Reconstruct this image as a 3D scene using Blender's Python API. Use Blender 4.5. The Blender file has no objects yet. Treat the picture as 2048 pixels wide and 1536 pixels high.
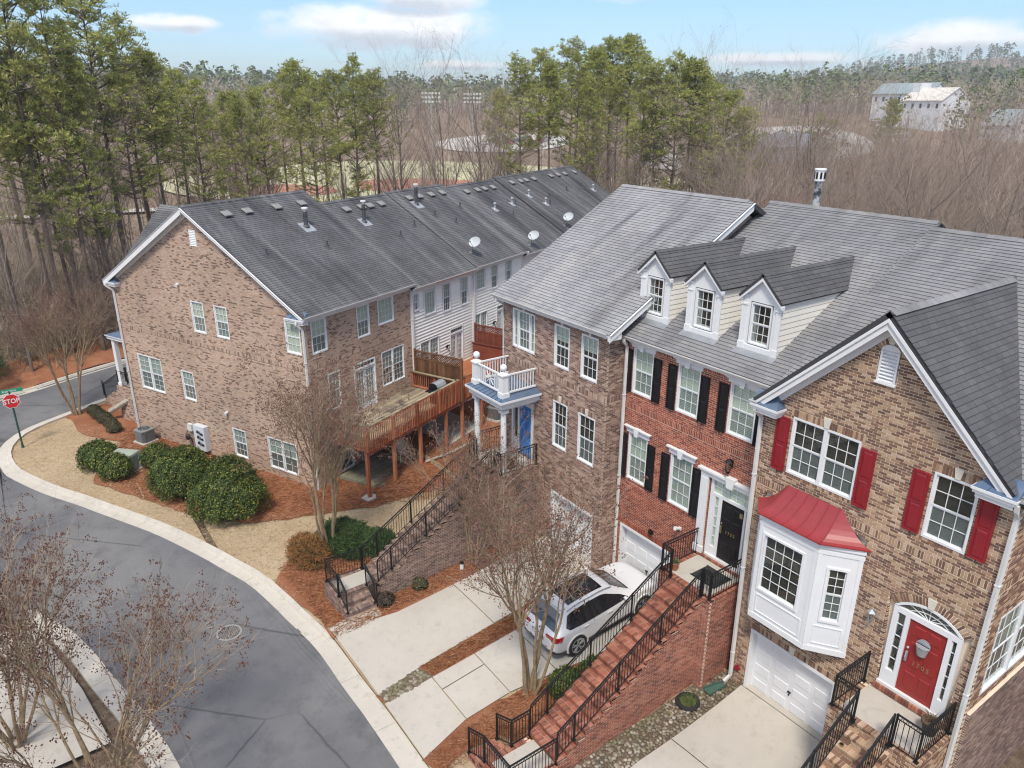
import bpy, math, random
import numpy as np
from mathutils import Matrix, Vector

scene = bpy.context.scene
COL = scene.collection
R = random.Random(11)
pi = math.pi

# ------------------------------------------------------------------ camera, sky, sun, exposure
CAM = (10.29, -15.94, 16.36)
cam_d = bpy.data.cameras.new('camera'); cam = bpy.data.objects.new('camera', cam_d); COL.objects.link(cam)
cam_d.sensor_width = 36.0; cam_d.lens = 26.163; cam_d.clip_start = 0.1; cam_d.clip_end = 9000
_pit, _rol, _az = math.radians(20.764), math.radians(0.300), math.radians(144.53)
_fw = Vector((math.cos(_az)*math.cos(_pit), math.sin(_az)*math.cos(_pit), -math.sin(_pit)))
_rt = Vector((math.sin(_az), -math.cos(_az), 0)); _up = _rt.cross(_fw)
_r2 = _rt*math.cos(_rol) + _up*math.sin(_rol); _u2 = -_rt*math.sin(_rol) + _up*math.cos(_rol)
cam.matrix_world = Matrix(((_r2.x, _u2.x, -_fw.x, CAM[0]), (_r2.y, _u2.y, -_fw.y, CAM[1]), (_r2.z, _u2.z, -_fw.z, CAM[2]), (0, 0, 0, 1)))
scene.camera = cam

SUN_AZ, SUN_EL = -46.0, 57.0        # degrees, direction towards the sun in world axes
SKY_STRENGTH = 0.105
vs = scene.view_settings
vs.view_transform = 'Standard'; vs.look = 'None'; vs.gamma = 1.0; vs.use_curve_mapping = False
vs.exposure = 0.60
scene.render.engine = 'CYCLES'
scene.cycles.use_denoising = True; scene.cycles.pixel_filter_type = 'BLACKMAN_HARRIS'; scene.cycles.filter_width = 1.15
scene.cycles.max_bounces = 6; scene.cycles.diffuse_bounces = 3; scene.cycles.glossy_bounces = 3
scene.cycles.transparent_max_bounces = 12; scene.cycles.volume_bounces = 0
sun_d = bpy.data.lights.new('sun', 'SUN'); sun = bpy.data.objects.new('sun', sun_d); COL.objects.link(sun)
sun_d.energy = 2.6; sun_d.angle = math.radians(11); sun_d.color = (1.0, 0.93, 0.82)
_s = Vector((math.cos(math.radians(SUN_AZ))*math.cos(math.radians(SUN_EL)), math.sin(math.radians(SUN_AZ))*math.cos(math.radians(SUN_EL)), math.sin(math.radians(SUN_EL))))
sun.rotation_euler = (-_s).to_track_quat('-Z', 'Y').to_euler(); sun.location = (0, -30, 60)

W = bpy.data.worlds.new('World'); scene.world = W; W.use_nodes = True
nt = W.node_tree; nt.nodes.clear()
def N(nt, t, **kw):
    n = nt.nodes.new(t)
    for k, v in kw.items():
        if k == 'ins':
            for kk, vv in v.items(): n.inputs[kk].default_value = vv
        else: setattr(n, k, v)
    return n
def LK(nt, a, b): nt.links.new(a, b)
def M_(nt, op, a, b=None, c=None, clamp=False):
    n = nt.nodes.new('ShaderNodeMath'); n.operation = op; n.use_clamp = clamp
    for i, x in enumerate((a, b, c)):
        if x is None: continue
        if isinstance(x, (int, float)): n.inputs[i].default_value = x
        else: nt.links.new(x, n.inputs[i])
    return n.outputs[0]
sky = N(nt, 'ShaderNodeTexSky', sky_type='NISHITA', sun_disc=False)
sky.sun_elevation = math.radians(SUN_EL); sky.sun_rotation = math.radians(90 - SUN_AZ)
sky.air_density = 1.15; sky.dust_density = 0.15; sky.ozone_density = 1.6
tc = N(nt, 'ShaderNodeTexCoord'); sp = N(nt, 'ShaderNodeSeparateXYZ'); LK(nt, tc.outputs['Generated'], sp.inputs[0])
X_, Y_, Z_ = sp.outputs
el = M_(nt, 'ARCSINE', Z_)                      # elevation of the view direction
az = M_(nt, 'ARCTAN2', Y_, X_)
# clouds as banks at their own bearings (degrees): azimuth, elevation, half width, half height
banks = [(153.9, 4.7, 8.8, 1.9), (151.0, 6.8, 5.0, 1.5), (134.0, 7.7, 11.0, 1.45), (115.5, 3.7, 5.6, 1.35), (125.9, 2.75, 5.8, 0.6), (166.9, 4.6, 3.2, 0.7),
         (147.7, 2.4, 4.2, 0.42), (178.0, 9.0, 8.0, 2.2), (98.0, 7.0, 9.0, 2.0), (80.0, 9.0, 11.0, 2.6), (-168.0, 7.5, 9.0, 2.2), (60, 6, 9, 2.0), (35, 8.5, 12, 2.5),
         (5, 7, 10, 2.3), (-25, 9, 11, 2.8), (-60, 7, 12, 2.2), (-95, 9, 12, 2.8), (-130, 7, 10, 2.4)]
nz = N(nt, 'ShaderNodeTexNoise', ins={'Scale': 9.0, 'Detail': 8.0, 'Roughness': 0.58})
mp = N(nt, 'ShaderNodeMapping'); mp.inputs['Scale'].default_value = (1, 1, 2.1); LK(nt, tc.outputs['Generated'], mp.inputs[0]); LK(nt, mp.outputs[0], nz.inputs['Vector'])
nz2 = N(nt, 'ShaderNodeTexNoise', ins={'Scale': 30.0, 'Detail': 5.0, 'Roughness': 0.6}); LK(nt, mp.outputs[0], nz2.inputs['Vector'])
wob = M_(nt, 'ADD', M_(nt, 'MULTIPLY', M_(nt, 'SUBTRACT', nz.outputs[0], 0.5), 2.6), M_(nt, 'MULTIPLY', M_(nt, 'SUBTRACT', nz2.outputs[0], 0.5), 1.1))
acc = None; acl = None
for a, e, w, h in banks:
    dx = M_(nt, 'DIVIDE', M_(nt, 'SUBTRACT', az, math.radians(a)), math.radians(w))
    dy = M_(nt, 'DIVIDE', M_(nt, 'SUBTRACT', el, math.radians(e)), math.radians(h))
    dlow = M_(nt, 'MULTIPLY', dy, 1.35)
    q = M_(nt, 'SUBTRACT', 1.0, M_(nt, 'ADD', M_(nt, 'MULTIPLY', dx, dx), M_(nt, 'MULTIPLY', dy, dy)))
    q = M_(nt, 'MAXIMUM', q, -2.0)
    acc = q if acc is None else M_(nt, 'MAXIMUM', acc, q)
    sh = M_(nt, 'MULTIPLY', M_(nt, 'MAXIMUM', q, 0.0), M_(nt, 'MULTIPLY', dlow, -1.0))
    acl = sh if acl is None else M_(nt, 'MAXIMUM', acl, sh)
# unseen high cloud above the frame, noise thickened to whiten the ambient light
hz = N(nt, 'ShaderNodeTexNoise', ins={'Scale': 2.6, 'Detail': 7.0, 'Roughness': 0.6}); LK(nt, tc.outputs['Generated'], hz.inputs['Vector'])
hi = M_(nt, 'MULTIPLY', M_(nt, 'MULTIPLY', M_(nt, 'SUBTRACT', hz.outputs[0], 0.40), 8.0), M_(nt, 'SMOOTH_MIN', M_(nt, 'MULTIPLY', M_(nt, 'SUBTRACT', el, 0.18), 6.0), 1.0, 0.2))
hi = M_(nt, 'SUBTRACT', hi, 0.25)
dens = M_(nt, 'MAXIMUM', M_(nt, 'ADD', acc, M_(nt, 'MULTIPLY', wob, 0.9)), hi)
cr = N(nt, 'ShaderNodeMapRange', interpolation_type='SMOOTHSTEP'); cr.inputs['From Min'].default_value = 0.05; cr.inputs['From Max'].default_value = 0.95
LK(nt, dens, cr.inputs['Value'])
cmask = M_(nt, 'MULTIPLY', cr.outputs[0], 0.93)
ccol = N(nt, 'ShaderNodeMix', data_type='RGBA'); ccol.inputs['A'].default_value = (8.6, 8.5, 8.4, 1); ccol.inputs['B'].default_value = (4.9, 5.2, 5.7, 1)
cb = M_(nt, 'ADD', M_(nt, 'MULTIPLY', acl, 2.4), M_(nt, 'MULTIPLY', M_(nt, 'SUBTRACT', nz2.outputs[0], 0.5), 1.6), None, True)
LK(nt, cb, ccol.inputs['Factor'])
# the low band of the sky whitens with distance
tint = N(nt, 'ShaderNodeMix', data_type='RGBA', blend_type='MULTIPLY'); tint.inputs['Factor'].default_value = 1.0
LK(nt, sky.outputs[0], tint.inputs['A']); tint.inputs['B'].default_value = (0.66, 0.85, 1.12, 1)
mixc = N(nt, 'ShaderNodeMix', data_type='RGBA'); LK(nt, cmask, mixc.inputs['Factor']); LK(nt, tint.outputs['Result'], mixc.inputs['A']); LK(nt, ccol.outputs['Result'], mixc.inputs['B'])
bg = N(nt, 'ShaderNodeBackground', ins={'Strength': SKY_STRENGTH}); LK(nt, mixc.outputs['Result'], bg.inputs['Color'])
wo = N(nt, 'ShaderNodeOutputWorld'); LK(nt, bg.outputs[0], wo.inputs['Surface'])

# ------------------------------------------------------------------ materials
def new_mat(name):
    m = bpy.data.materials.new(name); m.use_nodes = True
    t = m.node_tree; t.nodes.clear()
    o = N(t, 'ShaderNodeOutputMaterial'); b = N(t, 'ShaderNodeBsdfPrincipled'); LK(t, b.outputs[0], o.inputs[0])
    return m, t, b
def mixrgb(t, fac, a, b, mode='MIX'):
    n = N(t, 'ShaderNodeMix', data_type='RGBA', blend_type=mode)
    for i, x in (('Factor', fac), ('A', a), ('B', b)):
        if isinstance(x, (int, float)): n.inputs[i].default_value = x
        elif isinstance(x, tuple): n.inputs[i].default_value = (x[0], x[1], x[2], 1)
        else: LK(t, x, n.inputs[i])
    return n.outputs['Result']
def noise(t, vec, scale, detail=4, rough=.6, stretch=None):
    if stretch:
        mpn = N(t, 'ShaderNodeMapping'); mpn.inputs['Scale'].default_value = stretch; LK(t, vec, mpn.inputs[0]); vec = mpn.outputs[0]
    n = N(t, 'ShaderNodeTexNoise', ins={'Scale': scale, 'Detail': detail, 'Roughness': rough}); LK(t, vec, n.inputs['Vector'])
    return n.outputs[0]
def ramp(t, fac, stops, interp='LINEAR'):
    r = N(t, 'ShaderNodeValToRGB'); r.color_ramp.interpolation = interp
    el_ = r.color_ramp.elements
    while len(el_) < len(stops): el_.new(0.5)
    for e_, (p, c) in zip(el_, stops):
        e_.position = p; e_.color = (c[0], c[1], c[2], 1) if isinstance(c, tuple) else (c, c, c, 1)
    LK(t, fac, r.inputs[0]); return r.outputs[0]
def bump(t, b, h, strength=.3, dist=.02):
    n = N(t, 'ShaderNodeBump', ins={'Strength': strength, 'Distance': dist}); LK(t, h, n.inputs['Height']); LK(t, n.outputs[0], b.inputs['Normal'])
def mat_plain(name, c, rough=.5, c2=None, scale=3.0, bs=0.0, bscale=40, metal=0.0, spec=.5, coat=0.0, contrast=1.0):
    m, t, b = new_mat(name); v = N(t, 'ShaderNodeTexCoord').outputs['Object']
    c2 = c2 or tuple(x*.82 for x in c)
    f = ramp(t, noise(t, v, scale, 5), [(.5-.2/contrast, 0.0), (.5+.2/contrast, 1.0)])
    LK(t, mixrgb(t, f, c2, c), b.inputs['Base Color'])
    b.inputs['Roughness'].default_value = rough; b.inputs['Metallic'].default_value = metal
    b.inputs['Specular IOR Level'].default_value = spec; b.inputs['Coat Weight'].default_value = coat
    if bs: bump(t, b, noise(t, v, bscale, 6), bs, .01)
    return m
def mat_pieces(name, cols, rough=.85, dirt=(.75, 1.08), dscale=.35, streak=None, fine=30, bs=.4, streak_rng=(.35, .65), grain=.25, transl=0):
    """one palette, two materials: colour picked per face attribute 'rnd' (joined pieces) or per object (single pieces)"""
    out = []
    for mode in ('attr', 'obj'):
        m, t, b = new_mat(name + ('' if mode == 'attr' else ' single'))
        geo = N(t, 'ShaderNodeNewGeometry')
        if mode == 'attr':
            a = N(t, 'ShaderNodeAttribute', attribute_name='rnd'); f = a.outputs['Fac']
        else:
            f = N(t, 'ShaderNodeObjectInfo').outputs['Random']
        stops = []; n = len(cols)
        for i, c in enumerate(cols): stops.append((i/n, c))
        base = ramp(t, f, stops, 'CONSTANT')
        pos = geo.outputs['Position']
        d = ramp(t, noise(t, pos, dscale, 4), [(.3, dirt[0]), (.7, dirt[1])])
        c = mixrgb(t, 1.0, base, d, 'MULTIPLY')
        g = ramp(t, noise(t, pos, fine, 5, .7), [(.25, 1-grain), (.75, 1+grain*.6)])
        c = mixrgb(t, 1.0, c, g, 'MULTIPLY')
        if streak:       # weathering runs: (colour, stretch vector, scale, amount)
            for sc_, st_, ss_, amt in streak:
                q = ramp(t, noise(t, pos, ss_, 5, .6, st_), [(streak_rng[0], 0.0), (streak_rng[1], 1.0)])
                qq = M_(t, 'MULTIPLY', q, amt)
                c = mixrgb(t, qq, c, sc_)
        LK(t, c, b.inputs['Base Color']); b.inputs['Roughness'].default_value = rough
        b.inputs['Specular IOR Level'].default_value = .25
        if bs: bump(t, b, noise(t, pos, fine*2.2, 4, .7), bs, .006)
        if transl:
            tl_ = N(t, 'ShaderNodeBsdfTranslucent'); LK(t, c, tl_.inputs[0]); mx_ = N(t, 'ShaderNodeMixShader'); mx_.inputs[0].default_value = transl; o_ = next(n for n in t.nodes if n.type == 'OUTPUT_MATERIAL')
            LK(t, b.outputs[0], mx_.inputs[1]); LK(t, tl_.outputs[0], mx_.inputs[2]); LK(t, mx_.outputs[0], o_.inputs[0])
        out.append(m)
    return out

# ------------------------------------------------------------------ mesh building
class MB:
    def __init__(s): s.v = []; s.f = []; s.m = []; s.c = []
    def quadbox(s, p, m=0, c=.5, faces=None):
        """p: 8 corners, bottom ring then top ring"""
        k = len(s.v); s.v += [tuple(q) for q in p]
        F = [(0, 3, 2, 1), (4, 5, 6, 7), (0, 1, 5, 4), (1, 2, 6, 5), (2, 3, 7, 6), (3, 0, 4, 7)]
        for i, f in enumerate(F):
            if faces and i not in faces: continue
            s.f.append(tuple(k+j for j in f)); s.m.append(m); s.c.append(c)
    def box(s, x0, x1, y0, y1, z0, z1, m=0, c=.5):
        s.quadbox([(x0, y0, z0), (x1, y0, z0), (x1, y1, z0), (x0, y1, z0), (x0, y0, z1), (x1, y0, z1), (x1, y1, z1), (x0, y1, z1)], m, c)
    def poly(s, pts, m=0, c=.5):
        k = len(s.v); s.v += [tuple(q) for q in pts]; s.f.append(tuple(range(k, k+len(pts)))); s.m.append(m); s.c.append(c)
    def prism(s, a, b, m=0, c=.5):
        """solid between two matching rings of points"""
        k = len(s.v); n = len(a); s.v += [tuple(q) for q in a] + [tuple(q) for q in b]
        fs = [tuple(range(k+n-1, k-1, -1)), tuple(range(k+n, k+2*n))] + [(k+i, k+(i+1) % n, k+n+(i+1) % n, k+n+i) for i in range(n)]
        for f in fs: s.f.append(f); s.m.append(m); s.c.append(c)
    def bar(s, p, q, w, h=None, up=(0, 0, 1), m=0, c=.5):
        """rectangular bar from p to q, w wide and h high"""
        h = h or w; p = Vector(p); q = Vector(q); d = (q-p).normalized(); u = Vector(up)
        sd = d.cross(u)
        if sd.length < 1e-4: sd = d.cross(Vector((1, 0, 0)))
        sd.normalize(); u2 = sd.cross(d).normalized()
        a = [p-sd*w/2-u2*h/2, p+sd*w/2-u2*h/2, p+sd*w/2+u2*h/2, p-sd*w/2+u2*h/2]
        s.prism(a, [x+(q-p) for x in a], m, c)
    def tube(s, pts, rs, n=6, m=0, c=.5, caps=True):
        pts = [Vector(p) for p in pts]; k = len(s.v)
        if isinstance(rs, (int, float)): rs = [rs]*len(pts)
        prev = None
        for i, p in enumerate(pts):
            d = (pts[min(i+1, len(pts)-1)]-pts[max(i-1, 0)])
            if d.length < 1e-9: d = Vector((0, 0, 1))
            d.normalize()
            if prev is None:
                u = d.cross(Vector((0, 0, 1)))
                if u.length < .05: u = d.cross(Vector((1, 0, 0)))
            else: u = prev - d*prev.dot(d)
            if u.length < 1e-6: u = d.orthogonal()
            u.normalize(); prev = u; w = d.cross(u)
            for j in range(n):
                a = 2*pi*j/n; q = p + (u*math.cos(a)+w*math.sin(a))*rs[i]; s.v.append((q.x, q.y, q.z))
        for i in range(len(pts)-1):
            for j in range(n):
                a = k+i*n+j; b = k+i*n+(j+1) % n
                s.f.append((a, b, b+n, a+n)); s.m.append(m); s.c.append(c)
        if caps:
            s.f.append(tuple(k+n-1-j for j in range(n))); s.m.append(m); s.c.append(c)
            e = k+(len(pts)-1)*n; s.f.append(tuple(e+j for j in range(n))); s.m.append(m); s.c.append(c)
    def cyl(s, c0, r, h, n=16, m=0, c=.5, r2=None):
        s.tube([c0, (c0[0], c0[1], c0[2]+h)], [r, r if r2 is None else r2], n, m, c)
    def sphere(s, c0, r, nu=12, nv=7, m=0, sq=(1, 1, 1), c=.5, jit=0, rr=None):
        k = len(s.v); rr = rr or R
        s.v.append((c0[0], c0[1], c0[2]+r*sq[2]))
        for i in range(1, nv):
            t_ = pi*i/nv
            for j in range(nu):
                a = 2*pi*j/nu; q = r*(1+(rr.uniform(-jit, jit) if jit else 0))
                s.v.append((c0[0]+q*math.sin(t_)*math.cos(a)*sq[0], c0[1]+q*math.sin(t_)*math.sin(a)*sq[1], c0[2]+q*math.cos(t_)*sq[2]))
        s.v.append((c0[0], c0[1], c0[2]-r*sq[2]))
        for j in range(nu): s.f.append((k, k+1+j, k+1+(j+1) % nu)); s.m.append(m); s.c.append(c)
        for i in range(nv-2):
            for j in range(nu):
                a = k+1+i*nu+j; b = k+1+i*nu+(j+1) % nu; s.f.append((a, a+nu, b+nu, b)); s.m.append(m); s.c.append(c)
        e = len(s.v)-1; q0 = k+1+(nv-2)*nu
        for j in range(nu): s.f.append((q0+j, e, q0+(j+1) % nu)); s.m.append(m); s.c.append(c)
    def mesh(s, name, mats, smooth=False, rnd=False):
        me = bpy.data.meshes.new(name)
        me.from_pydata(s.v, [], s.f)
        for mt in (mats if isinstance(mats, (list, tuple)) else [mats]): me.materials.append(mt)
        if isinstance(mats, (list, tuple)) and len(mats) > 1: me.polygons.foreach_set('material_index', np.array(s.m, dtype=np.int32))
        if rnd:
            at = me.attributes.new('rnd', 'FLOAT', 'FACE'); at.data.foreach_set('value', np.array(s.c, dtype=np.float32))
        if smooth: me.polygons.foreach_set('use_smooth', np.ones(len(s.f), dtype=bool))
        me.update(); return me
    def build(s, name, mats, parent=None, frame=None, smooth=False, rnd=False, **kw):
        return link(bpy.data.objects.new(name, s.mesh(name, mats, smooth, rnd)), parent, frame, **kw)
def link(o, parent=None, frame=None, basis=None, label=None, cat=None, group=None, kind=None):
    COL.objects.link(o)
    fr = frame if frame is not None else Matrix.Identity(4)
    if parent is not None:
        o.parent = parent; o.matrix_parent_inverse = PINV[parent.name] @ fr
        if basis is not None: o.matrix_basis = basis
    else:
        o.matrix_basis = fr @ (basis if basis is not None else Matrix.Identity(4))
        PW[o.name] = o.matrix_basis.copy()
    w = (PW[parent.name] @ o.matrix_parent_inverse @ o.matrix_basis) if parent is not None else o.matrix_basis
    PW[o.name] = w.copy(); PINV[o.name] = w.inverted()
    if label: o['label'] = label
    if cat: o['category'] = cat
    if group: o['group'] = group
    if kind: o['kind'] = kind
    return o
PINV = {}; PW = {}
def thing(name, loc, label, cat, group=None, rz=0.0):
    o = bpy.data.objects.new(name, None); o.empty_display_size = .3
    return link(o, None, None, Matrix.Translation(loc) @ Matrix.Rotation(rz, 4, 'Z'), label, cat, group)
def kids(o): return [c for c in COL.objects if c.parent == o]
def copy_tree(root, world, label, group=None):
    """copy a thing, its parts and sub-parts; world = the new matrix of the root"""
    def cp(o, par):
        c = o.copy(); COL.objects.link(c)
        if par is not None: c.parent = par; c.matrix_parent_inverse = o.matrix_parent_inverse.copy()
        for k in CH.get(o.name, []): cp(k, c)
        return c
    c = cp(root, None); c.matrix_basis = world; c['label'] = label
    if group: c['group'] = group
    return c
CH = {}
def index_children():
    CH.clear()
    for o in COL.objects:
        if o.parent is not None: CH.setdefault(o.parent.name, []).append(o)

class Plane:
    """a wall or roof plane: u along, v up, n outward"""
    def __init__(s, o, U, V, frame=None):
        s.o = Vector(o); s.U = Vector(U).normalized(); s.V = Vector(V).normalized(); s.N = s.U.cross(s.V); s.frame = frame
    def p(s, u, v, d=0): return s.o + s.U*u + s.V*v + s.N*d
    def box(s, mb, u0, u1, v0, v1, d0, d1, m=0, c=.5, tip=None):
        t_ = d1 if tip is None else tip
        mb.quadbox([s.p(u0, v0, d0), s.p(u1, v0, d0), s.p(u1, v1, d0), s.p(u0, v1, d0), s.p(u0, v0, d1), s.p(u1, v0, d1), s.p(u1, v1, t_), s.p(u0, v1, t_)], m, c)
    def prism(s, mb, poly, d0, d1, m=0, c=.5):
        mb.prism([s.p(u, v, d0) for u, v in poly], [s.p(u, v, d1) for u, v in poly], m, c)
    def mat(s, u, v, d, su, sv, sd):
        c = s.p(u, v, d)
        return Matrix(((s.U.x*su, s.V.x*sv, s.N.x*sd, c.x), (s.U.y*su, s.V.y*sv, s.N.y*sd, c.y), (s.U.z*su, s.V.z*sv, s.N.z*sd, c.z), (0, 0, 0, 1)))
def cuts(poly, v):
    xs = []
    n = len(poly)
    for i in range(n):
        (x0, y0), (x1, y1) = poly[i], poly[(i+1) % n]
        if (y0 <= v) != (y1 <= v): xs.append(x0+(x1-x0)*(v-y0)/(y1-y0))
    xs.sort(); return list(zip(xs[::2], xs[1::2]))
def minus(ints, a, b):
    out = []
    for x0, x1 in ints:
        if b <= x0 or a >= x1: out.append((x0, x1)); continue
        if a > x0: out.append((x0, a))
        if b < x1: out.append((b, x1))
    return out
def rect(u0, u1, v0, v1): return [(u0, v0), (u1, v0), (u1, v1), (u0, v1)]

_unit = {}
def unit_mesh(kind, name, mat):
    k = (kind, mat.name)
    if k not in _unit:
        mb = MB()
        if kind == 'box': mb.box(-.5, .5, -.5, .5, 0, 1)
        else:   # wedge: thin at its upper edge
            mb.quadbox([(-.5, -.5, 0), (.5, -.5, 0), (.5, .5, 0), (-.5, .5, 0), (-.5, -.5, 1), (.5, -.5, 1), (.5, .5, .25), (-.5, .5, .25)])
        _unit[k] = mb.mesh(name, mat)
    return _unit[k]
class Pieces:
    """bricks, shingles, boards: the ones that show largest become objects, the rest one part of kind stuff"""
    def __init__(s, root, name, rest, mats, nobj=300, shape='box'):
        s.root = root; s.name = name; s.rest = rest; s.mats = mats; s.n = nobj; s.shape = shape; s.L = []
    def add(s, pl, u0, u1, v0, v1, d0, d1, c=None):
        if u1-u0 < .012: return
        s.L.append((pl, u0, u1, v0, v1, d0, d1, R.random() if c is None else c))
    def done(s):
        cp = Vector(CAM); key = []
        for i, q in enumerate(s.L):
            pl = q[0]; c = pl.p((q[1]+q[2])/2, (q[3]+q[4])/2, q[6]); nn = pl.N
            if pl.frame is not None: c = pl.frame @ c; nn = pl.frame.to_3x3() @ nn
            d = cp-c; r = d.length; a = (q[2]-q[1])*(q[4]-q[3])*max(0.02, abs(nn.dot(d/r)))/(r*r)
            inv = 0 if in_view(c) else 1
            key.append((inv, -a, i))
        key.sort(); single = set(k[2] for k in key[:s.n] if k[0] == 0)
        mb = MB(); me = unit_mesh(s.shape, s.name, s.mats[1]); frames = {}
        for i, q in enumerate(s.L):
            pl, u0, u1, v0, v1, d0, d1, c = q
            if i in single:
                o = bpy.data.objects.new(s.name, me)
                link(o, s.root, pl.frame, pl.mat((u0+u1)/2, (v0+v1)/2, d0, u1-u0, v1-v0, d1-d0))
            else:
                m = frames.setdefault(id(pl.frame), (MB(), pl.frame))[0]
                pl.box(m, u0, u1, v0, v1, d0, d1, 0, c, tip=(d0+(d1-d0)*.25) if s.shape == 'wedge' else None)
        for m, fr in frames.values():
            if m.f: m.build(s.rest, s.mats[0], s.root, fr, rnd=True, kind='stuff')
def to_px(c):
    d = Vector(c)-Vector(CAM); z = d.dot(_fw)
    if z <= .1: return None
    return (512+744.2*d.dot(_r2)/z, 384-744.2*d.dot(_u2)/z)
def in_view(c, m=6):
    q = to_px(c)
    return q is not None and -m < q[0] < 1024+m and -m < q[1] < 768+m

def lay_bricks(bag, mortar, pl, outline, holes=(), bands=(), dash=None, phase=0.0, depth=.09, vmin=None, vmax=None, bl=.203, bh=.0677, joint=.017):
    """running bond; bands: (v0, v1) rows of bricks on end; mortar: MB for the joints"""
    vs_ = [p[1] for p in outline]; v = min(vs_) if vmin is None else vmin; top = max(vs_) if vmax is None else vmax
    row = 0
    while v < top-.02:
        h = bh; sold = False
        for b0, b1 in bands:
            if abs(v-b0) < bh*.5: h = b1-b0; sold = True; v = b0
            elif v < b0 < v+h: h = max(.03, b0-v)
        mid = v+h/2
        ints = cuts(outline, mid)
        for hh in holes:
            for a, b in cuts(hh, mid): ints = minus(ints, a, b)
        pitch = .0677 if sold else bl
        for a, b in ints:
            if b-a < .03: continue
            pl.box(mortar, a+.004, b-.004, v, v+h, -depth+.002, -.007)
            off = 0 if (row % 2 == 0 or sold) else pitch/2
            k = math.floor((a-phase-off)/pitch)
            u = phase+off+k*pitch
            while u < b:
                x0 = max(u+joint/2, a); x1 = min(u+pitch-joint/2, b)
                if x1-x0 > .02:
                    c = R.random()
                    if dash and row % 2 and int(c*dash[0]) in dash[1] and R.random() < .75: c = (c*7.13) % .39
                    bag.add(pl, x0, x1, v+joint/2, v+h-joint/2, -depth, R.uniform(-.001, .0025), c)
                u += pitch
        v += h; row += 1
def soldiers(bag, mortar, pl, u0, u1, v0, v1, depth=.09, fan=0.0):
    pl.box(mortar, u0, u1, v0, v1, -depth+.002, -.007)
    n = max(1, round((u1-u0)/.0677)); w = (u1-u0)/n
    for i in range(n): bag.add(pl, u0+i*w+.005, u0+(i+1)*w-.005, v0+.005, v1-.005, -depth, R.uniform(0, .003))
def lay_shingles(bag, pl, outline, holes=(), exp=.142, tab=.305, t=.012, sd=0):
    rr = random.Random(sd); vs_ = [p[1] for p in outline]; v = min(vs_); top = max(vs_)
    while v < top-.01:
        mid = v+exp/2; ints = cuts(outline, min(mid, top-.005))
        for hh in holes:
            for a, b in cuts(hh, mid): ints = minus(ints, a, b)
        off = rr.random()*tab
        for a, b in ints:
            u = math.floor((a-off)/tab)*tab+off
            while u < b:
                x0 = max(u+.003, a); x1 = min(u+tab-.003, b)
                if x1-x0 > .03: bag.add(pl, x0, x1, v, min(v+exp-.016, top+.02), .004, .004+t*rr.uniform(.85, 1.15))  # short tabs bare dark felt, drawing the shadow line of each course
                u += tab
        v += exp
# ------------------------------------------------------------------ the left row's own frame and the lie of the land
DA = math.radians(23.586); LO = Vector((-20.43, -5.21, 0)); LF = Matrix.Translation(LO) @ Matrix.Rotation(DA, 4, 'Z')
def fromL(b, a, z=0): return LF @ Vector((b, a, z))
def toL(x, y): v = LF.inverted() @ Vector((x, y, 0)); return v.x, v.y
ctl = [(-40, -9, -1), (-3.9, -9, -1.0), (-7.9, -9.2, -1.0), (-11.2, -9.65, -1.0), (-14.0, -10.0, -1.0), (-17, -10.7, -1.0), (-20.2, -12.0, -1.0), (-24.6, -14.2, -1.0), (-28.9, -16.5, -1.0), (-32.2, -17.6, -1.0),
       (-15.1, -9.5, -.88), (-20.6, -11.5, -.88), (-25.5, -14.0, -.9), (-30.1, -16.2, -.92), (-33, -16.9, -.95), (-36.6, -15.0, -.98), (2, -9.4, -1.0), (6, -9.6, -1.0),
       (-8.2, 0, .20), (-9.7, 0, .17), (-7.1, .1, .13), (-8.3, -4.5, -.40), (-8.3, -8.3, -.86), (-5.2, .8, .0), (-4.0, .6, -.04), (-5.0, -3, -.33), (-5.0, -6, -.62), (-5, -8.4, -.9), (-2.8, -4, -.5), (-2.6, -8, -.85),
       (-1.1, -.6, -.34), (-1.1, -3, -.55), (-.6, -5.5, -.78), (0, 0, -.02), (1.3, 0, -.02), (2.6, 0, -.02), (0, -4.4, -.38), (2.5, -4.4, -.38), (0, -8, -.86), (3, -8, -.86), (5, 0, -.05), (6.5, 0, -.1), (8, -4, -.4),
       (-10.3, -4, -.40), (-10.3, -8, -.72), (-11.2, -8.9, -.80), (-13, -5, -.60), (-13, 0, -.45), (-15.1, -7, -.78), (-17.5, -4.1, -.68), (-18.6, -2.2, -.63), (-19.4, .2, -.60), (-20.5, 2.2, -.60), (-22.5, 5, -.6), (-24, 9, -.6), (-13, 6, -.5), (-13, 12, -.6),
       (-20.4, -5.4, -.98), (-26, -8, -1.12), (-33.0, -10.8, -1.28), (-29, -12.5, -1.05), (-24, -10.6, -1.02), (-35.5, -12, -1.1)]
for a_ in (-8, 0, 10, 20, 35): ctl += [(*fromL(-19.5, a_)[:2], -1.0), (*fromL(-25.5, a_)[:2], -1.0), (*fromL(-15, a_+1)[:2], -1.2), (*fromL(-28, a_)[:2], -.6), (*fromL(-33, a_)[:2], .4), (*fromL(-42, a_)[:2], 1.6)]
for p_ in ((-16, -16.7), (-8, -15.2), (0, -14.5), (-24, -20), (-34, -24), (-12, -12), (-20, -15.5), (6, -13)): ctl.append((*p_, -1.0))
for p_ in ((-18, -21), (-10, -19), (-26, -27), (0, -20)): ctl.append((*p_, -.8))
for p_ in ((-60, -60), (-90, -20), (-80, 30), (-40, 60), (0, 60), (40, 40), (50, 0), (30, -40), (-20, -60), (0, 30), (-30, 40), (20, 20)): ctl.append((*p_, -1.5 if p_[0] > -50 else 1.0))
CT = np.array(ctl); _n = len(CT)
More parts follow.
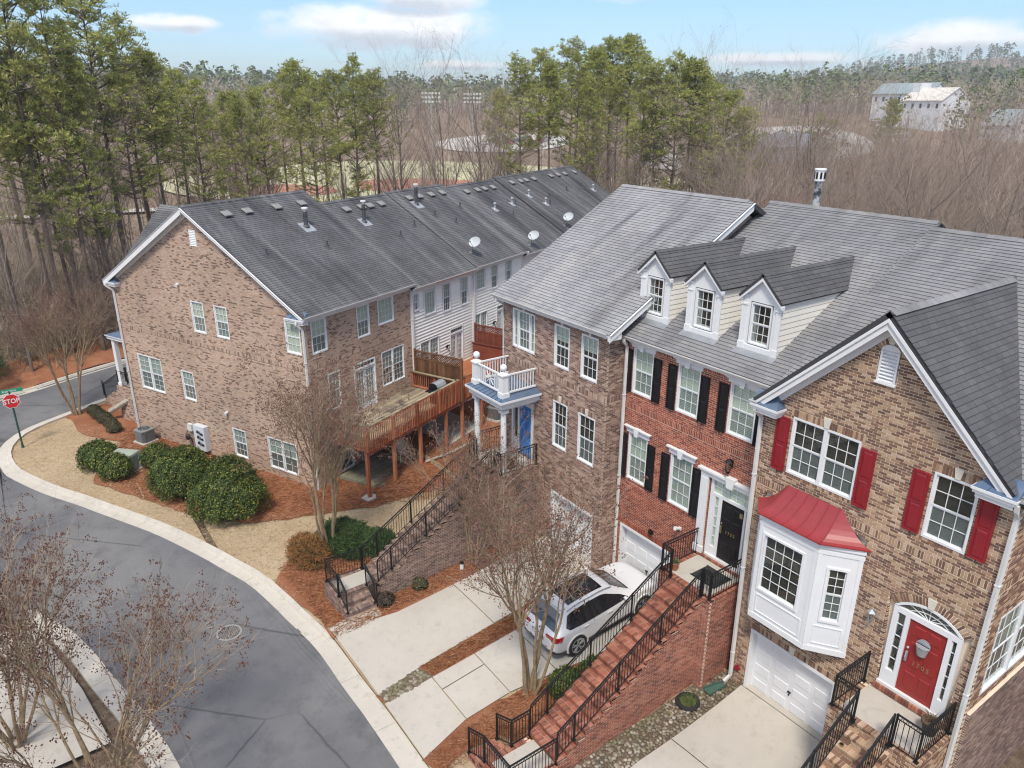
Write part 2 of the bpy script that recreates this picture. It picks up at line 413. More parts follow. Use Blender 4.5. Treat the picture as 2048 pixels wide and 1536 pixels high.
_A = np.hypot(CT[:, None, 0]-CT[None, :, 0], CT[:, None, 1]-CT[None, :, 1]); _B = np.zeros((_n+1, _n+1)); _B[:_n, :_n] = _A+np.eye(_n)*-.3; _B[:_n, _n] = 1; _B[_n, :_n] = 1
_w = np.linalg.solve(_B, np.append(CT[:, 2], 0))
HILLS = [(-560, 1420, 420, 300, 62), (-250, 1700, 500, 300, 44), (-900, 1500, 400, 300, 34), (-700, 800, 500, 260, 20), (-1100, 300, 500, 400, 26), (-500, -50, 250, 300, 12), (-420, 420, 160, 140, 9), (-60, 460, 220, 160, 13), (-350, 950, 500, 160, 24), (-1500, -300, 600, 600, 40), (-130, 330, 120, 70, 5)]
def ground(x, y):
    x = np.asarray(x, float); y = np.asarray(y, float); sh = x.shape; x = x.ravel(); y = y.ravel()
    near = _w[_n]+np.zeros_like(x)
    for i in range(_n): near = near+_w[i]*np.hypot(x-CT[i, 0], y-CT[i, 1])
    r = np.hypot(x+15, y); t = np.clip((r-48)/60, 0, 1); t = t*t*(3-2*t)
    far = -2.5-3.0*np.exp(-((r-190)/110)**2)+0*x
    for hx, hy, sx, sy, h in HILLS: far = far+h*np.exp(-((x-hx)/sx)**2-((y-hy)/sy)**2)
    far = far+2.0*np.sin(x*.011+1.3)*np.sin(y*.013)*np.clip((r-150)/200, 0, 1)
    return (near*(1-t)+far*t).reshape(sh)
def gz(x, y): return float(ground(np.array([x]), np.array([y]))[0])
def sheet(name, poly, off, mat, kind='structure', step=.4, dmin=None, skirt=0.0, parent=None, label=None, cat=None, group=None, zf=None):
    """a surface draped over the ground, cut into small cells"""
    ys = [p[1] for p in poly]; xs = [p[0] for p in poly]; y0, y1 = min(ys), max(ys)
    lv = sorted(set([y0, y1]+[round(q, 4) for q in ys]+list(np.arange(y0, y1, step)))); v = []; f = []
    e = 1e-5
    for a, b in zip(lv[:-1], lv[1:]):
        if b-a < 1e-3: continue
        ia, ib = cuts(poly, a+e), cuts(poly, b-e)
        for (p0, p1), (q0, q1) in zip(ia, ib):
            n = max(1, int(max(p1-p0, q1-q0)/(step*1.5))); k = len(v)
            for i in range(n+1):
                t = i/n; v.append((p0+(p1-p0)*t, a)); v.append((q0+(q1-q0)*t, b))
            for i in range(n): f.append((k+2*i, k+2*i+2, k+2*i+3, k+2*i+1))
    A = np.array(v); z = (ground(A[:, 0], A[:, 1]) if zf is None else zf(A[:, 0], A[:, 1]))+off
    me = bpy.data.meshes.new(name); me.from_pydata([(float(p[0]), float(p[1]), float(q)) for p, q in zip(v, z)], [], f); me.materials.append(mat)
    o = bpy.data.objects.new(name, me)
    return link(o, parent, label=label, cat=cat, group=group, kind=kind)
# ------------------------------------------------------------------ palettes
WHITE = mat_plain('white paint', (.74, .75, .755), .45, (.69, .70, .715), 2.0, .05, 60)
CREAM = mat_plain('cream siding paint', (.82, .79, .72), .6, (.76, .73, .66), 1.5, .05, 50)
TRIM_OFF = mat_plain('off white gutter paint', (.70, .70, .68), .45, (.60, .60, .58), 2.5)
IRON = mat_plain('black iron', (.010, .010, .011), .6, (.016, .016, .017), 8, .15, 90, 0, .25)
CONC = mat_plain('concrete', (.50, .47, .42), .9, (.40, .38, .34), .9, .3, 60)
FLASH = mat_plain('grey flashing', (.32, .34, .36), .5, (.42, .43, .45), 3, 0, 40, .6)
BLUEMETAL = mat_plain('blue grey standing seam metal', (.085, .145, .24), .38, (.16, .21, .29), 4, 0, 40, .35)
REDMETAL = mat_plain('red painted metal', (.30, .035, .04), .42, (.25, .03, .035), 3)
REDDOOR = mat_plain('red door paint', (.30, .022, .02), .42, (.24, .018, .018), 4, .08, 60)
REDSHUT = mat_plain('red shutter paint', (.27, .014, .022), .40, (.22, .012, .02), 4)
BLACKP = mat_plain('black paint', (.008, .008, .010), .4, (.012, .012, .014), 4, 0, 40, 0, .3)
BLUEDOOR = mat_plain('blue door paint', (.045, .23, .60), .42, (.03, .18, .50), 2)
BRASS = mat_plain('pale brass', (.62, .52, .30), .3, None, 3, 0, 40, .9)
SILVER = mat_plain('galvanised metal', (.50, .52, .54), .45, (.36, .38, .40), 9, .1, 60, .5)
STONE = mat_plain('cast stone', (.66, .62, .53), .85, (.58, .54, .46), 5, .2, 60)
DARK = mat_plain('painted dark room', (.035, .035, .033), .9, (.06, .05, .04), 1.2)  # near-black colour paints the shade of unlit rooms
BLIND = mat_plain('green white blind', (.64, .68, .60), .7, (.57, .61, .53), .8)
BLIND2 = mat_plain('grey green blind', (.45, .49, .45), .7, (.36, .40, .37), .8)
SCREEN = mat_plain('insect screen', (.13, .14, .14), .7, (.16, .17, .17), 1.5)
def glass_mat(name, tintc, refl=.9, ior=1.5):
    m = bpy.data.materials.new(name); m.use_nodes = True; t = m.node_tree; t.nodes.clear()
    o = N(t, 'ShaderNodeOutputMaterial'); tr = N(t, 'ShaderNodeBsdfTransparent'); gl = N(t, 'ShaderNodeBsdfGlossy', ins={'Roughness': .03})
    tr.inputs[0].default_value = (*tintc, 1); gl.inputs[0].default_value = (refl, refl, refl, 1)
    fr = N(t, 'ShaderNodeLayerWeight', ins={'Blend': .5}); mx = N(t, 'ShaderNodeMixShader')
    LK(t, M_(t, 'ADD', M_(t, 'MULTIPLY', M_(t, 'POWER', fr.outputs['Facing'], 4.0), .9), .035, None, True), mx.inputs[0]); LK(t, tr.outputs[0], mx.inputs[1]); LK(t, gl.outputs[0], mx.inputs[2]); LK(t, mx.outputs[0], o.inputs[0])
    return m
GLASS = glass_mat('window glass', (.95, .98, .965))
SMOKE = glass_mat('tinted car glass', (.10, .11, .12))

tanA = [(.27, .155, .10), (.46, .31, .195), (.19, .105, .075), (.50, .35, .235), (.235, .13, .09), (.165, .095, .07), (.42, .275, .175), (.54, .40, .29), (.215, .12, .08), (.38, .235, .15), (.48, .32, .22), (.25, .15, .095)]
P_R3 = mat_pieces('tan brick', tanA)
M_R3 = mat_plain('cream mortar', (.76, .63, .49), .95, (.66, .54, .41), 3, .3, 90)
pinkA = [(.34, .215, .165), (.43, .30, .235), (.20, .125, .10), (.50, .37, .30), (.29, .18, .14), (.15, .095, .08), (.40, .27, .21), (.33, .21, .165), (.46, .33, .26), (.25, .155, .125)]
P_R1 = mat_pieces('rose brown brick', pinkA)
M_R1 = mat_plain('buff mortar', (.54, .42, .33), .95, (.46, .35, .275), 3, .3, 90)
redA = [(.38, .11, .06), (.45, .14, .08), (.28, .075, .048), (.35, .095, .055), (.23, .065, .046), (.48, .17, .10), (.40, .115, .065), (.30, .08, .05)]
P_R2 = mat_pieces('red brick', redA)
M_R2 = mat_plain('pale mortar', (.72, .56, .45), .95, (.62, .48, .38), 3, .3, 90)
lA = [(.50, .355, .265), (.54, .40, .30), (.48, .335, .25), (.56, .42, .33), (.17, .115, .088), (.52, .37, .28), (.42, .29, .215), (.21, .145, .11), (.54, .39, .30), (.30, .205, .16)]
P_L = mat_pieces('buff brick', lA)
M_L = mat_plain('tan mortar', (.52, .40, .31), .95, (.46, .35, .27), 2, .2, 60)
P_STEP = mat_pieces('step brick', [(.33, .12, .08), (.40, .155, .10), (.27, .10, .07), (.45, .20, .14), (.36, .13, .085), (.21, .085, .062), (.42, .18, .12)], dirt=(.62, 1.05), dscale=1.2)
P_STEP1 = mat_pieces('grey brown step brick', [(.24, .16, .13), (.30, .205, .165), (.19, .13, .11), (.34, .25, .21), (.27, .18, .145), (.16, .11, .095)], dirt=(.62, 1.05), dscale=1.2)
slate = [(.080, .080, .083), (.085, .085, .088), (.076, .076, .080), (.082, .082, .086), (.090, .089, .090), (.078, .078, .081)]
P_SH1 = mat_pieces('weathered shingle', [tuple(x*3.7 for x in c) for c in slate], dirt=(.78, 1.1), dscale=.5, fine=45, bs=.5,
    streak=[((.11, .11, .12), (1.0, .13, .13), 1.0, .85), ((.46, .44, .40), (.9, .2, .2), .55, .35)], streak_rng=(.52, .70))
P_SH2 = mat_pieces('grey shingle', [tuple(x*2.9 for x in c) for c in slate], dirt=(.75, 1.12), dscale=.6, fine=45, bs=.5, streak=[((.11, .11, .12), (1.0, .14, .14), 1.1, .6), ((.38, .37, .35), (.5, .5, .5), .4, .35)], streak_rng=(.5, .68))
P_SH3 = mat_pieces('dark shingle', [tuple(x*1.3 for x in c) for c in slate], dirt=(.8, 1.12), dscale=.8, fine=45, bs=.5)
# on the left row the slope runs along the local b axis: stains follow it in world space
P_SHL = mat_pieces('charcoal shingle', [tuple(x*1.45 for x in c) for c in slate], dirt=(.72, 1.15), dscale=.5, fine=30, bs=.5)
def add_run_stains(mats, ang, light, dark, sc=.9, n_al=.75):
    """long weathering runs down a slope whose horizontal direction is ang (radians)"""
    for m in mats:
        t = m.node_tree; b = next(n for n in t.nodes if n.type == 'BSDF_PRINCIPLED'); src = b.inputs['Base Color'].links[0].from_socket
        g = N(t, 'ShaderNodeNewGeometry'); mp_ = N(t, 'ShaderNodeMapping', vector_type='POINT'); mp_.inputs['Rotation'].default_value = (0, 0, -ang)
        mp2 = N(t, 'ShaderNodeMapping'); mp2.inputs['Scale'].default_value = (.11, 1.0, .05)
        LK(t, g.outputs['Position'], mp_.inputs[0]); LK(t, mp_.outputs[0], mp2.inputs[0])
        q = noise(t, mp2.outputs[0], sc, 4, .55); f1 = ramp(t, q, [(.53, 0.0), (.68, 1.0)]); f2 = ramp(t, q, [(.33, 1.0), (.47, 0.0)])
        c = mixrgb(t, M_(t, 'MULTIPLY', f1, n_al*.6), src, light); c = mixrgb(t, M_(t, 'MULTIPLY', f2, n_al), c, dark)
        LK(t, c, b.inputs['Base Color'])
RB = MB

# ------------------------------------------------------------------ openings
def window(house, pl, u0, u1, v0, v1, twin=False, cols=3, rows=2, blind='full', screen=True, casing=.05, proud=.0, sash=True, label=None, head=None, sides=False, back=-.088):
    """a vinyl window in its brick opening; grilles, sashes, panes and blinds are its own pieces"""
    fr = pl.frame; mb = MB(); c = casing; d1 = proud+.012; d0 = back
    for a, b, e, f in ((u0, u1, v1-c, v1), (u0, u1, v0, v0+c*1.15)): pl.box(mb, a, b, e, f, d0, d1)
    pl.box(mb, u0, u0+c, v0+c*1.15, v1-c, d0, d1); pl.box(mb, u1-c, u1, v0+c*1.15, v1-c, d0, d1)
    units = [(u0+c, u1-c)]
    if twin:
        mid = (u0+u1)/2; pl.box(mb, mid-.045, mid+.045, v0+c*1.15, v1-c, d0, d1-.003); units = [(u0+c, mid-.045), (mid+.045, u1-c)]
    if sides:   # narrow flankers either side of a wide centre unit
        w_ = (u1-u0)*.2; a, b = u0+c+w_, u1-c-w_
        pl.box(mb, a-.03, a+.03, v0+c*1.15, v1-c, d0, d1-.003); pl.box(mb, b-.03, b+.03, v0+c*1.15, v1-c, d0, d1-.003)
        units = [(u0+c, a-.03), (a+.03, b-.03), (b+.03, u1-c)]
    w = mb.build('window', WHITE, house, fr)
    if label: w['label'] = label
    vb, vt = v0+c*1.15, v1-c; mid = (vb+vt)/2
    for k, (a, b) in enumerate(units):
        side = sides and k != 1
        s2 = sash and not side
        pan = [(vb, mid, -.055, True), (mid, vt, -.042, False)] if s2 else [(vb, vt, -.048, False)]
        for y0, y1, dd, low in pan:
            sb = MB(); s = .032
            pl.box(sb, a, b, y0, y0+s, dd-.02, dd+.012); pl.box(sb, a, b, y1-s, y1, dd-.02, dd+.012)
            pl.box(sb, a, a+s, y0+s, y1-s, dd-.02, dd+.012); pl.box(sb, b-s, b, y0+s, y1-s, dd-.02, dd+.012)
            sb.build('sash', WHITE, w, fr)
            gb = MB(); nc = 1 if side else cols; nr = int(rows if s2 else rows*2); g = .0085
            for i in range(1, nc):
                x = a+s+(b-a-2*s)*i/nc; pl.box(gb, x-g, x+g, y0+s, y1-s, dd-.006, dd+.006)
            for i in range(1, nr):
                y = y0+s+(y1-y0-2*s)*i/nr; pl.box(gb, a+s, b-s, y-g, y+g, dd-.0065, dd+.0055)
            if gb.f: gb.build('grille', WHITE, w, fr)
            pb = MB(); pl.box(pb, a+s, b-s, y0+s, y1-s, dd-.004, dd-.001); pb.build('pane', GLASS, w, fr)
            if low and screen:
                nb = MB(); pl.box(nb, a+s, b-s, y0+s, y1-s, dd-.0205, dd-.018); nb.build('insect_screen', SCREEN if blind != 'full' else SCREEN2, w, fr)
        bb = MB()
        if blind in ('full', 'slat'):
            n = int((vt-vb)/.05)
            for i in range(n):
                y = vb+(vt-vb)*i/n; h = (vt-vb)/n
                pl.box(bb, a+.005, b-.005, y+h*.08, y+h*.96, back+.006, back+.009, tip=back+.014)
            bb.build('blind', BLIND if blind == 'full' else BLIND2, w, fr)
        elif blind == 'half':
            y = vb+(vt-vb)*.62; n = 12
            for i in range(n):
                yy = y+(vt-y)*i/n; h = (vt-y)/n; pl.box(bb, a+.005, b-.005, yy+h*.08, yy+h*.96, back+.006, back+.009, tip=back+.014)
            bb.build('blind', BLIND, w, fr)
        ib = MB(); pl.box(ib, a, b, vb, vt, back, back+.003); ib.build('room_backing', DARK, w, fr)  # flat sheet behind the glass, its dark colour stands in for an unlit room
    return w
SCREEN2 = mat_plain('screen over blind', (.20, .225, .215), .7, (.25, .275, .26), 1.2)

def keystone(house, pl, u, v0, h=.26, w=.13, d=.03):
    mb = MB(); pl.prism(mb, [(u-w*.36, v0), (u+w*.36, v0), (u+w*.62, v0+h), (u-w*.62, v0+h)], -.08, d); return mb.build('keystone', STONE, house, pl.frame)
def shutter(house, pl, u0, u1, v0, v1, mat):
    mb = MB(); pl.box(mb, u0, u1, v0, v1, .004, .032); s = .05; m = (v0+v1)/2
    for a, b in ((v0+s, m-s*.5), (m+s*.5, v1-s)):
        pl.box(mb, u0+s, u1-s, a, b, .032, .036)
        # raised field with sloping edges
        A = [pl.p(u0+s+.012, a+.012, .036), pl.p(u1-s-.012, a+.012, .036), pl.p(u1-s-.012, b-.012, .036), pl.p(u0+s+.012, b-.012, .036)]
        B = [pl.p(u0+s+.05, a+.05, .052), pl.p(u1-s-.05, a+.05, .052), pl.p(u1-s-.05, b-.05, .052), pl.p(u0+s+.05, b-.05, .052)]
        mb.prism(A, B)
    for a, b, e, f in ((u0, u1, v1-s, v1), (u0, u1, v0, v0+s), (u0, u0+s, v0+s, v1-s), (u1-s, u1, v0+s, v1-s), (u0+s, u1-s, m-s*.5, m+s*.5)): pl.box(mb, a, b, e, f, .032, .050)
    o = mb.build('shutter', mat, house, pl.frame)
    hk = MB(); um = (u0+u1)/2; hk.tube([pl.p(um, v0-.01, .01), pl.p(um, v0-.05, .04), pl.p(um+.03, v0-.09, .05), pl.p(um+.06, v0-.06, .05)], .008, 4)
    hk.build('shutter_catch', IRON, o, pl.frame)
    return o
def six_panels(mb, pl, u0, u1, v0, v1, d):
    w = u1-u0; h = v1-v0; m = (u0+u1)/2
    for a, b in ((u0+w*.13, m-w*.05), (m+w*.05, u1-w*.13)):
        for y0, y1 in ((.07, .30), (.38, .72), (.80, .94)):
            A = [pl.p(a, v0+h*y0, d), pl.p(b, v0+h*y0, d), pl.p(b, v0+h*y1, d), pl.p(a, v0+h*y1, d)]
            k = .022; B = [pl.p(a+k, v0+h*y0+k, d+.014), pl.p(b-k, v0+h*y0+k, d+.014), pl.p(b-k, v0+h*y1-k, d+.014), pl.p(a+k, v0+h*y1-k, d+.014)]
            mb.prism(A, B)
def text_part(txt, pl, u, v, size, d, mat, parent, spacing=1.0):
    cu = bpy.data.curves.new('numerals', 'FONT'); cu.body = txt; cu.size = size; cu.extrude = .006; cu.align_x = 'CENTER'; cu.space_character = spacing; cu.resolution_u = 3
    tmp = bpy.data.objects.new('numerals', cu); COL.objects.link(tmp); bpy.context.view_layer.update()
    me = bpy.data.meshes.new_from_object(tmp.evaluated_get(bpy.context.evaluated_depsgraph_get())); bpy.data.objects.remove(tmp)
    me.materials.clear(); me.materials.append(mat)
    return link(bpy.data.objects.new('house_number', me), parent, pl.frame, pl.mat(u, v, d, 1, 1, 1))
def garage_door(house, pl, u0, u1, v0, v1, label=None, rec=.30):
    fr = pl.frame; tr = MB(); pl.box(tr, u0-.09, u0, v0, v1, -rec, .012); pl.box(tr, u1, u1+.09, v0, v1, -rec, .012); pl.box(tr, u0-.09, u1+.09, v1, v1+.10, -rec, .014)
    root = tr.build('garage_door', WHITE, house, fr)
    if label: root['label'] = label
    n = 4; h = (v1-v0)/n
    for i in range(n):
        mb = MB(); a, b = v0+i*h, v0+(i+1)*h-.008; pl.box(mb, u0+.002, u1-.002, a, b, -rec+.02, -rec+.06); nc = 4; w = (u1-u0)/nc
        for j in range(nc):
            x0, x1 = u0+j*w+.07, u0+(j+1)*w-.07; y0, y1 = a+.09, b-.09; k = .02
            A = [pl.p(x0, y0, -rec+.06), pl.p(x1, y0, -rec+.06), pl.p(x1, y1, -rec+.06), pl.p(x0, y1, -rec+.06)]
            B = [pl.p(x0+k, y0+k, -rec+.074), pl.p(x1-k, y0+k, -rec+.074), pl.p(x1-k, y1-k, -rec+.074), pl.p(x0+k, y1-k, -rec+.074)]
            mb.prism(A, B)
        mb.build('door_panel', WHITE, root, fr)
    hb = MB(); m = (u0+u1)/2; pl.box(hb, m-.05, m+.05, v0+h*1.4, v0+h*1.46, -rec+.07, -rec+.11); pl.box(hb, m-.015, m+.015, v0+h*1.2, v0+h*1.3, -rec+.07, -rec+.10)
    hb.build('handle', IRON, root, fr)
    kp = MB(); pl.box(kp, u0-.07, u0-.02, v1-.32, v1-.18, .012, .035); kp.build('keypad', TRIM_OFF, root, fr)
    return root
def downspout(house, pts, r=.042, name='downspout', frame=None):
    mb = MB()
    for a, b in zip(pts[:-1], pts[1:]): mb.bar(a, b, .075, .095, up=(.3, 1, .1) if abs(Vector(b)[2]-Vector(a)[2]) > .3 else (0, 0, 1))
    o = mb.build(name, TRIM_OFF, house, frame)
    a, b = Vector(pts[-3]) if len(pts) > 3 else Vector(pts[0]), Vector(pts[-2])
    sb = MB(); L = (b-a).length
    for f in (.2, .55, .9): q = a.lerp(b, f); sb.box(q.x-.055, q.x+.055, q.y-.055, q.y+.055, q.z, q.z+.03)
    sb.build('pipe_strap', TRIM_OFF, o, frame)
    return o
def gutter(house, p, q, out, frame=None, w=.12, h=.12):
    """K-profile gutter from p to q; out = unit vector away from the wall"""
    p = Vector(p); q = Vector(q); o = Vector(out); z = Vector((0, 0, 1))
    prof = [(0, 0), (w*.6, 0), (w*.7, h*.35), (w, h*.7), (w, h), (w-.012, h), (w-.014, h*.72), (w*.62, h*.14), (.012, .012), (.012, h), (0, h)]
    mb = MB(); mb.prism([p+o*a+z*b for a, b in prof], [q+o*a+z*b for a, b in prof]); return mb.build('gutter', TRIM_OFF, house, frame)
def wall_lamp(pl, u, v, label, mat=IRON, s=1.0):
    root = thing('wall_lamp', (pl.frame or Matrix()) @ pl.p(u, v, .0), label, 'lamp', 'wall lanterns beside the doors')
    mb = MB(); pl.box(mb, u-.045*s, u+.045*s, v-.06*s, v+.08*s, .004, .03); mb.tube([pl.p(u, v+.04*s, .03), pl.p(u, v+.12*s, .08), pl.p(u, v+.10*s, .14)], .012*s, 5); mb.build('bracket', mat, root, pl.frame)
    cb = MB(); c = pl.p(u, v, .15)
    cb.tube([c+Vector((0, 0, -.16*s)), c+Vector((0, 0, .06*s))], [.045*s, .075*s], 4); cb.build('lantern_glass', GLASS, root, pl.frame)
    tb = MB(); tb.tube([c+Vector((0, 0, .06*s)), c+Vector((0, 0, .13*s))], [.09*s, .02*s], 4)
    for k in range(4):
        a = 2*pi*k/4; tb.tube([c+Vector((math.cos(a)*.047*s, math.sin(a)*.047*s, -.16*s)), c+Vector((math.cos(a)*.077*s, math.sin(a)*.077*s, .06*s))], .006*s, 4)
    tb.tube([c+Vector((0, 0, -.2*s)), c+Vector((0, 0, -.16*s))], [.015*s, .05*s], 4); tb.build('lantern_frame', mat, root, pl.frame)
    return root
def roof_slab(house, pl, poly, th=.16, mat=None, name='roof_deck'):
    mb = MB(); pl.prism(mb, poly, -th, .004); return mb.build(name, mat or DECKM, house, pl.frame)
DECKM = mat_plain('roof felt', (.05, .05, .055), .9)
def ridge_caps(bag, p, q, w=.16, up=(0, 0, 1), lift=.03, step=.2):
    """overlapping cap shingles along a ridge"""
    p = Vector(p); q = Vector(q); d = (q-p); L = d.length; d.normalize(); sd = d.cross(Vector(up)).normalized(); n = int(L/step)
    for i in range(n):
        for s in (-1, 1):
            sl = Vector((0, 0, -.42)); V = (sd*s+sl).normalized()
            U = d; pl = Plane(p+d*(i*step)+Vector((0, 0, lift)), U if s < 0 else U, V if True else V, None)
            if pl.N.z < 0: pl = Plane(p+d*((i+1)*step)+Vector((0, 0, lift)), -U, V, None)
            pl.frame = bag.frame; bag.add(pl, -.004, step*1.04, -.01, w, -.012, .008+.006*(i % 2))
def balls(): pass

def railing(label, path, frame=None, group='black iron railings', h=.90, spacing=.11, posts=None, rings=True, base_off=.06, cat='railing', scroll=False):
    """iron railing along a path of floor points; pickets, posts and rails are separate pieces"""
    P = [Vector(p) for p in path]; root = thing('iron_railing', (frame or Matrix()) @ P[0], label, cat, group)
    z = Vector((0, 0, 1)); fl = IRON
    rails = {'top_rail': h, 'middle_rail': h-.11, 'bottom_rail': base_off}
    for nm, hh in rails.items():
        for a, b in zip(P[:-1], P[1:]):
            mb = MB(); w = .045 if nm == 'top_rail' else .02
            mb.bar(a+z*hh, b+z*hh, w, .022 if nm == 'top_rail' else .018); mb.build(nm, fl, root, frame)
    pk = unit_mesh('box', 'picket', IRON)
    ringb = MB()
    for a, b in zip(P[:-1], P[1:]):
        L = (Vector((b.x-a.x, b.y-a.y, 0))).length; n = max(1, round(L/spacing)); dr = (b-a)
        for i in range(n):
            q = a+dr*((i+.5)/n)
            link(bpy.data.objects.new('picket', pk), root, frame, Matrix.Translation(q+z*base_off) @ Matrix.Diagonal((.014, .014, h-.11-base_off, 1)))
            if rings:
                d = dr.normalized(); c = q+z*(h-.055); rr_ = .042; u = d; w_ = z
                pts = [c+u*math.cos(2*pi*k/8)*rr_+w_*math.sin(2*pi*k/8)*rr_ for k in range(9)]
                ringb.tube(pts, .008, 4, caps=False)
    if ringb.f: ringb.build('ring_band', IRON, root, frame, kind='stuff')
    for i, p in enumerate(P if posts is None else posts):
        mb = MB(); p = Vector(p); mb.box(p.x-.02, p.x+.02, p.y-.02, p.y+.02, p.z-.05, p.z+h+.02); mb.box(p.x-.05, p.x+.05, p.y-.05, p.y+.05, p.z, p.z+.02)
        o = mb.build('post', fl, root, frame)
    return root
# ================================================================== ground, streets, driveways
def pos_noise(t, sc, d=4, r=.6, st=None): return noise(t, N(t, 'ShaderNodeNewGeometry').outputs['Position'], sc, d, r, st)
m, t, b = new_mat('asphalt')
c = ramp(t, pos_noise(t, .16, 5, .62), [(.34, (.088, .089, .098)), (.50, (.118, .119, .127)), (.70, (.175, .174, .175))])
c = mixrgb(t, ramp(t, pos_noise(t, 46, 3, .8), [(.42, 0.0), (.75, .55)]), c, (.25, .245, .24))
c = mixrgb(t, ramp(t, pos_noise(t, 1.2, 6, .7), [(.50, 0.0), (.72, .6)]), c, (.075, .077, .085))
vr = N(t, 'ShaderNodeTexVoronoi', feature='DISTANCE_TO_EDGE', ins={'Scale': .16}); mpv = N(t, 'ShaderNodeMapping'); LK(t, N(t, 'ShaderNodeNewGeometry').outputs['Position'], mpv.inputs[0])
dv = mixrgb(t, .12, mpv.outputs[0], pos_noise(t, 1.5, 4)); LK(t, dv, vr.inputs['Vector'])
crk = ramp(t, vr.outputs['Distance'], [(0.0, 1.0), (.006, 0.0)]); gate = ramp(t, pos_noise(t, .12, 2), [(.44, 0.0), (.50, 1.0)])
c = mixrgb(t, M_(t, 'MULTIPLY', M_(t, 'MULTIPLY', crk, gate), .85), c, (.05, .05, .055))
LK(t, c, b.inputs['Base Color']); b.inputs['Roughness'].default_value = .88; bump(t, b, pos_noise(t, 60, 4, .8), .5, .01); ASPHALT = m
def concrete(name, a, bcol, dark):
    m, t, b = new_mat(name)
    c = ramp(t, pos_noise(t, .5, 5), [(.3, a), (.7, bcol)]); c = mixrgb(t, ramp(t, pos_noise(t, 3.0, 6, .75), [(.52, 0.0), (.72, .55)]), c, dark)
    c = mixrgb(t, ramp(t, pos_noise(t, 60, 3, .8), [(.55, 0.0), (.8, .35)]), c, (.2, .19, .17)); LK(t, c, b.inputs['Base Color']); b.inputs['Roughness'].default_value = .92
    bump(t, b, pos_noise(t, 70, 4, .8), .35, .006); return m
DRIVE = concrete('driveway concrete', (.42, .385, .335), (.49, .455, .40), (.31, .285, .25)); DRIVE2 = concrete('stained driveway concrete', (.34, .335, .32), (.46, .44, .40), (.19, .19, .19)); CURBM = concrete('curb concrete', (.48, .445, .385), (.56, .52, .455), (.27, .25, .22))
m, t, b = new_mat('dormant lawn')
c = ramp(t, pos_noise(t, .55, 5), [(.3, (.46, .34, .21)), (.5, (.56, .43, .28)), (.7, (.63, .50, .34))]); c = mixrgb(t, ramp(t, pos_noise(t, 14, 5, .85), [(.40, 0.0), (.68, .75)]), c, (.33, .24, .15))
c = mixrgb(t, ramp(t, pos_noise(t, 34, 3, .8), [(.50, 0.0), (.75, .7)]), c, (.62, .52, .36)); LK(t, c, b.inputs['Base Color']); b.inputs['Roughness'].default_value = 1; b.inputs['Specular IOR Level'].default_value = .1; bump(t, b, pos_noise(t, 22, 6, .8), 1.0, .06); LAWN = m
m, t, b = new_mat('pine straw')
c = ramp(t, pos_noise(t, .9, 5), [(.3, (.31, .125, .065)), (.5, (.40, .17, .09)), (.7, (.49, .24, .135))]); c = mixrgb(t, ramp(t, pos_noise(t, 20, 6, .9), [(.38, .8), (.58, 0.0)]), c, (.17, .06, .035))
c = mixrgb(t, ramp(t, pos_noise(t, 38, 4, .9), [(.56, 0.0), (.72, .8)]), c, (.66, .42, .25)); LK(t, c, b.inputs['Base Color']); b.inputs['Roughness'].default_value = 1; b.inputs['Specular IOR Level'].default_value = .1; bump(t, b, pos_noise(t, 26, 6, .85), 1.0, .06); STRAW = m
m, t, b = new_mat('woodland floor')
c = ramp(t, pos_noise(t, .06, 6), [(.3, (.27, .195, .135)), (.5, (.36, .27, .19)), (.7, (.44, .34, .25))]); c = mixrgb(t, ramp(t, pos_noise(t, 2.5, 6, .8), [(.42, .75), (.62, 0.0)]), c, (.13, .09, .06)); LK(t, c, b.inputs['Base Color']); b.inputs['Roughness'].default_value = 1; b.inputs['Specular IOR Level'].default_value = .1
bump(t, b, pos_noise(t, 3, 6, .8), 1.0, .3); FLOORM = m
# terrain: fine near the houses, coarser to the horizon
def terrain():
    xs = np.concatenate([-np.geomspace(4200, 62, 60)-0, np.arange(-60, 22, 1.0), np.geomspace(24, 3600, 45)]); ys = np.concatenate([-np.geomspace(3600, 42, 40), np.arange(-40, 62, 1.0), np.geomspace(64, 4200, 60)])
    Xg, Yg = np.meshgrid(xs, ys); Zg = ground(Xg, Yg)-.10; nx, ny = len(xs), len(ys)
    v = np.stack([Xg.ravel(), Yg.ravel(), Zg.ravel()], 1); i = np.arange((nx-1)*(ny-1)); r = i//(nx-1); q = i % (nx-1); k = r*nx+q
    f = np.stack([k, k+1, k+nx+1, k+nx], 1); me = bpy.data.meshes.new('ground'); me.from_pydata(v.tolist(), [], f.tolist()); me.materials.append(FLOORM); me.polygons.foreach_set('use_smooth', np.ones(len(f), dtype=bool))
    return link(bpy.data.objects.new('ground', me), kind='structure')
terrain()
curb_back = [(-3.6, -8.75), (-6.3, -8.75), (-7.9, -8.8), (-10.24, -8.86), (-12.35, -9.16), (-13.48, -9.30), (-15.08, -9.60), (-16.58, -10.08), (-17.9, -10.52), (-20.64, -11.61), (-23.25, -12.89), (-25.54, -14.1), (-27.74, -15.3), (-30.09, -16.32), (-31.6, -16.75), (-32.9, -16.92), (-34.3, -16.75), (-35.6, -16.15), (-36.5, -15.2), (-37.1, -14.2), tuple(fromL(-19.3, 1.5)[:2]), tuple(fromL(-19.0, 12)[:2]), tuple(fromL(-19.0, 45)[:2])]
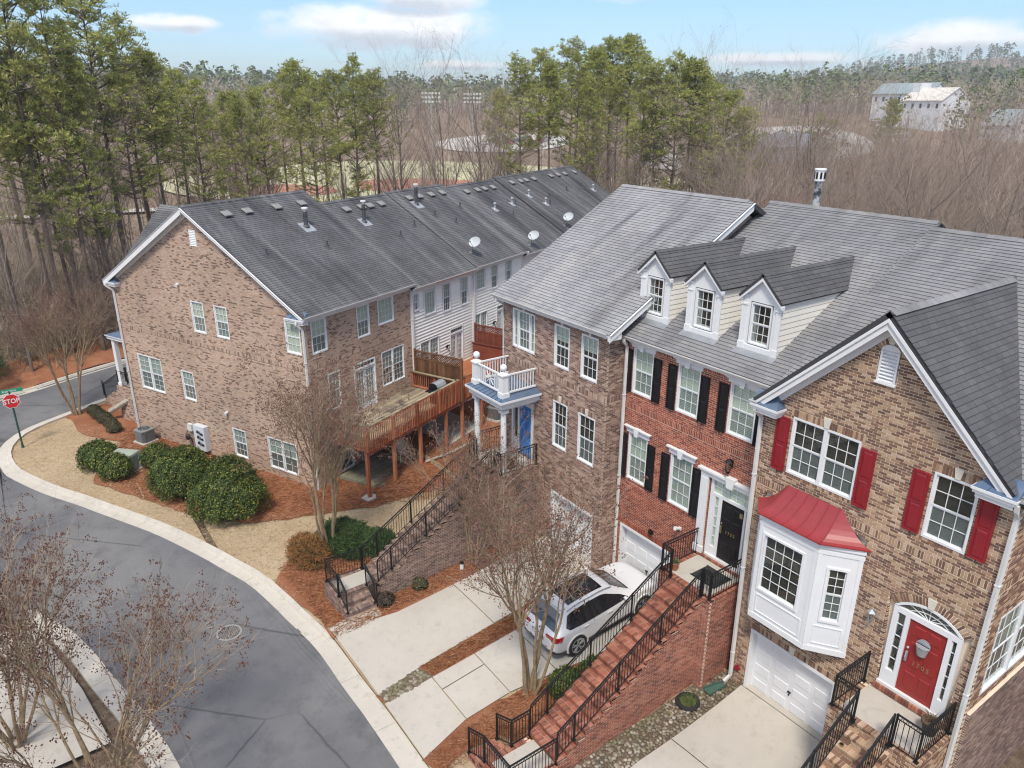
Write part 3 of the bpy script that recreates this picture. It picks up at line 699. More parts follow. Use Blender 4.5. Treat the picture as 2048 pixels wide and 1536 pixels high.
def smooth_line(pts, n=3):
    out = []
    for i in range(len(pts)-1):
        p0 = pts[max(0, i-1)]; p1 = pts[i]; p2 = pts[i+1]; p3 = pts[min(len(pts)-1, i+2)]
        for k in range(n):
            t = k/n; out.append(tuple(.5*((2*p1[j])+(-p0[j]+p2[j])*t+(2*p0[j]-5*p1[j]+4*p2[j]-p3[j])*t*t+(-p0[j]+3*p1[j]-3*p2[j]+p3[j])*t**3) for j in (0, 1)))
    out.append(pts[-1]); return out
def offset_line(pts, d):
    out = []
    for i, p in enumerate(pts):
        a = Vector(pts[max(0, i-1)]); b = Vector(pts[min(len(pts)-1, i+1)]); t = (b-a).normalized(); out.append((p[0]+t.y*-d, p[1]+t.x*d))
    return out
CB = smooth_line(curb_back[:-2], 3)+curb_back[-2:]
CB = [(9.0, -8.9), (6, -8.85), (2, -8.78)]+CB
def curb(name, line, side=1, height=.14, drops=()):
    """curb and gutter pan: separate precast lengths with joints; side=+1 puts the street on the left of the line"""
    k0 = offset_line(line, .0); k1 = offset_line(line, side*.15); k2 = offset_line(line, side*.19); k3 = offset_line(line, side*.66)
    lens = [0]
    for i in range(1, len(line)): lens.append(lens[-1]+math.dist(line[i], line[i-1]))
    L = lens[-1]; n = int(L/2.4)
    def at(K, s):
        s = min(max(s, 0), L-1e-6); i = max(j for j in range(len(lens)) if lens[j] <= s); i = min(i, len(line)-2); t = (s-lens[i])/(lens[i+1]-lens[i]); return Vector((K[i][0]+(K[i+1][0]-K[i][0])*t, K[i][1]+(K[i+1][1]-K[i][1])*t))
    root = bpy.data.objects.new(name, None); link(root, None, None, Matrix.Translation((line[0][0], line[0][1], -1)), kind='structure')
    for j in range(n):
        s0, s1 = L*j/n+.006, L*(j+1)/n-.006; mb = MB(); sub = 3
        for q in range(sub):
            a, b = s0+(s1-s0)*q/sub, s0+(s1-s0)*(q+1)/sub
            def prof_(s):
                c = at(k0, s); h = height
                for x0, x1 in drops:
                    if x0-.5 < c.x < x1+.5: h = min(h, max(.025, .025+(height-.025)*max(0, max(x0-c.x, c.x-x1))/.5))
                g = gz(*at(k3, s)); base = g
                P = [(at(k0, s), base+h-.0), (at(k1, s), base+h-.01), (at(k2, s), base-.0+.015), (at(k3, s), base+.028), (at(k3, s), base-.25), (at(k0, s), base-.25)]
                return [Vector((p.x, p.y, z)) for p, z in P]
            mb.prism(prof_(a), prof_(b))
        mb.build('curb_length', CURBM, root)
    return root
street_edge = offset_line(CB, .62)
curb('curb', CB, 1, .14, drops=((-9.9, -6.2), (-6.2, -2.9), (-.3, 3.4)))
far_side = [(9, -15.2), (0, -14.6), (-8.3, -15.1), (-12.2, -15.9), (-15.6, -16.7), (-18.5, -18.2), (-24, -21), (-32, -25), (-42, -30)]
far2 = [tuple(fromL(-26.0, -22)[:2]), tuple(fromL(-25.6, -8)[:2]), tuple(fromL(-25.4, 0)[:2]), tuple(fromL(-25.3, 7)[:2]), tuple(fromL(-25.3, 45)[:2])]
FS = smooth_line(far_side[:-3], 2)+far_side[-3:]
curb('curb', [p for p in FS][:-1], -1, .13, drops=((-16.2, -9.6),))
curb('curb', far2, -1, .13)
rp = [p for p in street_edge if True]+[tuple(fromL(-25.0, 45)[:2]), tuple(fromL(-25.0, 7)[:2]), tuple(fromL(-25.1, 0)[:2]), tuple(fromL(-25.3, -8)[:2]), tuple(fromL(-25.7, -22)[:2]), (-48, -36), (-42, -30.4)]+[p for p in offset_line(FS, -.62)][::-1][1:]
sheet('road', rp, .012, ASPHALT, step=.7)
# lawns and planting beds
yard = [(9, -8.9)]+CB[1:-1]+[tuple(fromL(-19.0, 12)[:2]), tuple(fromL(-14.3, 12)[:2]), tuple(fromL(-14.0, 0)[:2]), tuple(fromL(0, 0)[:2]), tuple(fromL(0, 13)[:2]), (-12.6, 9), (-12.6, .2), (9, .2)]
sheet('lawn', yard, .035, LAWN, step=.4)
# pine straw beds
def bed(name, poly, off, mat, step=.35):
    """a bed with a ragged edge"""
    rb = random.Random(len(poly)+int(poly[0][0]*10)); out = []
    for i in range(len(poly)):
        a, b = poly[i], poly[(i+1) % len(poly)]; L = math.dist(a, b); n = max(1, int(L/.45)) if L < 30 else 1
        for k in range(n): t = k/n; j_ = .10 if n > 1 else 0; out.append((a[0]+(b[0]-a[0])*t+rb.uniform(-j_, j_), a[1]+(b[1]-a[1])*t+rb.uniform(-j_, j_)))
    return sheet(name, out, off, mat, step=step)
bed('pine_straw_bed', [tuple(fromL(-.0, 13)[:2]), tuple(fromL(-.0, 0)[:2]), tuple(fromL(-14.1, -.0)[:2]), tuple(fromL(-14.6, -.6)[:2]), tuple(fromL(-12.6, -2.1)[:2]), tuple(fromL(-10.5, -2.6)[:2]), (-29.7, -13.2), (-27.2, -13.9), (-24.4, -12.3), (-21.5, -10.8), (-19.2, -8.9), (-18.6, -7.4), (-17.9, -5.6), (-17.0, -4.0), (-16.9, -2.2), (-16.4, .5), (-14.6, 4), (-12.7, 6), (-12.7, 12)], .075, STRAW, step=.35)
bed('pine_straw_bed', [tuple(fromL(-14.2, 11)[:2]), tuple(fromL(-19.0, 11)[:2]), tuple(fromL(-19.0, .4)[:2]), tuple(fromL(-19.2, -1.2)[:2]), tuple(fromL(-16, -2.2)[:2]), tuple(fromL(-13.5, -1.6)[:2]), tuple(fromL(-13.6, 0)[:2]), tuple(fromL(-14.2, 0)[:2])], .078, STRAW, step=.35)
bed('pine_straw_bed', [(-11.2, -8.95), (-12.6, -9.15), (-14.3, -9.45), (-15.6, -8.4), (-16.4, -7.4), (-16.2, -6.4), (-14.9, -5.3), (-12.9, -5.0), (-12.2, -5.0), (-12.2, -1), (-9.75, -1), (-9.75, -4.5), (-9.6, -6.4), (-9.9, -7.4), (-10.05, -7.6), (-10.05, -8.9)], .079, STRAW, step=.3)
bed('pine_straw_bed', [(-7.02, .1), (-6.32, .1), (-6.32, -5), (-6.4, -8.75), (-6.85, -8.75), (-7.0, -7.2), (-7.05, -3)], .079, STRAW, step=.3)
bed('pine_straw_bed', [(-3.9, -3.1), (-2.5, -1.0), (-2.5, -6.3), (-3.2, -6.6), (-3.4, -8.2), (-3.0, -8.75), (-4.0, -8.75), (-4.3, -7.6), (-4.35, -6.2), (-4.2, -5.2), (-4.05, -4.2)], .079, STRAW, step=.3)
ROCKM = mat_plain('dark soil', (.10, .07, .05), 1, (.16, .12, .08), 6, .8, 30)
sheet('stone_bed', [(-1.15, .1), (-.1, .1), (-.1, -8.7), (-1.25, -8.7)], .05, ROCKM, step=.3); sheet('stone_bed', [(-7.0, -7.25), (-6.35, -7.0), (-6.35, -8.7), (-6.9, -8.75)], .09, ROCKM, step=.3)
# driveways as separate poured slabs
def drive(label, slabs, mats):
    root = bpy.data.objects.new('driveway', None); link(root, None, None, Matrix.Translation((slabs[0][0][0], slabs[0][0][1], gz(*slabs[0][0]))), kind='structure')
    for i, s in enumerate(slabs): sheet('slab', s, .105, mats[i % len(mats)] if isinstance(mats, list) else mats, step=.4, parent=root, kind=None)
j = .014
drive('1701', [[(-9.45, .35), (-7.02, .35), (-7.02, -.02), (-9.45, -.02)], [(-9.70, -.04), (-7.02, -.04), (-7.04, -4.3+j), (-9.72, -4.3+j)], [(-9.72, -4.3-j), (-7.04, -4.3-j), (-7.0, -7.2), (-6.82, -8.75), (-10.02, -8.8), (-10.0, -7.6), (-9.75, -6.6)]], DRIVE)
drive('1703', [[(-6.4, 1.1), (-3.95, 1.1), (-3.95, .76), (-6.4, .76)], [(-6.28, .74), (-2.95, .74), (-2.95, -1.6), (-3.9, -3.1), (-4.05, -3.9+j), (-6.30, -3.9+j)], [(-6.30, -3.9-j), (-4.05, -3.9-j), (-4.3, -5.4), (-4.32, -5.55+j), (-6.32, -5.55+j)], [(-6.32, -5.55-j), (-5.75, -5.55-j), (-5.75, -7.1), (-6.36, -7.1)], [(-5.72, -5.55-j), (-4.32, -5.55-j), (-4.33, -7.1), (-5.72, -7.1)],
    [(-6.36, -7.13), (-4.33, -7.13), (-4.2, -7.7), (-3.95, -8.75), (-6.4, -8.75)]], [DRIVE2, DRIVE2, DRIVE, DRIVE, DRIVE, DRIVE])
drive('1705', [[(-.04, .35), (2.66, .35), (2.66, -.02), (-.04, -.02)], [(-.1, -.04), (3.25, -.04), (3.25, -3+j), (-.1, -3+j)], [(-.1, -3-j), (3.25, -3-j), (3.4, -6.2+j), (-.1, -6.2+j)], [(-.1, -6.2-j), (3.4, -6.2-j), (3.5, -8.7), (-.3, -8.7)]], DRIVE)
drive('across', [[(-16.2, -17.0), (-12.4, -16.2), (-9.6, -15.8), (-9.4, -18), (-13.4, -18.6+j), (-18.4, -19.2)], [(-9.4, -18-j), (-8, -24), (-20, -25), (-18.4, -19.2-j), (-13.4, -18.6-j)]], DRIVE)
bed('pine_straw_bed', [(-17.0, -17.6), (-16.2, -17.25), (-18.2, -19.2), (-20, -25), (-40, -31), (-41, -30.4), (-24, -21.5)], .08, STRAW, step=.5)
sheet('walkway', [(-10.55, -7.05), (-10.0, -7.05), (-9.98, -8.78), (-10.6, -8.85)], .10, DRIVE, step=.3)
bed('pine_straw_bed', [tuple(fromL(-25.5, 45)[:2]), tuple(fromL(-25.5, 7)[:2]), tuple(fromL(-25.6, -8)[:2]), tuple(fromL(-26.2, -22)[:2]), tuple(fromL(-30.5, -22)[:2]), tuple(fromL(-29.5, 7)[:2]), tuple(fromL(-30, 45)[:2])], .05, STRAW, step=1.0)
# rear patios and pads of the left row
PATIO = mat_pieces('mossy grey deck boards', [(.30, .28, .21), (.35, .32, .25), (.25, .25, .17), (.22, .22, .15), (.38, .35, .28)], dirt=(.6, 1.1), dscale=1.3, streak=[((.14, .17, .07), (1, 1, 1), .7, .6)], streak_rng=(.45, .65))
pt = thing('patio', fromL(1.8, 2.8, -.62), 'mossy grey plank patio under the wooden deck', 'patio'); pp = Pieces(pt, 'plank', 'planks', PATIO, 60)
PP_ = Plane((0, 0, -.66), (0, 1, 0), (-1, 0, 0), LF)
for i in range(17): v = -2.95+i*.16; PP_.frame = LF; pp.add(PP_, 1.15+(.0 if i > 3 else (3-i)*.12), 4.25, v, v+.15, -.1, .06+R.uniform(0, .01))
pp.done()
sheet('concrete_pad', [tuple(fromL(.1, 7.3)[:2]), tuple(fromL(2.9, 6.6)[:2]), tuple(fromL(2.9, 9.4)[:2]), tuple(fromL(.1, 10.4)[:2])], .12, DRIVE2, step=.4)
tb_ = MB(); 
# ================================================================== right-hand row
X3, Z3 = Vector((1, 0, 0)), Vector((0, 0, 1))
def front_core(house, pl, outline, back, mat):
    mb = MB(); pl.prism(mb, outline, -.45, -.09); return mb.build('wall_core', mat, house, pl.frame)
def arch_points(cx, z0, a, rise, n=12, grow=0.0):
    Rr = (a*a+rise*rise)/(2*rise); zc = z0+rise-Rr; th = math.asin(a/Rr); Rr += grow
    return [(cx+Rr*math.sin(-th+2*th*i/n), zc+Rr*math.cos(-th+2*th*i/n)) for i in range(n+1)], Rr, zc, th
def arch_bricks(bag, mortar, pl, cx, z0, a, rise, h=.2, skip=0):
    pts, Rr, zc, th = arch_points(cx, z0, a, rise); n = int(2*th*Rr/.0677)
    inner, *_ = arch_points(cx, z0, a, rise, 14); outer, *_ = arch_points(cx, z0, a, rise, 14, h)
    for i in range(14): pl.prism(mortar, [inner[i], inner[i+1], outer[i+1], outer[i]], -.088, -.007)
    for i in range(n):
        t = -th+2*th*(i+.5)/n
        if abs(t)*Rr < skip: continue
        o = pl.p(cx+Rr*math.sin(t), zc+Rr*math.cos(t)); U = pl.U*math.cos(t)-pl.V*math.sin(t); V = pl.U*math.sin(t)+pl.V*math.cos(t)
        q = Plane(o, U, V, pl.frame); bag.add(q, -.028, .028, .006, h-.006, -.085, R.uniform(0, .003))
    return inner, outer

# ------------------------------------------------ townhouse 1701 (rose-brown brick, white balcony porch)
F1 = Plane((0, 0, 0), (1, 0, 0), (0, 0, 1))
H1 = thing('townhouse', (-9.7, 5, 0), 'rose-brown brick townhouse with a blue front door under a white balcony porch', 'townhouse')
b1 = Pieces(H1, 'brick', 'brickwork', P_R1, 300); m1 = MB()
out1 = rect(-12.65, -6.70, -.9, 9.36)
win1 = [(-12.03, -10.64, 7.55, 9.08, dict(sides=True, cols=3, blind='slat')), (-9.48, -8.64, 7.49, 9.06, dict(blind='half', screen=False)), (-8.01, -7.15, 7.49, 9.06, dict(blind='half', screen=False)),
        (-9.46, -8.65, 4.33, 6.16, dict(blind=None, screen=True)), (-8.03, -7.14, 4.33, 6.16, dict(blind=None, screen=True))]
h1 = [rect(a, b, c, d) for a, b, c, d, _ in win1]
h1 += [rect(-9.45, -7.03, -.9, 2.45), rect(-9.52, -6.96, 2.45, 2.65), rect(-12.07, -10.63, 3.05, 5.62)]
for a, b, c, d, _ in win1[3:]: h1.append(rect(a-.1, b+.1, d, d+.2)); soldiers(b1, m1, F1, a-.1, b+.1, d, d+.2)
for a, b, c, d, _ in win1: h1.append(rect(a-.04, b+.04, c-.068, c)); soldiers(b1, m1, F1, a-.04, b+.04, c-.068, c)
soldiers(b1, m1, F1, -9.52, -6.96, 2.45, 2.65)
lay_bricks(b1, m1, F1, out1, h1, bands=[(6.90, 7.103), (9.10, 9.303)], vmin=-.9)
S1 = Plane((-6.70, 0, 0), (0, 1, 0), (0, 0, 1))
lay_bricks(b1, m1, S1, rect(.10, .80, -.9, 9.36), [], bands=[(6.90, 7.103), (9.10, 9.303)], vmin=-.9)
m1.build('mortar_joints', M_R1, H1)
front_core(H1, F1, [(-12.65, -.9), (-9.45, -.9), (-9.45, 2.45), (-7.03, 2.45), (-7.03, -.9), (-6.79, -.9), (-6.79, 9.36), (-12.65, 9.36)], 0, M_R1)
mb = MB(); mb.prism([(-12.65, .45, -.9), (-12.65, .45, 9.5), (-12.65, 6.2, 12.85), (-12.65, 12.2, 9.45), (-12.65, 12.2, -.9)], [(-6.79, .45, -.9), (-6.79, .45, 9.5), (-6.79, 6.2, 12.85), (-6.79, 12.2, 9.45), (-6.79, 12.2, -.9)])
mb.build('side_wall', M_R1, H1)
for a, b, c, d, kw in win1:
    window(H1, F1, a, b, c, d, **kw); keystone(H1, F1, (a+b)/2, d+.005, .24, .13)
garage_door(H1, F1, -9.36, -7.12, .18, 2.35, rec=.30)
# roof
s1 = math.atan2(3.68, 6.5); RP1 = Plane((0, -.30, 9.47), (1, 0, 0), (0, math.cos(s1), math.sin(s1))); L1 = 6.5/math.cos(s1)
roof_slab(H1, RP1, rect(-12.95, -6.36, 0, L1))
RP1b = Plane((0, 12.7, 9.47), (-1, 0, 0), (0, -math.cos(s1), math.sin(s1))); roof_slab(H1, RP1b, rect(6.36, 12.95, 0, L1))
r1b = Pieces(H1, 'shingle', 'shingle_roof', P_SH1, 300, 'wedge')
lay_shingles(r1b, RP1, rect(-12.99, -6.33, -.03, L1), sd=1); lay_shingles(r1b, RP1b, rect(6.36, 12.95, L1-2.2, L1), sd=2)
def caps(bag, p, q, frame=None, w=.15, step=.2):
    p = Vector(p); q = Vector(q); d = (q-p).normalized(); n = int((q-p).length/step)
    for i in range(n):
        for s in (1, -1):
            sd = d.cross(Vector((0, 0, 1))).normalized()*s; V = (sd-Vector((0, 0, .5))).normalized()
            o = p+d*(i*step)+Vector((0, 0, .045)); U = d
            if d.cross(V).z < 0: o = o+d*step; U = -d
            bag.add(Plane(o, U, V, frame), -.005, step+.01, -.01, w, -.02, .006+.008*(i % 2))
caps(r1b, (-12.95, 6.2, 13.15), (-6.36, 6.2, 13.15))
r1b.done(); b1.done()
def rake(house, p, q, frame=None, w=.24, th=.035, drop=.02, out=(1, 0, 0), crown=True, mat=None):
    """white rake board hanging under a sloping roof edge, with a small crown strip"""
    p = Vector(p); q = Vector(q); o = Vector(out); z = Vector((0, 0, 1)); mb = MB()
    mb.prism([p, p-z*w, p-z*w+o*th, p+o*th], [q, q-z*w, q-z*w+o*th, q+o*th])
    if crown: mb.prism([p-z*.0+o*th, p-z*.07+o*th, p+o*(th+.04)-z*.02, p+o*(th+.05)], [q-z*.0+o*th, q-z*.07+o*th, q+o*(th+.04)-z*.02, q+o*(th+.05)])
    return mb.build('rake_board', mat or WHITE, house, frame)
rake(H1, (-6.358, -.29, 9.44), (-6.358, 6.2, 13.11), w=.26)
rake(H1, (-12.90, -.27, 9.45), (-12.90, 6.2, 13.11), out=(-1, 0, 0))
mb = MB(); mb.box(-12.9, -6.42, -.26, -.02, 9.30, 9.33); mb.box(-12.9, -6.42, -.28, -.25, 9.28, 9.46); mb.box(-12.9, -6.45, -.05, -.012, 9.20, 9.30)
mb.prism([(-6.42, -.30, 9.22), (-6.36, -.30, 9.22), (-6.36, .25, 9.22), (-6.42, .25, 9.22)], [(-6.42, -.30, 9.44), (-6.36, -.30, 9.44), (-6.36, .25, 9.72), (-6.42, .25, 9.72)]); mb.build('soffit', WHITE, H1)
gutter(H1, (-13.0, -.28, 9.37), (-6.40, -.28, 9.37), (0, -1, 0))
downspout(H1, [(-12.72, -.30, 9.36), (-12.72, -.30, 9.26), (-12.72, .06, 9.05), (-12.72, .06, .2), (-12.72, -.2, .05)])
# entrance surround and blue door
mb = MB(); F1.box(mb, -12.05, -11.95, 3.15, 5.35, -.085, .03); F1.box(mb, -10.77, -10.65, 3.15, 5.35, -.085, .03); F1.box(mb, -12.07, -10.63, 5.35, 5.50, -.085, .05); F1.box(mb, -12.11, -10.59, 5.50, 5.60, -.085, .09)
F1.box(mb, -11.66, -11.56, 3.15, 5.35, -.085, .012); F1.box(mb, -11.95, -11.66, 3.15, 3.75, -.085, -.01)
ds = mb.build('door_surround', WHITE, H1)
mb = MB(); F1.box(mb, -11.90, -11.71, 3.78, 5.30, -.07, -.06); mb.build('sidelight', GLASS, ds)
mb = MB(); F1.box(mb, -11.95, -11.66, 3.75, 5.35, -.086, -.082); mb.build('room_backing', DARK, ds)
mb = MB(); F1.box(mb, -11.56, -10.77, 3.18, 5.35, -.08, -.035); six_panels(mb, F1, -11.54, -10.79, 3.2, 5.33, -.035); dr = mb.build('front_door', BLUEDOOR, H1); dr['label'] = 'bright blue panelled front door'
mb = MB(); mb.sphere(F1.p(-10.86, 4.15, 0), .035, 8, 6); F1.box(mb, -10.88, -10.84, 4.22, 4.30, -.03, .0); mb.build('door_knob', IRON, dr)
text_part('1701', F1, -11.16, 4.75, .16, -.018, BRASS, dr)

# ------------------------------------------------ townhouse 1703 (red brick)
F2 = Plane((0, .80, 0), (1, 0, 0), (0, 0, 1))
H2 = thing('townhouse', (-3.7, 6, 0), 'red brick townhouse with black shutters, three white dormers and door number 1703', 'townhouse')
b2 = Pieces(H2, 'brick', 'brickwork', P_R2, 300); m2 = MB()
wu = [(-6.29, -5.39, 7.30, 8.90), (-4.34, -3.45, 7.30, 8.90), (-2.34, -1.40, 7.28, 8.90)]; wl = [(-6.28, -5.39, 4.10, 5.88), (-4.33, -3.41, 4.05, 5.86)]
h2 = [rect(*w) for w in wu+wl]+[rect(-6.42, -3.95, -.9, 2.22), rect(-6.5, -3.9, 2.22, 2.42), rect(-2.70, -1.05, 2.9, 5.72)]
for a, b, c, d in wu+wl: h2.append(rect(a-.04, b+.04, c-.10, c)); soldiers(b2, m2, F2, a-.04, b+.04, c-.10, c)
soldiers(b2, m2, F2, -6.5, -3.9, 2.22, 2.42)
lay_bricks(b2, m2, F2, rect(-6.695, -.62, -.9, 9.15), h2, bands=[(6.70, 6.903), (8.92, 9.123)], vmin=-.9)
m2.build('mortar_joints', M_R2, H2); b2.done()
front_core(H2, F2, [(-6.69, -.9), (-6.42, -.9), (-6.42, 2.22), (-3.95, 2.22), (-3.95, -.9), (-.62, -.9), (-.62, 9.15), (-6.69, 9.15)], 0, M_R2)
mb = MB(); mb.box(-6.69, -.62, 1.25, 14, -.9, 9.2); mb.build('side_wall', M_R2, H2)
def crosshead(house, pl, u0, u1, v0, v1, key=True):
    mb = MB(); h = v1-v0; pl.box(mb, u0+.08, u1-.08, v0, v0+h*.55, .004, .05); pl.box(mb, u0+.05, u1-.05, v0+h*.55, v0+h*.72, .004, .075)
    pl.box(mb, u0+.02, u1-.02, v0+h*.72, v0+h*.88, .004, .10); pl.box(mb, u0, u1, v0+h*.88, v1, .004, .13)
    if key: m = (u0+u1)/2; pl.prism(mb, [(m-.07, v0-.03), (m+.07, v0-.03), (m+.12, v1+.02), (m-.12, v1+.02)], .004, .15)
    return mb.build('window_crosshead', WHITE, house, pl.frame)
for k, (a, b, c, d) in enumerate(wu+wl):
    window(H2, F2, a, b, c, d, blind='full' if k not in (4,) else 'slat', screen=(k != 4), back=-.086)
    crosshead(H2, F2, a-.16, b+.16, d-.01, d+.17 if k < 3 else d+.22)
    shutter(H2, F2, a-.39, a-.05, c-.02, d-.14, BLACKP)
    if k != 2: shutter(H2, F2, b+.03, b+.36, c-.02, d-.14, BLACKP)
    else: shutter(H2, F2, b+.03, b+.36, c-.02, d-.14, BLACKP)
garage_door(H2, F2, -6.33, -4.04, -.02, 2.13)
# entrance
mb = MB()
for a, b in ((-3.01, -2.72), (-1.02, -.73)):
    F2.box(mb, a, b, 2.95, 5.70, .004, .075); F2.box(mb, a-.03, b+.03, 2.95, 3.20, .004, .105); F2.box(mb, a+.05, b-.05, 3.25, 5.6, .075, .085)
F2.box(mb, -3.02, -.72, 5.70, 5.80, .004, .085); F2.box(mb, -3.06, -.68, 5.80, 5.86, .004, .11); F2.box(mb, -3.11, -.63, 5.86, 5.92, .004, .15)
F2.prism(mb, [(-1.98, 5.66), (-1.76, 5.66), (-1.70, 6.0), (-2.04, 6.0)], .004, .17)
sur = mb.build('door_surround', WHITE, H2)
mb = MB()
for a, b, c, d in ((-2.66, -2.55, 2.95, 5.68), (-1.16, -1.06, 2.95, 5.68), (-2.55, -1.16, 5.10, 5.20), (-2.55, -1.16, 5.62, 5.68), (-2.27, -2.19, 3.05, 5.10), (-1.37, -1.30, 3.05, 5.10), (-2.55, -2.27, 3.05, 3.35), (-1.30, -1.16, 3.05, 3.35)): F2.box(mb, a, b, c, d, -.085, -.02)
mb.build('door_frame', WHITE, sur)
mb = MB(); F2.box(mb, -2.55, -2.45, 3.35, 5.10, -.085, -.03); F2.box(mb, -2.33, -2.27, 3.35, 5.1, -.085, -.03)
for i in range(1, 5): F2.box(mb, -2.45, -2.33, 3.35+i*.35-.01, 3.35+i*.35+.01, -.075, -.05)
for i in range(1, 5): F2.box(mb, -2.55+i*.278-.01, -2.55+i*.278+.01, 5.2, 5.62, -.075, -.05)
F2.box(mb, -2.55, -1.16, 5.40, 5.42, -.075, -.052); mb.build('sidelight_bars', WHITE, sur)
mb = MB(); F2.box(mb, -2.45, -2.33, 3.35, 5.1, -.068, -.064); F2.box(mb, -2.55, -1.16, 5.2, 5.62, -.068, -.064); mb.build('pane', GLASS, sur)
mb = MB(); F2.box(mb, -2.55, -1.16, 3.05, 5.65, -.0885, -.0865); mb.build('room_backing', BLIND, sur)
mb = MB(); F2.box(mb, -2.19, -1.37, 3.08, 5.10, -.083, -.035); six_panels(mb, F2, -2.17, -1.39, 3.1, 5.08, -.035); dr = mb.build('front_door', BLACKP, H2); dr['label'] = 'black six-panel front door numbered 1703'
text_part('1703', F2, -1.78, 4.03, .155, -.018, BRASS, dr, 1.25)
mb = MB(); F2.box(mb, -2.14, -2.09, 3.98, 4.25, -.03, .01); mb.tube([F2.p(-2.115, 4.22, .0), F2.p(-2.115, 4.1, .05), F2.p(-2.115, 3.98, .0)], .012, 6); mb.sphere(F2.p(-2.115, 4.32, -.01), .03, 8, 6); mb.build('door_handle', BRASS, dr)
mb = MB(); F2.box(mb, -1.50, -1.40, 4.8, 4.95, -.03, .0); mb.build('knocker', BRASS, dr)
mb = MB(); F2.box(mb, -2.60, -1.10, 2.98, 3.05, -.085, .06); mb.build('threshold', TRIM_OFF, sur)
mb = MB(); n = 24
for i in range(n): b2x = -2.85+i*.085; F2.box(mb, b2x, b2x+.075, 2.90, 2.975, -.06, .12, 0, R.random())
mb.build('sill_bricks', P_STEP[0], sur, rnd=True)
# roofs of 1703 and 1705 share a plane
def zmain(y): return 9.00+.53*y
s2 = math.atan(.53); RP2 = Plane((0, .55, zmain(.55)), (1, 0, 0), (0, math.cos(s2), math.sin(s2))); L2 = (7.6-.55)/math.cos(s2)
roof_slab(H2, RP2, rect(-6.69, -.62, 0, L2))
RP2b = Plane((0, 14.65, zmain(.55)), (-1, 0, 0), (0, -math.cos(s2), math.sin(s2))); roof_slab(H2, RP2b, rect(.62, 6.69, 0, L2))
r2b = Pieces(H2, 'shingle', 'shingle_roof', P_SH2, 300, 'wedge')
dorm = [(-6.12), (-4.11), (-2.07)]; DY = 1.40; DW = .645
v_of = lambda y: (y-.55)/math.cos(s2)
holes = [[(c-.55, v_of(DY+.1)), (c+.55, v_of(DY+.1)), (c+.55, v_of(4.3)), (c, v_of(5.3)), (c-.55, v_of(4.3))] for c in dorm]
lay_shingles(r2b, RP2, rect(-6.66, -.66, -.03, L2), holes, sd=3); lay_shingles(r2b, RP2b, rect(.66, 6.69, L2-2, L2), sd=4)
caps(r2b, (-6.7, 7.6, zmain(7.6)), (-.66, 7.6, zmain(7.6)))
gutter(H2, (-6.66, .585, 9.16), (-.72, .585, 9.16), (0, -1, 0))
mb = MB(); mb.box(-6.66, -.64, .595, .62, 9.10, 9.28); mb.box(-6.66, -.64, .62, .79, 9.10, 9.13); mb.box(-6.66, -.64, .72, .796, 9.06, 9.10); mb.build('soffit', WHITE, H2)
downspout(H2, [(-6.52, .52, 9.17), (-6.52, .52, 9.05), (-6.56, .72, 8.86), (-6.56, .72, .15), (-6.56, .40, .03)])
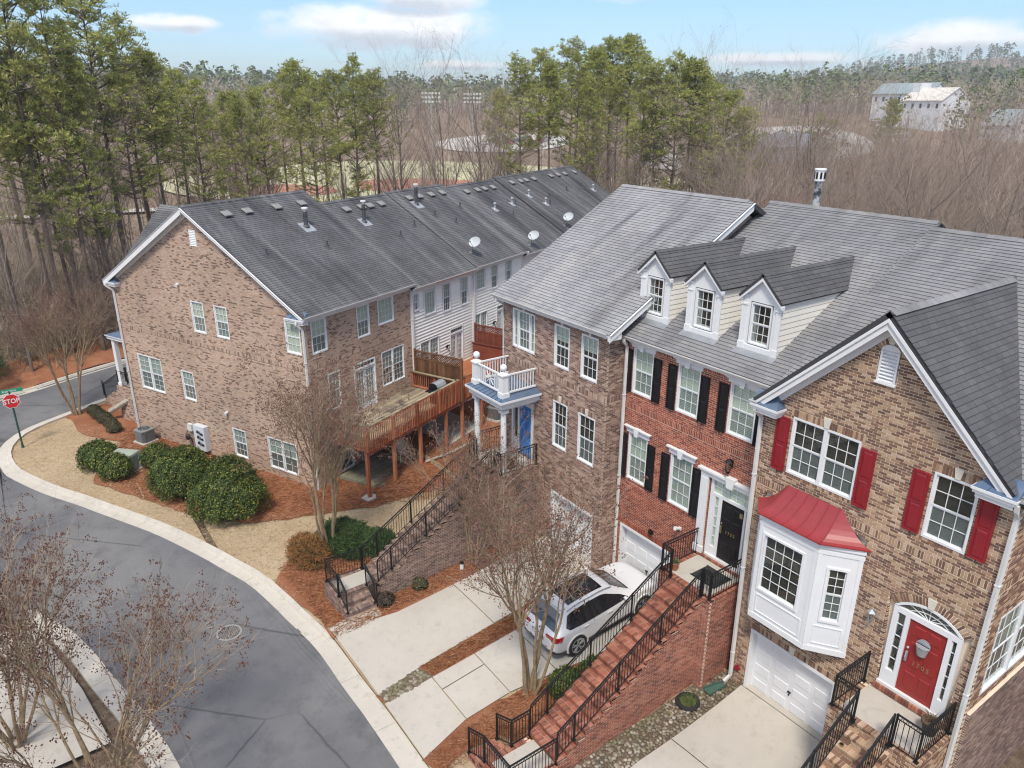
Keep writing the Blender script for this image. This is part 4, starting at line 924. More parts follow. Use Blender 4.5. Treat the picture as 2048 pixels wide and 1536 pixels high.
# dormers
DORM_BAG = Pieces(H2, 'dormer_shingle', 'dormer_shingle_roof', P_SH3, 200, 'wedge')
for k, cx in enumerate(dorm):
    D = Plane((cx, DY, 0), (1, 0, 0), (0, 0, 1)); ze = 11.33; zb = zmain(DY)-.02; za = 11.93
    mb = MB(); hw, hh = .34, (9.93, 11.13)
    D.box(mb, -DW+.02, -hw-.04, zb, ze, -.1, 0); D.box(mb, hw+.04, DW-.02, zb, ze, -.1, 0); D.box(mb, -hw-.04, hw+.04, zb, hh[0]-.03, -.1, 0); D.box(mb, -hw-.04, hw+.04, hh[1]+.03, ze, -.1, 0)
    D.prism(mb, [(-DW+.02, ze), (DW-.02, ze), (0, za-.02)], -.1, 0)
    for sgn in (-1, 1): a, b = sorted((sgn*(DW-.16), sgn*(DW+.005))); D.box(mb, a, b, zb-.05, ze-.02, 0, .03); D.box(mb, a-.02, b+.02, zb-.08, zb+.22, 0, .05); D.box(mb, a-.02, b+.02, ze-.30, ze-.26, 0, .05); D.box(mb, a-.025, b+.025, ze-.06, ze-.0, 0, .055)
    D.box(mb, -DW+.16, DW-.16, zb-.05, zb+.16, 0, .028)
    dr_ = mb.build('dormer', WHITE, H2)
    # side cheeks with lap boards
    for sgn in (-1, 1):
        xs = cx+sgn*(DW-.03); cb = MB(); yb = (ze-9.0)/.53
        A = [(xs, DY+.02, zmain(DY)-.15), (xs, yb+.1, ze-.05), (xs, DY+.02, ze)]; t_ = Vector((-sgn*.05, 0, 0))
        cb.prism([Vector(a) for a in A], [Vector(a)+t_ for a in A]); cb.build('cheek', CREAM, dr_)
        n = 10; ph = (ze-zb)/n
        for i in range(n):
            z0 = zb+i*ph; y1 = (z0+ph*.5-9.0)/.53
            if y1 < DY+.1: continue
            lb = MB(); xo = sgn*.004
            p0, p1 = DY+.03, y1+.02+ph/.53*.5
            lb.prism([(xs+xo, p0, z0), (xs+xo, (z0-9.0)/.53 if i else DY+.05, z0), (xs+xo, (z0+ph-9.0)/.53, z0+ph), (xs+xo, p0, z0+ph)], [(xs+sgn*.022, p0, z0), (xs+sgn*.022, (z0-9.0)/.53 if i else DY+.05, z0), (xs+sgn*.007, (z0+ph-9.0)/.53, z0+ph), (xs+sgn*.007, p0, z0+ph)])
            lb.build('siding_board', CREAM, dr_)
    w = window(H2, D, -hw, hw, hh[0], hh[1], cols=3, rows=2, blind=None, screen=False, casing=.035, back=-.3)
    # roof of the dormer: two slopes
    zr = za+.07; half = DW+.09; sl = math.atan2(za-ze+.02, DW); Ls = half/math.cos(sl)
    for sgn in (-1, 1):
        # plane rising toward the ridge
        if sgn > 0: pl = Plane((cx+half, DY-.14, zr-half*math.tan(sl)), (0, 1, 0), (-math.cos(sl), 0, math.sin(sl)))
        else: pl = Plane((cx-half, DY-.14, zr-half*math.tan(sl)), (0, -1, 0), (math.cos(sl), 0, math.sin(sl)))
        zv = zr-half*math.tan(sl); y_low = (zv-9.0)/.53-(DY-.14); y_top = (zr-9.0)/.53-(DY-.14)
        P = [(0, 0), (y_low+.05, 0), (y_top+.05, Ls), (0, Ls)]
        if sgn < 0: P = [(-a, b) for a, b in P]; P.reverse()
        roof_slab(dr_, pl, P, .07, name='dormer_roof')
        lay_shingles(DORM_BAG, pl, P, sd=20+k*2+sgn)
        # rake trim under the roof edge, facing the street
        tb = MB(); x0, x1 = cx+sgn*half, cx
        tb.prism([(x0, DY-.13, zv-.075), (x0, DY-.13, zv-.17), (x1, DY-.13, zr-.20), (x1, DY-.13, zr-.075)], [(x0, DY-.02, zv-.075), (x0, DY-.02, zv-.17), (x1, DY-.02, zr-.20), (x1, DY-.02, zr-.075)]); tb.build('rake_trim', WHITE, dr_)
    caps(DORM_BAG, (cx, DY-.14, zr-.03), (cx, (zr-9.0)/.53-.02, zr-.03), w=.11, step=.17)
    fb = MB()
    FP = Plane((cx, DY-.25, zmain(DY-.25)), (1, 0, 0), (0, math.cos(s2), math.sin(s2))); FP.box(fb, -DW-.06, DW+.06, 0, .24, .014, .022); fb.build('flashing', FLASH, dr_)
r2b.done(); DORM_BAG.done()

# ------------------------------------------------ townhouse 1705 (tan brick, red shutters)
F3 = Plane((0, 0, 0), (1, 0, 0), (0, 0, 1))
H3 = thing('townhouse', (2.5, 6, 0), 'tan brick townhouse with red shutters, red-roofed bay window and red door number 1705', 'townhouse')
b3 = Pieces(H3, 'brick', 'brickwork', P_R3, 300); m3 = MB()
AX, AZ = 2.38, 11.98
out3 = [(-.60, -.9), (5.60, -.9), (5.60, 9.06), (AX, AZ), (-.60, 9.14)]
vent = [(2.17, 10.49), (2.62, 10.49), (2.62, 11.24)]+[(2.395+.225*math.cos(t), 11.24+.14*math.sin(t)) for t in (pi*.25, pi*.5, pi*.75)]+[(2.17, 11.24)]
h3 = [rect(.28, 2.12, 7.35, 8.92), rect(3.84, 4.78, 7.26, 8.88), rect(-.05, 2.66, -.9, 2.13), rect(-.12, 2.75, 2.13, 2.33), rect(-.25, 2.70, 3.10, 6.55), vent]
h3 += [rect(.2, 2.2, 8.92, 9.12), rect(3.76, 4.86, 8.88, 9.08), rect(.24, 2.16, 7.25, 7.35), rect(3.80, 4.82, 7.16, 7.26)]
soldiers(b3, m3, F3, .2, 2.2, 8.92, 9.12); soldiers(b3, m3, F3, 3.76, 4.86, 8.88, 9.08); soldiers(b3, m3, F3, .24, 2.16, 7.25, 7.35); soldiers(b3, m3, F3, 3.80, 4.82, 7.16, 7.26); soldiers(b3, m3, F3, -.12, 2.75, 2.13, 2.33)
inn, outr = arch_bricks(b3, m3, F3, 4.41, 5.28, .80, .34, .2)
h3.append([(3.61, 2.85)]+[(5.21, 2.85)]+list(reversed(outr)))
iv, ov = arch_bricks(b3, m3, F3, 2.395, 11.24, .235, .15, .19); h3.append([(2.16, 11.2), (2.63, 11.2)]+list(reversed(ov)))
lay_bricks(b3, m3, F3, out3, h3, bands=[(6.70, 6.903)], vmin=-.9)
S3 = Plane((5.60, 0, 0), (0, 1, 0), (0, 0, 1))
lay_bricks(b3, m3, S3, rect(.10, 9.0, 3.5, 9.1), [rect(.52, 3.2, 3.75, 5.9)], bands=[(6.70, 6.903)])
# lower part of the side wall stands a little proud on a brick water table
S3b = Plane((5.66, 0, 0), (0, 1, 0), (0, 0, 1)); b3b = Pieces(H3, 'base_brick', 'base_brickwork', P_STEP1, 40)
lay_bricks(b3b, m3, S3b, rect(.12, 9.0, -.9, 3.45), [], depth=.08)
m3.build('mortar_joints', M_R3, H3); b3.done(); b3b.done()
front_core(H3, F3, [(-.60, -.9), (-.05, -.9), (-.05, 2.13), (2.66, 2.13), (2.66, -.9), (5.51, -.9), (5.51, 9.06), (AX, AZ-.03), (-.60, 9.14)], 0, M_R3)
mb = MB(); mb.box(-.60, 5.51, .45, 14, -.9, 9.2); mb.box(5.50, 5.59, .14, 9, -.9, 3.43); mb.build('side_wall', M_R3, H3)
window(H3, F3, .28, 2.12, 7.35, 8.92, twin=True, blind=None, screen=True)
window(H3, F3, 3.84, 4.78, 7.26, 8.88, blind=None, screen=True)
window(H3, S3, .52, 3.2, 3.75, 5.9, twin=True, blind='slat', screen=True, cols=3)
keystone(H3, F3, 1.20, 8.93, .26, .17); keystone(H3, F3, 4.31, 8.89, .24, .15); keystone(H3, F3, 2.395, 11.39, .24, .15); keystone(H3, F3, 1.30, 2.11, .28, .16); keystone(H3, F3, 4.41, 5.60, .26, .17)
for a, b, c, d in ((-.17, .21, 7.33, 8.83), (2.16, 2.53, 7.29, 8.80), (3.40, 3.78, 7.27, 8.78), (4.83, 5.20, 7.28, 8.80)): shutter(H3, F3, a, b, c, d, REDSHUT)
# louvred gable vent
mb = MB(); F3.box(mb, 2.18, 2.225, 10.5, 11.24, -.08, .03); F3.box(mb, 2.565, 2.61, 10.5, 11.24, -.08, .03); F3.box(mb, 2.15, 2.64, 10.45, 10.5, -.08, .05)
F3.prism(mb, [(2.18, 11.24), (2.61, 11.24)]+[(2.395+.215*math.cos(t), 11.24+.14*math.sin(t)) for t in np.linspace(.3, pi-.3, 6)], -.08, .025); gv = mb.build('gable_vent', WHITE, H3)
for i in range(9):
    y = 10.505+i*.082; lb = MB(); lb.prism([F3.p(2.225, y, .015), F3.p(2.225, y+.02, .02), F3.p(2.225, y+.09, -.05), F3.p(2.225, y+.07, -.06)], [F3.p(2.565, y, .015), F3.p(2.565, y+.02, .02), F3.p(2.565, y+.09, -.05), F3.p(2.565, y+.07, -.06)]); lb.build('louvre', WHITE, gv)
garage_door(H3, F3, .04, 2.57, .0, 2.04, rec=.26)
# cross gable and main roof
def zm3(y): return 9.18+.53*y
GY = -.34; zeG = 9.16; zrG = 12.20; hwG = 3.13
slG = math.atan2(zrG-zeG, hwG); LG = hwG/math.cos(slG)
yb_, yt_ = (zeG-9.18)/.53, (zrG-9.18)/.53
PR = Plane((AX+hwG, GY, zeG), (0, 1, 0), (-math.cos(slG), 0, math.sin(slG))); PL = Plane((AX-hwG, GY, zeG), (0, -1, 0), (math.cos(slG), 0, math.sin(slG)))
polyR = [(0, 0), (yb_-GY+.02, 0), (yt_-GY+.02, LG), (0, LG)]
roof_slab(H3, PR, polyR, .14)
polyL = [(-a, b) for a, b in polyR][::-1]; ylow = (zeG-9.0)/.53-GY
roof_slab(H3, PL, [(0, LG), (-(yt_-GY+.02), LG), (-(yb_-GY+.5), 0), (0, 0)], .14)
r3b = Pieces(H3, 'shingle', 'shingle_roof', P_SH2, 260, 'wedge'); r3g = Pieces(H3, 'gable_shingle', 'gable_shingle_roof', P_SH3, 40, 'wedge')
lay_shingles(r3g, PR, [(-.03, 0), (yb_-GY+.02, 0), (yt_-GY+.02, LG), (-.03, LG)], sd=8); lay_shingles(r3g, PL, [(0, LG), (-(yt_-GY+.02), LG), (-(yb_-GY+.5), 0), (0, 0)], sd=9)
RP3 = Plane((0, -.30, zm3(-.30)), (1, 0, 0), (0, math.cos(s2), math.sin(s2))); L3 = (7.05+.30)/math.cos(s2); v3 = lambda y: (y+.30)/math.cos(s2)
roof_slab(H3, RP3, [(-.62, v3(.5)), (4.7, v3(.5)), (5.4, 0), (5.9, 0), (5.9, L3), (-.62, L3)])
lay_shingles(r3b, RP3, [(-.66, v3(.5)), (4.7, v3(.5)), (5.4, -.02), (5.93, -.02), (5.93, L3), (-.66, L3)], [[(AX-hwG+.5, v3(.45)), (AX+hwG-.35, v3(yb_)), (AX+.15, v3(yt_-.5)), (AX-.15, v3(yt_-.5))]], sd=5)
RP3b = Plane((0, 14.40, zm3(-.30)), (-1, 0, 0), (0, -math.cos(s2), math.sin(s2))); roof_slab(H3, RP3b, rect(-5.9, .62, 0, L3))
caps(r3b, (-.66, 7.05, zm3(7.05)), (5.93, 7.05, zm3(7.05))); caps(r3b, (AX, GY, zrG-.02), (AX, yt_-.1, zrG-.02), w=.17)
r3b.done(); r3g.done()
for sgn in (-1, 1):     # raking boards of the street gable: fascia, frieze and soffit
    mb = MB(); k_ = .002*sgn; x0 = AX+sgn*(hwG-.02); A = (x0, zeG-.02+.02*.97); B = (AX, zrG-.06)
    def seg(y0, y1, t0, t1): mb.prism([(A[0], y0, A[1]-t0), (A[0], y0, A[1]-t1), (B[0], y0, B[1]-t1), (B[0], y0, B[1]-t0)], [(A[0], y1, A[1]-t0), (A[0], y1, A[1]-t1), (B[0], y1, B[1]-t1), (B[0], y1, B[1]-t0)])
    seg(GY+.02+k_, GY+.055, .12, .36); seg(GY-.02+k_, GY+.02+k_, .10, .19); seg(GY+.055, -.004+k_, .30, .33); seg(-.05+k_, -.006+k_, .33, .52)
    mb.build('rake_board', WHITE, H3)
def cornice_return(house, x0, x1, y0, y1, z, frame=None, left=True):
    mb = MB(); mb.box(x0, x1, y0, y1, z-.06, z); mb.box(x0+.03, x1-.03, y0+.03, y1, z-.13, z-.06); mb.box(x0+.08, x1-.08, y0+.08, y1, z-.24, z-.13); c = mb.build('cornice_return', WHITE, house, frame)
    rb = MB(); xm0, xm1 = (x0+.02, x1-.02); h = .30; ym = y1
    A = [Vector((xm0, y0+.02, z+.004)), Vector((xm1, y0+.02, z+.004)), Vector((xm1, y1, z+.004)), Vector((xm0, y1, z+.004))]
    k = (x1-x0)*.30
    top = [Vector((xm0+(0 if left else k), y1-.01, z+h)), Vector((xm1-(k if left else 0), y1-.01, z+h))]
    for f in ([A[0], A[1], top[1], top[0]], [A[1], A[2], top[1]], [A[3], A[0], top[0]], [A[2], A[3], top[0], top[1]]): rb.poly(f)
    for i in range(1, 3):
        t = i/3; p = A[0].lerp(A[1], t); q = top[0].lerp(top[1], t); rb.bar(p, q, .02, .03)
    rb.build('metal_cap', BLUEMETAL, c, frame)
cornice_return(H3, -.80, .05, -.40, -.004, 9.05, left=True); cornice_return(H3, 4.72, 5.60, -.40, -.004, 9.05, left=False)
gutter(H3, (-.82, -.30, 9.02), (-.60, -.30, 9.02), (0, -1, 0))
downspout(H3, [(-.66, -.32, 9.0), (-.66, -.32, 8.86), (-.62, -.07, 8.62), (-.50, -.07, .12), (-.52, -.32, .0)])
downspout(H3, [(5.58, -.30, 8.95), (5.58, -.26, 8.80), (5.56, -.07, 8.6), (5.52, -.07, .3), (5.50, -.3, .1)])
# bay window
BF = -.60; bz0, bz1 = 3.05, 6.26; bx = (-.28, .17, 1.87, 2.72)
bay = MB()
ring = [(bx[0], -.004), (bx[1], BF), (bx[2], BF), (bx[3], -.004)]
def bayplane(p, q):
    U = Vector((q[0]-p[0], q[1]-p[1], 0)); return Plane((p[0], p[1], 0), U, (0, 0, 1)), U.length
bay.prism([(ring[0][0]+.1, -.004, bz0+.02), (bx[1]+.06, BF+.12, bz0+.02), (bx[2]-.06, BF+.12, bz0+.02), (ring[3][0]-.1, -.004, bz0+.02)], [(ring[0][0]+.1, -.004, bz0+.1), (bx[1]+.06, BF+.12, bz0+.1), (bx[2]-.06, BF+.12, bz0+.1), (ring[3][0]-.1, -.004, bz0+.1)])
BW = bay.build('bay_window', WHITE, H3)
for i, (p, q) in enumerate(zip(ring[:-1], ring[1:])):
    bp, Lb = bayplane(p, q); mb = MB()
    if i == 1: o = (.17, Lb-.36, 4.02, 5.72)
    else: o = (Lb/2-.225, Lb/2+.225, 4.02, 5.58)
    bp.box(mb, 0, Lb, bz0, o[2], -.10, 0); bp.box(mb, 0, Lb, o[3], bz1, -.10, 0); bp.box(mb, 0, o[0], o[2], o[3], -.10, 0); bp.box(mb, o[1], Lb, o[2], o[3], -.10, 0)
    bp.box(mb, -.01, Lb+.01, bz0-.02, bz0+.14, 0, .022); bp.box(mb, -.02, Lb+.02, bz1-.30, bz1-.2, 0, .02); bp.box(mb, -.02, Lb+.02, bz1-.12, bz1, 0, .05)
    bp.box(mb, 0, .10, bz0+.14, bz1-.3, 0, .015); bp.box(mb, Lb-.10, Lb, bz0+.14, bz1-.3, 0, .015)
    a, b = (.16, Lb-.16) if i == 1 else (.17, Lb-.17)
    for y0, y1 in ((bz0+.24, bz0+.27), (bz0+.77, bz0+.80)): bp.box(mb, a, b, y0, y1, 0, .018)
    bp.box(mb, a, a+.03, bz0+.27, bz0+.77, 0, .018); bp.box(mb, b-.03, b, bz0+.27, bz0+.77, 0, .018)
    mb.build('bay_face', WHITE, BW)
    if i == 1: window(H3, bp, o[0]-.04, o[1]+.04, o[2]-.04, o[3]+.04, cols=4, rows=2.5, sash=False, blind='dark', screen=False, casing=.06, proud=.02)
    else: window(H3, bp, o[0]-.04, o[1]+.04, o[2]-.04, o[3]+.04, cols=2, rows=3, blind='dark', screen=True, casing=.06, proud=.02)
# concave metal roof of the bay
e = .13; E0 = [(bx[0]-e, -.004), (bx[1]-.06, BF-e), (bx[2]+.06, BF-e), (bx[3]+e, -.004)]; T0 = [(.42, -.004), (.46, -.05), (1.93, -.05), (1.97, -.004)]
def prof(t): return (1-(1-t)**1.0, .74*t**1.75)       # inward fraction, height
N_ = 7
def bay_pt(i, t, s=None):
    f, h = prof(t); p = Vector((E0[i][0], E0[i][1], 0)); q = Vector((T0[i][0], T0[i][1], 0)); r = p.lerp(q, f); return Vector((r.x, r.y, bz1+.04+h))
mb = MB()
for a, b in ((0, 1), (1, 2), (2, 3)):
    for k in range(N_): mb.poly([bay_pt(a, k/N_), bay_pt(b, k/N_), bay_pt(b, (k+1)/N_), bay_pt(a, (k+1)/N_)])
for a, b in ((0, 1), (1, 2), (2, 3)): p, q = bay_pt(a, 0), bay_pt(b, 0); mb.poly([p, q, q-Vector((0, 0, .035)), p-Vector((0, 0, .035))])
mb.poly([bay_pt(i, 0)-Vector((0, 0, .035)) for i in range(4)])
bro = mb.build('bay_roof', REDMETAL, BW)
def seam(pa, pb):
    sb = MB(); sb.tube([pa(k/N_)+Vector((0, 0, .012)) for k in range(N_+1)], .014, 5); sb.build('standing_seam', REDMETAL, BW)
for i in (1, 2): seam(lambda t, i=i: bay_pt(i, t), None)
for s in (.2, .4, .6, .8): seam(lambda t, s=s: bay_pt(1, t).lerp(bay_pt(2, t), s), None)
# front entrance of 1705
mb = MB(); E3 = F3
for a, b, c, d in ((3.63, 3.73, 2.95, 5.12), (5.09, 5.19, 2.95, 5.12), (3.93, 4.03, 3.0, 5.12), (4.89, 4.98, 3.0, 5.12), (3.63, 5.19, 5.12, 5.26), (3.73, 3.93, 2.95, 3.45), (4.98, 5.09, 2.95, 3.45)): E3.box(mb, a, b, c, d, -.085, .01)
inner2, *_ = arch_points(4.41, 5.28, .78, .33, 12); inner3, *_ = arch_points(4.41, 5.28, .70, .27, 12)
for i in range(12): E3.prism(mb, [inner3[i], inner3[i+1], inner2[i+1], inner2[i]], -.083, .014)
sur = mb.build('door_surround', WHITE, H3); mb = MB()
mid_, *_ = arch_points(4.41, 5.28, .42, .13, 8)
for i in range(8): p, q = mid_[i], mid_[i+1]; mb.bar(E3.p(p[0], p[1], -.05), E3.p(q[0], q[1], -.05), .016, .016)
for i in (2, 4, 6, 8, 10):
    q = inner3[i]; p = (4.41+(q[0]-4.41)*.15, 5.27); mb.bar(E3.p(p[0], p[1], -.05), E3.p(q[0], q[1], -.05), .014, .014)
for x0, x1 in ((3.755, 3.905), (5.0, 5.08)):
    for i in range(1, 5): y = 3.45+i*.334; E3.box(mb, x0-.02, x1+.02, y-.01, y+.01, -.06, -.04)
mb.build('fanlight_bars', WHITE, sur)
mb = MB(); E3.box(mb, 3.73, 3.755, 3.45, 5.12, -.08, -.02); E3.box(mb, 3.905, 3.93, 3.45, 5.12, -.08, -.02); E3.box(mb, 4.98, 5.0, 3.45, 5.12, -.08, -.02); E3.box(mb, 5.08, 5.09, 3.45, 5.12, -.08, -.02); mb.build('sidelight_frame', WHITE, sur)
mb = MB(); E3.box(mb, 3.755, 3.905, 3.45, 5.12, -.055, -.052); E3.box(mb, 5.0, 5.08, 3.45, 5.12, -.055, -.052); E3.prism(mb, [(3.71, 5.26), (5.11, 5.26)]+list(reversed(inner3))[0:13], -.055, -.052); mb.build('pane', GLASS, sur)
mb = MB(); E3.prism(mb, [(3.64, 2.95), (5.18, 2.95)]+list(reversed(inner2)), -.0885, -.086); mb.build('room_backing', DARK, sur)
mb = MB(); E3.box(mb, 4.03, 4.89, 3.05, 5.12, -.08, -.035); six_panels(mb, E3, 4.05, 4.87, 3.07, 5.1, -.035); dr3 = mb.build('front_door', REDDOOR, H3); dr3['label'] = 'red six-panel front door numbered 1705'
text_part('1705', F3, 4.47, 3.93, .165, -.018, BRASS, dr3, 1.35)
mb = MB(); E3.box(mb, 4.09, 4.14, 3.95, 4.22, -.03, .01); mb.tube([E3.p(4.115, 4.2, .0), E3.p(4.115, 4.08, .05), E3.p(4.115, 3.95, .0)], .014, 6); mb.sphere(E3.p(4.115, 4.33, -.01), .033, 8, 6); mb.build('door_handle', SILVER, dr3)
mb = MB(); E3.box(mb, 3.60, 5.22, 2.97, 3.05, -.085, .05); mb.build('threshold', TRIM_OFF, sur)
mb = MB()
for i in range(21): x = 3.56+i*.0815; E3.box(mb, x, x+.072, 2.82, 2.965, -.05, .10, 0, R.random())
mb.build('sill_bricks', P_STEP[0], sur, rnd=True)
# ================================================================== brick stairs, landings and iron railings
def staircase(label, x0, x1, ytop, ztop, n, rise, tread, zground, pal, joint, frame=None, box=None, low=None, lowsteps=None, nobj=300, slab=None, sides=(1,)):
    """ztop: landing height; the flight falls towards -y. box: (bx0,bx1,by0,by1) upper landing; low: (lx0,lx1,len) lower landing"""
    root = thing('brick_staircase', (frame or Matrix()) @ Vector(((x0+x1)/2, ytop, zground)), label, 'stairs', 'brick front staircases')
    bag = Pieces(root, 'brick', 'brickwork', pal, nobj); mo = MB(); core = MB()
    xm = x1 if 1 in sides else x0
    # flight: n risers, n-1 treads
    steps = [(ytop-tread*(i+1), ytop-tread*i, ztop-rise*(i+1)) for i in range(n-1)]
    zlow = ztop-rise*n; yend = ytop-tread*(n-1)
    for (a, b, z) in steps:
        core.box(x0+.085, x1-.085, a+.085, b+.0, zground, z-.06)
        top = Plane((x0, a, z-.06), (1, 0, 0), (0, 1, 0), frame)
        m_ = int((x1-x0)/.0677); w = (x1-x0)/m_
        top.box(mo, .004, x1-x0-.004, .0, tread+.08, 0, .052)
        for k in range(m_): bag.add(top, k*w+.004, (k+1)*w-.004, -.018, .185, 0, .06)
        q = int((x1-x0)/.203); w = (x1-x0)/q
        for k in range(q): bag.add(top, k*w+.004, (k+1)*w-.004, .195, tread+.01, 0, .058)
        rs = Plane((x0, a, z-rise), (1, 0, 0), (0, 0, 1), frame); rs.box(mo, 0.004, x1-x0-.004, 0, rise-.06, -.085, -.007)
        for k in range(q): bag.add(rs, k*w+.004, (k+1)*w-.004, .008, rise-.068, -.08, 0)
    # flight side walls
    poly = [(yend, zground), (ytop, zground), (ytop, ztop-.06)]
    for (a, b, z) in steps: poly += [(b, z-.06), (a, z-.06)]
    poly = [(yend, zground)]+[(ytop, zground)]+[(ytop, ztop-rise-.06)]+[p for (a, b, z) in steps for p in ((b, z-.06), (a, z-.06))]
    for sd in sides:
        S = Plane((x1, 0, 0), (0, 1, 0), (0, 0, 1), frame) if sd > 0 else Plane((x0, 0, 0), (0, -1, 0), (0, 0, 1), frame)
        P = poly if sd > 0 else [(-u, v) for u, v in poly][::-1]
        lay_bricks(bag, mo, S, P, [], depth=.08)
    def block(bx0, bx1, by0, by1, z, zg, walls, border=.12, slabmat=DRIVE):
        core.box(bx0+.085, bx1-.085, by0+.085, by1-.02, zg, z-.07)
        for wdir in walls:
            if wdir == 'S': pl = Plane((bx0, by0, 0), (1, 0, 0), (0, 0, 1), frame); L = bx1-bx0
            elif wdir == 'E': pl = Plane((bx1, by0, 0), (0, 1, 0), (0, 0, 1), frame); L = by1-by0
            elif wdir == 'W': pl = Plane((bx0, by1, 0), (0, -1, 0), (0, 0, 1), frame); L = by1-by0
            else: pl = Plane((bx1, by1, 0), (-1, 0, 0), (0, 0, 1), frame); L = bx1-bx0
            e = .09 if wdir in 'EW' else 0
            lay_bricks(bag, mo, pl, rect(e, L-(.09 if (wdir in 'EW' and 'N' in walls) else 0), zg, z-.062), [], depth=.08)
            # rowlock border on top
            m_ = int(L/.0677); w = L/m_; tp = Plane(pl.p(0, z-.06, 0), pl.U, -pl.N, frame)
            st = 0 if wdir in 'SN' else 3
            for k in range(st, m_-(3 if wdir in 'EW' and 'N' in walls else 0)):
                if wdir in 'S' and k < 0: continue
                bag.add(tp, k*w+.004, (k+1)*w-.004, -.012, .19, 0, .06)
            tp.box(mo, .205 if wdir in 'EW' else .004, L-.004, .0, .2, 0, .05)
        sb = MB(); sb.box(bx0+(.2 if 'W' in walls else 0), bx1-(.2 if 'E' in walls else 0), by0+(.2 if 'S' in walls else 0), by1-(.2 if 'N' in walls else 0), z-.07, z-.004); sb.build('landing_slab', slabmat, root, frame)
    if box: block(*box[:4], ztop, zground, box[4])
    if low:
        block(*low[:4], zlow, low[5] if len(low) > 5 else zground, low[4])
        if lowsteps:   # side steps off the lower landing: (direction +-1 in x, y0, y1, count, tread)
            sdir, y0, y1, cnt, tr = lowsteps; zc = zlow; xe = low[1] if sdir > 0 else low[0]
            for k in range(cnt):
                z = zlow-rise*(k+1); a = xe+sdir*tr*k; b = xe+sdir*tr*(k+1); lo_, hi_ = min(a, b), max(a, b)
                core.box(lo_+(.085 if sdir < 0 else -.02), hi_-(.085 if sdir > 0 else -.02), y0+.085, y1-.02, zground-.4, z-.06)
                m_ = int((y1-y0)/.0677); w = (y1-y0)/m_
                if sdir > 0: tp = Plane((b, y0, z-.06), (0, 1, 0), (-1, 0, 0), frame); rp_ = Plane((b, y0, z-rise), (0, 1, 0), (0, 0, 1), frame)
                else: tp = Plane((a-tr, y1, z-.06), (0, -1, 0), (1, 0, 0), frame); rp_ = Plane((b, y1, z-rise), (0, -1, 0), (0, 0, 1), frame)
                tp.box(mo, .004, y1-y0-.004, 0, tr+.05, 0, .052)
                for i in range(m_): bag.add(tp, i*w+.004, (i+1)*w-.004, -.015, .185, 0, .06); bag.add(tp, i*w+.004, (i+1)*w-.004, .19, tr+.01, 0, .057)
                rp_.box(mo, .004, y1-y0-.004, -.3, rise-.06, -.085, -.007); q = int((y1-y0)/.203); wq = (y1-y0)/q
                for i in range(q): bag.add(rp_, i*wq+.004, (i+1)*wq-.004, .008, rise-.068, -.08, 0)
                fs = Plane((lo_, y0, 0), (1, 0, 0), (0, 0, 1), frame); lay_bricks(bag, mo, fs, rect(0, hi_-lo_, z-.06-.0677*5, z-.061), [], depth=.08)
    mo.build('mortar_joints', joint, root, frame); core.build('masonry_core', joint, root, frame)
    bag.done(); return root, steps, zlow, yend

def stair_rail(label, x, ytop, ztop, n, rise, tread, frame=None, pre=(), post=(), posts_at=(0, 5, 10, 15), group='black iron railings'):
    path = list(pre)+[(x, ytop+.02, ztop+.0), (x, ytop-tread*(n-1)+.05, ztop-rise*(n-1)+.02)]+list(post)
    pts = list(pre)+[(x, ytop-tread*k-.0, ztop-rise*k) for k in posts_at]+list(post)
    return railing(label, path, frame, group, posts=pts, h=.92)

# 1703: red brick flight
TR = .31; RS = .178; N3 = 18
staircase('tall red brick staircase up to the black door beside the white car', -2.52, -1.20, -.90, 2.90, N3, RS, TR, -1.15, P_STEP, M_R2,
          box=(-2.95, -.92, -.90, .80, 'SEW'), low=(-2.52, -1.20, -7.75, -.90-TR*(N3-1), 'SWE'), lowsteps=(-1, -7.75, -6.85, 2, .36))
ye = -.90-TR*(N3-1); zl = 2.90-RS*N3
stair_rail('iron railing down the right edge of the red brick staircase, ending at its foot landing', -1.27, -.94, 2.90, N3, RS, TR, post=[(-1.27, ye, zl+.02), (-1.27, -7.70, zl)])
railing('iron railing across the black-door landing on the side next to the tan house', [(-1.27, -.86, 2.90), (-.98, -.86, 2.90), (-.98, .70, 2.90)], scroll=True)
stair_rail('iron railing down the left edge of the red brick staircase above the white car', -2.45, -.94, 2.90, N3, RS, TR, post=[(-2.47, ye, zl+.02), (-2.47, -6.80, zl), (-3.20, -6.80, zl-RS*2)])
railing('iron railing around the left side of the black-door landing above the garage', [(-2.48, -.86, 2.90), (-2.88, -.86, 2.90), (-2.88, .74, 2.90)])
railing('short iron railing on the street side of the red staircase foot', [(-1.3, -7.70, zl), (-2.47, -7.70, zl), (-3.25, -7.70, zl-RS*2)])
# 1701: grey-brown flight
N1 = 18; RS1 = .175; TR1 = .29
staircase('long grey-brown brick staircase climbing from the curb to the white porch', -12.05, -10.72, -1.82, 3.15, N1, RS1, TR1, -1.05, P_STEP1, M_R1,
          box=(-12.62, -10.25, -1.82, -.004, 'SEW'), low=(-12.25, -11.08, -8.25, -1.82-TR1*(N1-1), 'SWE'), lowsteps=(1, -8.2, -7.05, 2, .32))
ye1 = -1.82-TR1*(N1-1); zl1 = 0.0
stair_rail('iron railing on the driveway side of the long porch staircase', -10.80, -1.86, 3.15, N1, RS1, TR1, post=[(-10.85, ye1, 0.02)])
stair_rail('iron railing on the lawn side of the long porch staircase', -11.97, -1.86, 3.15, N1, RS1, TR1, post=[(-12.15, ye1, .02)])
railing('iron railing round the corner of the porch staircase foot landing beside the juniper', [(-12.17, ye1-.05, 0), (-12.17, -8.18, 0), (-11.10, -8.18, 0)], rings=False)
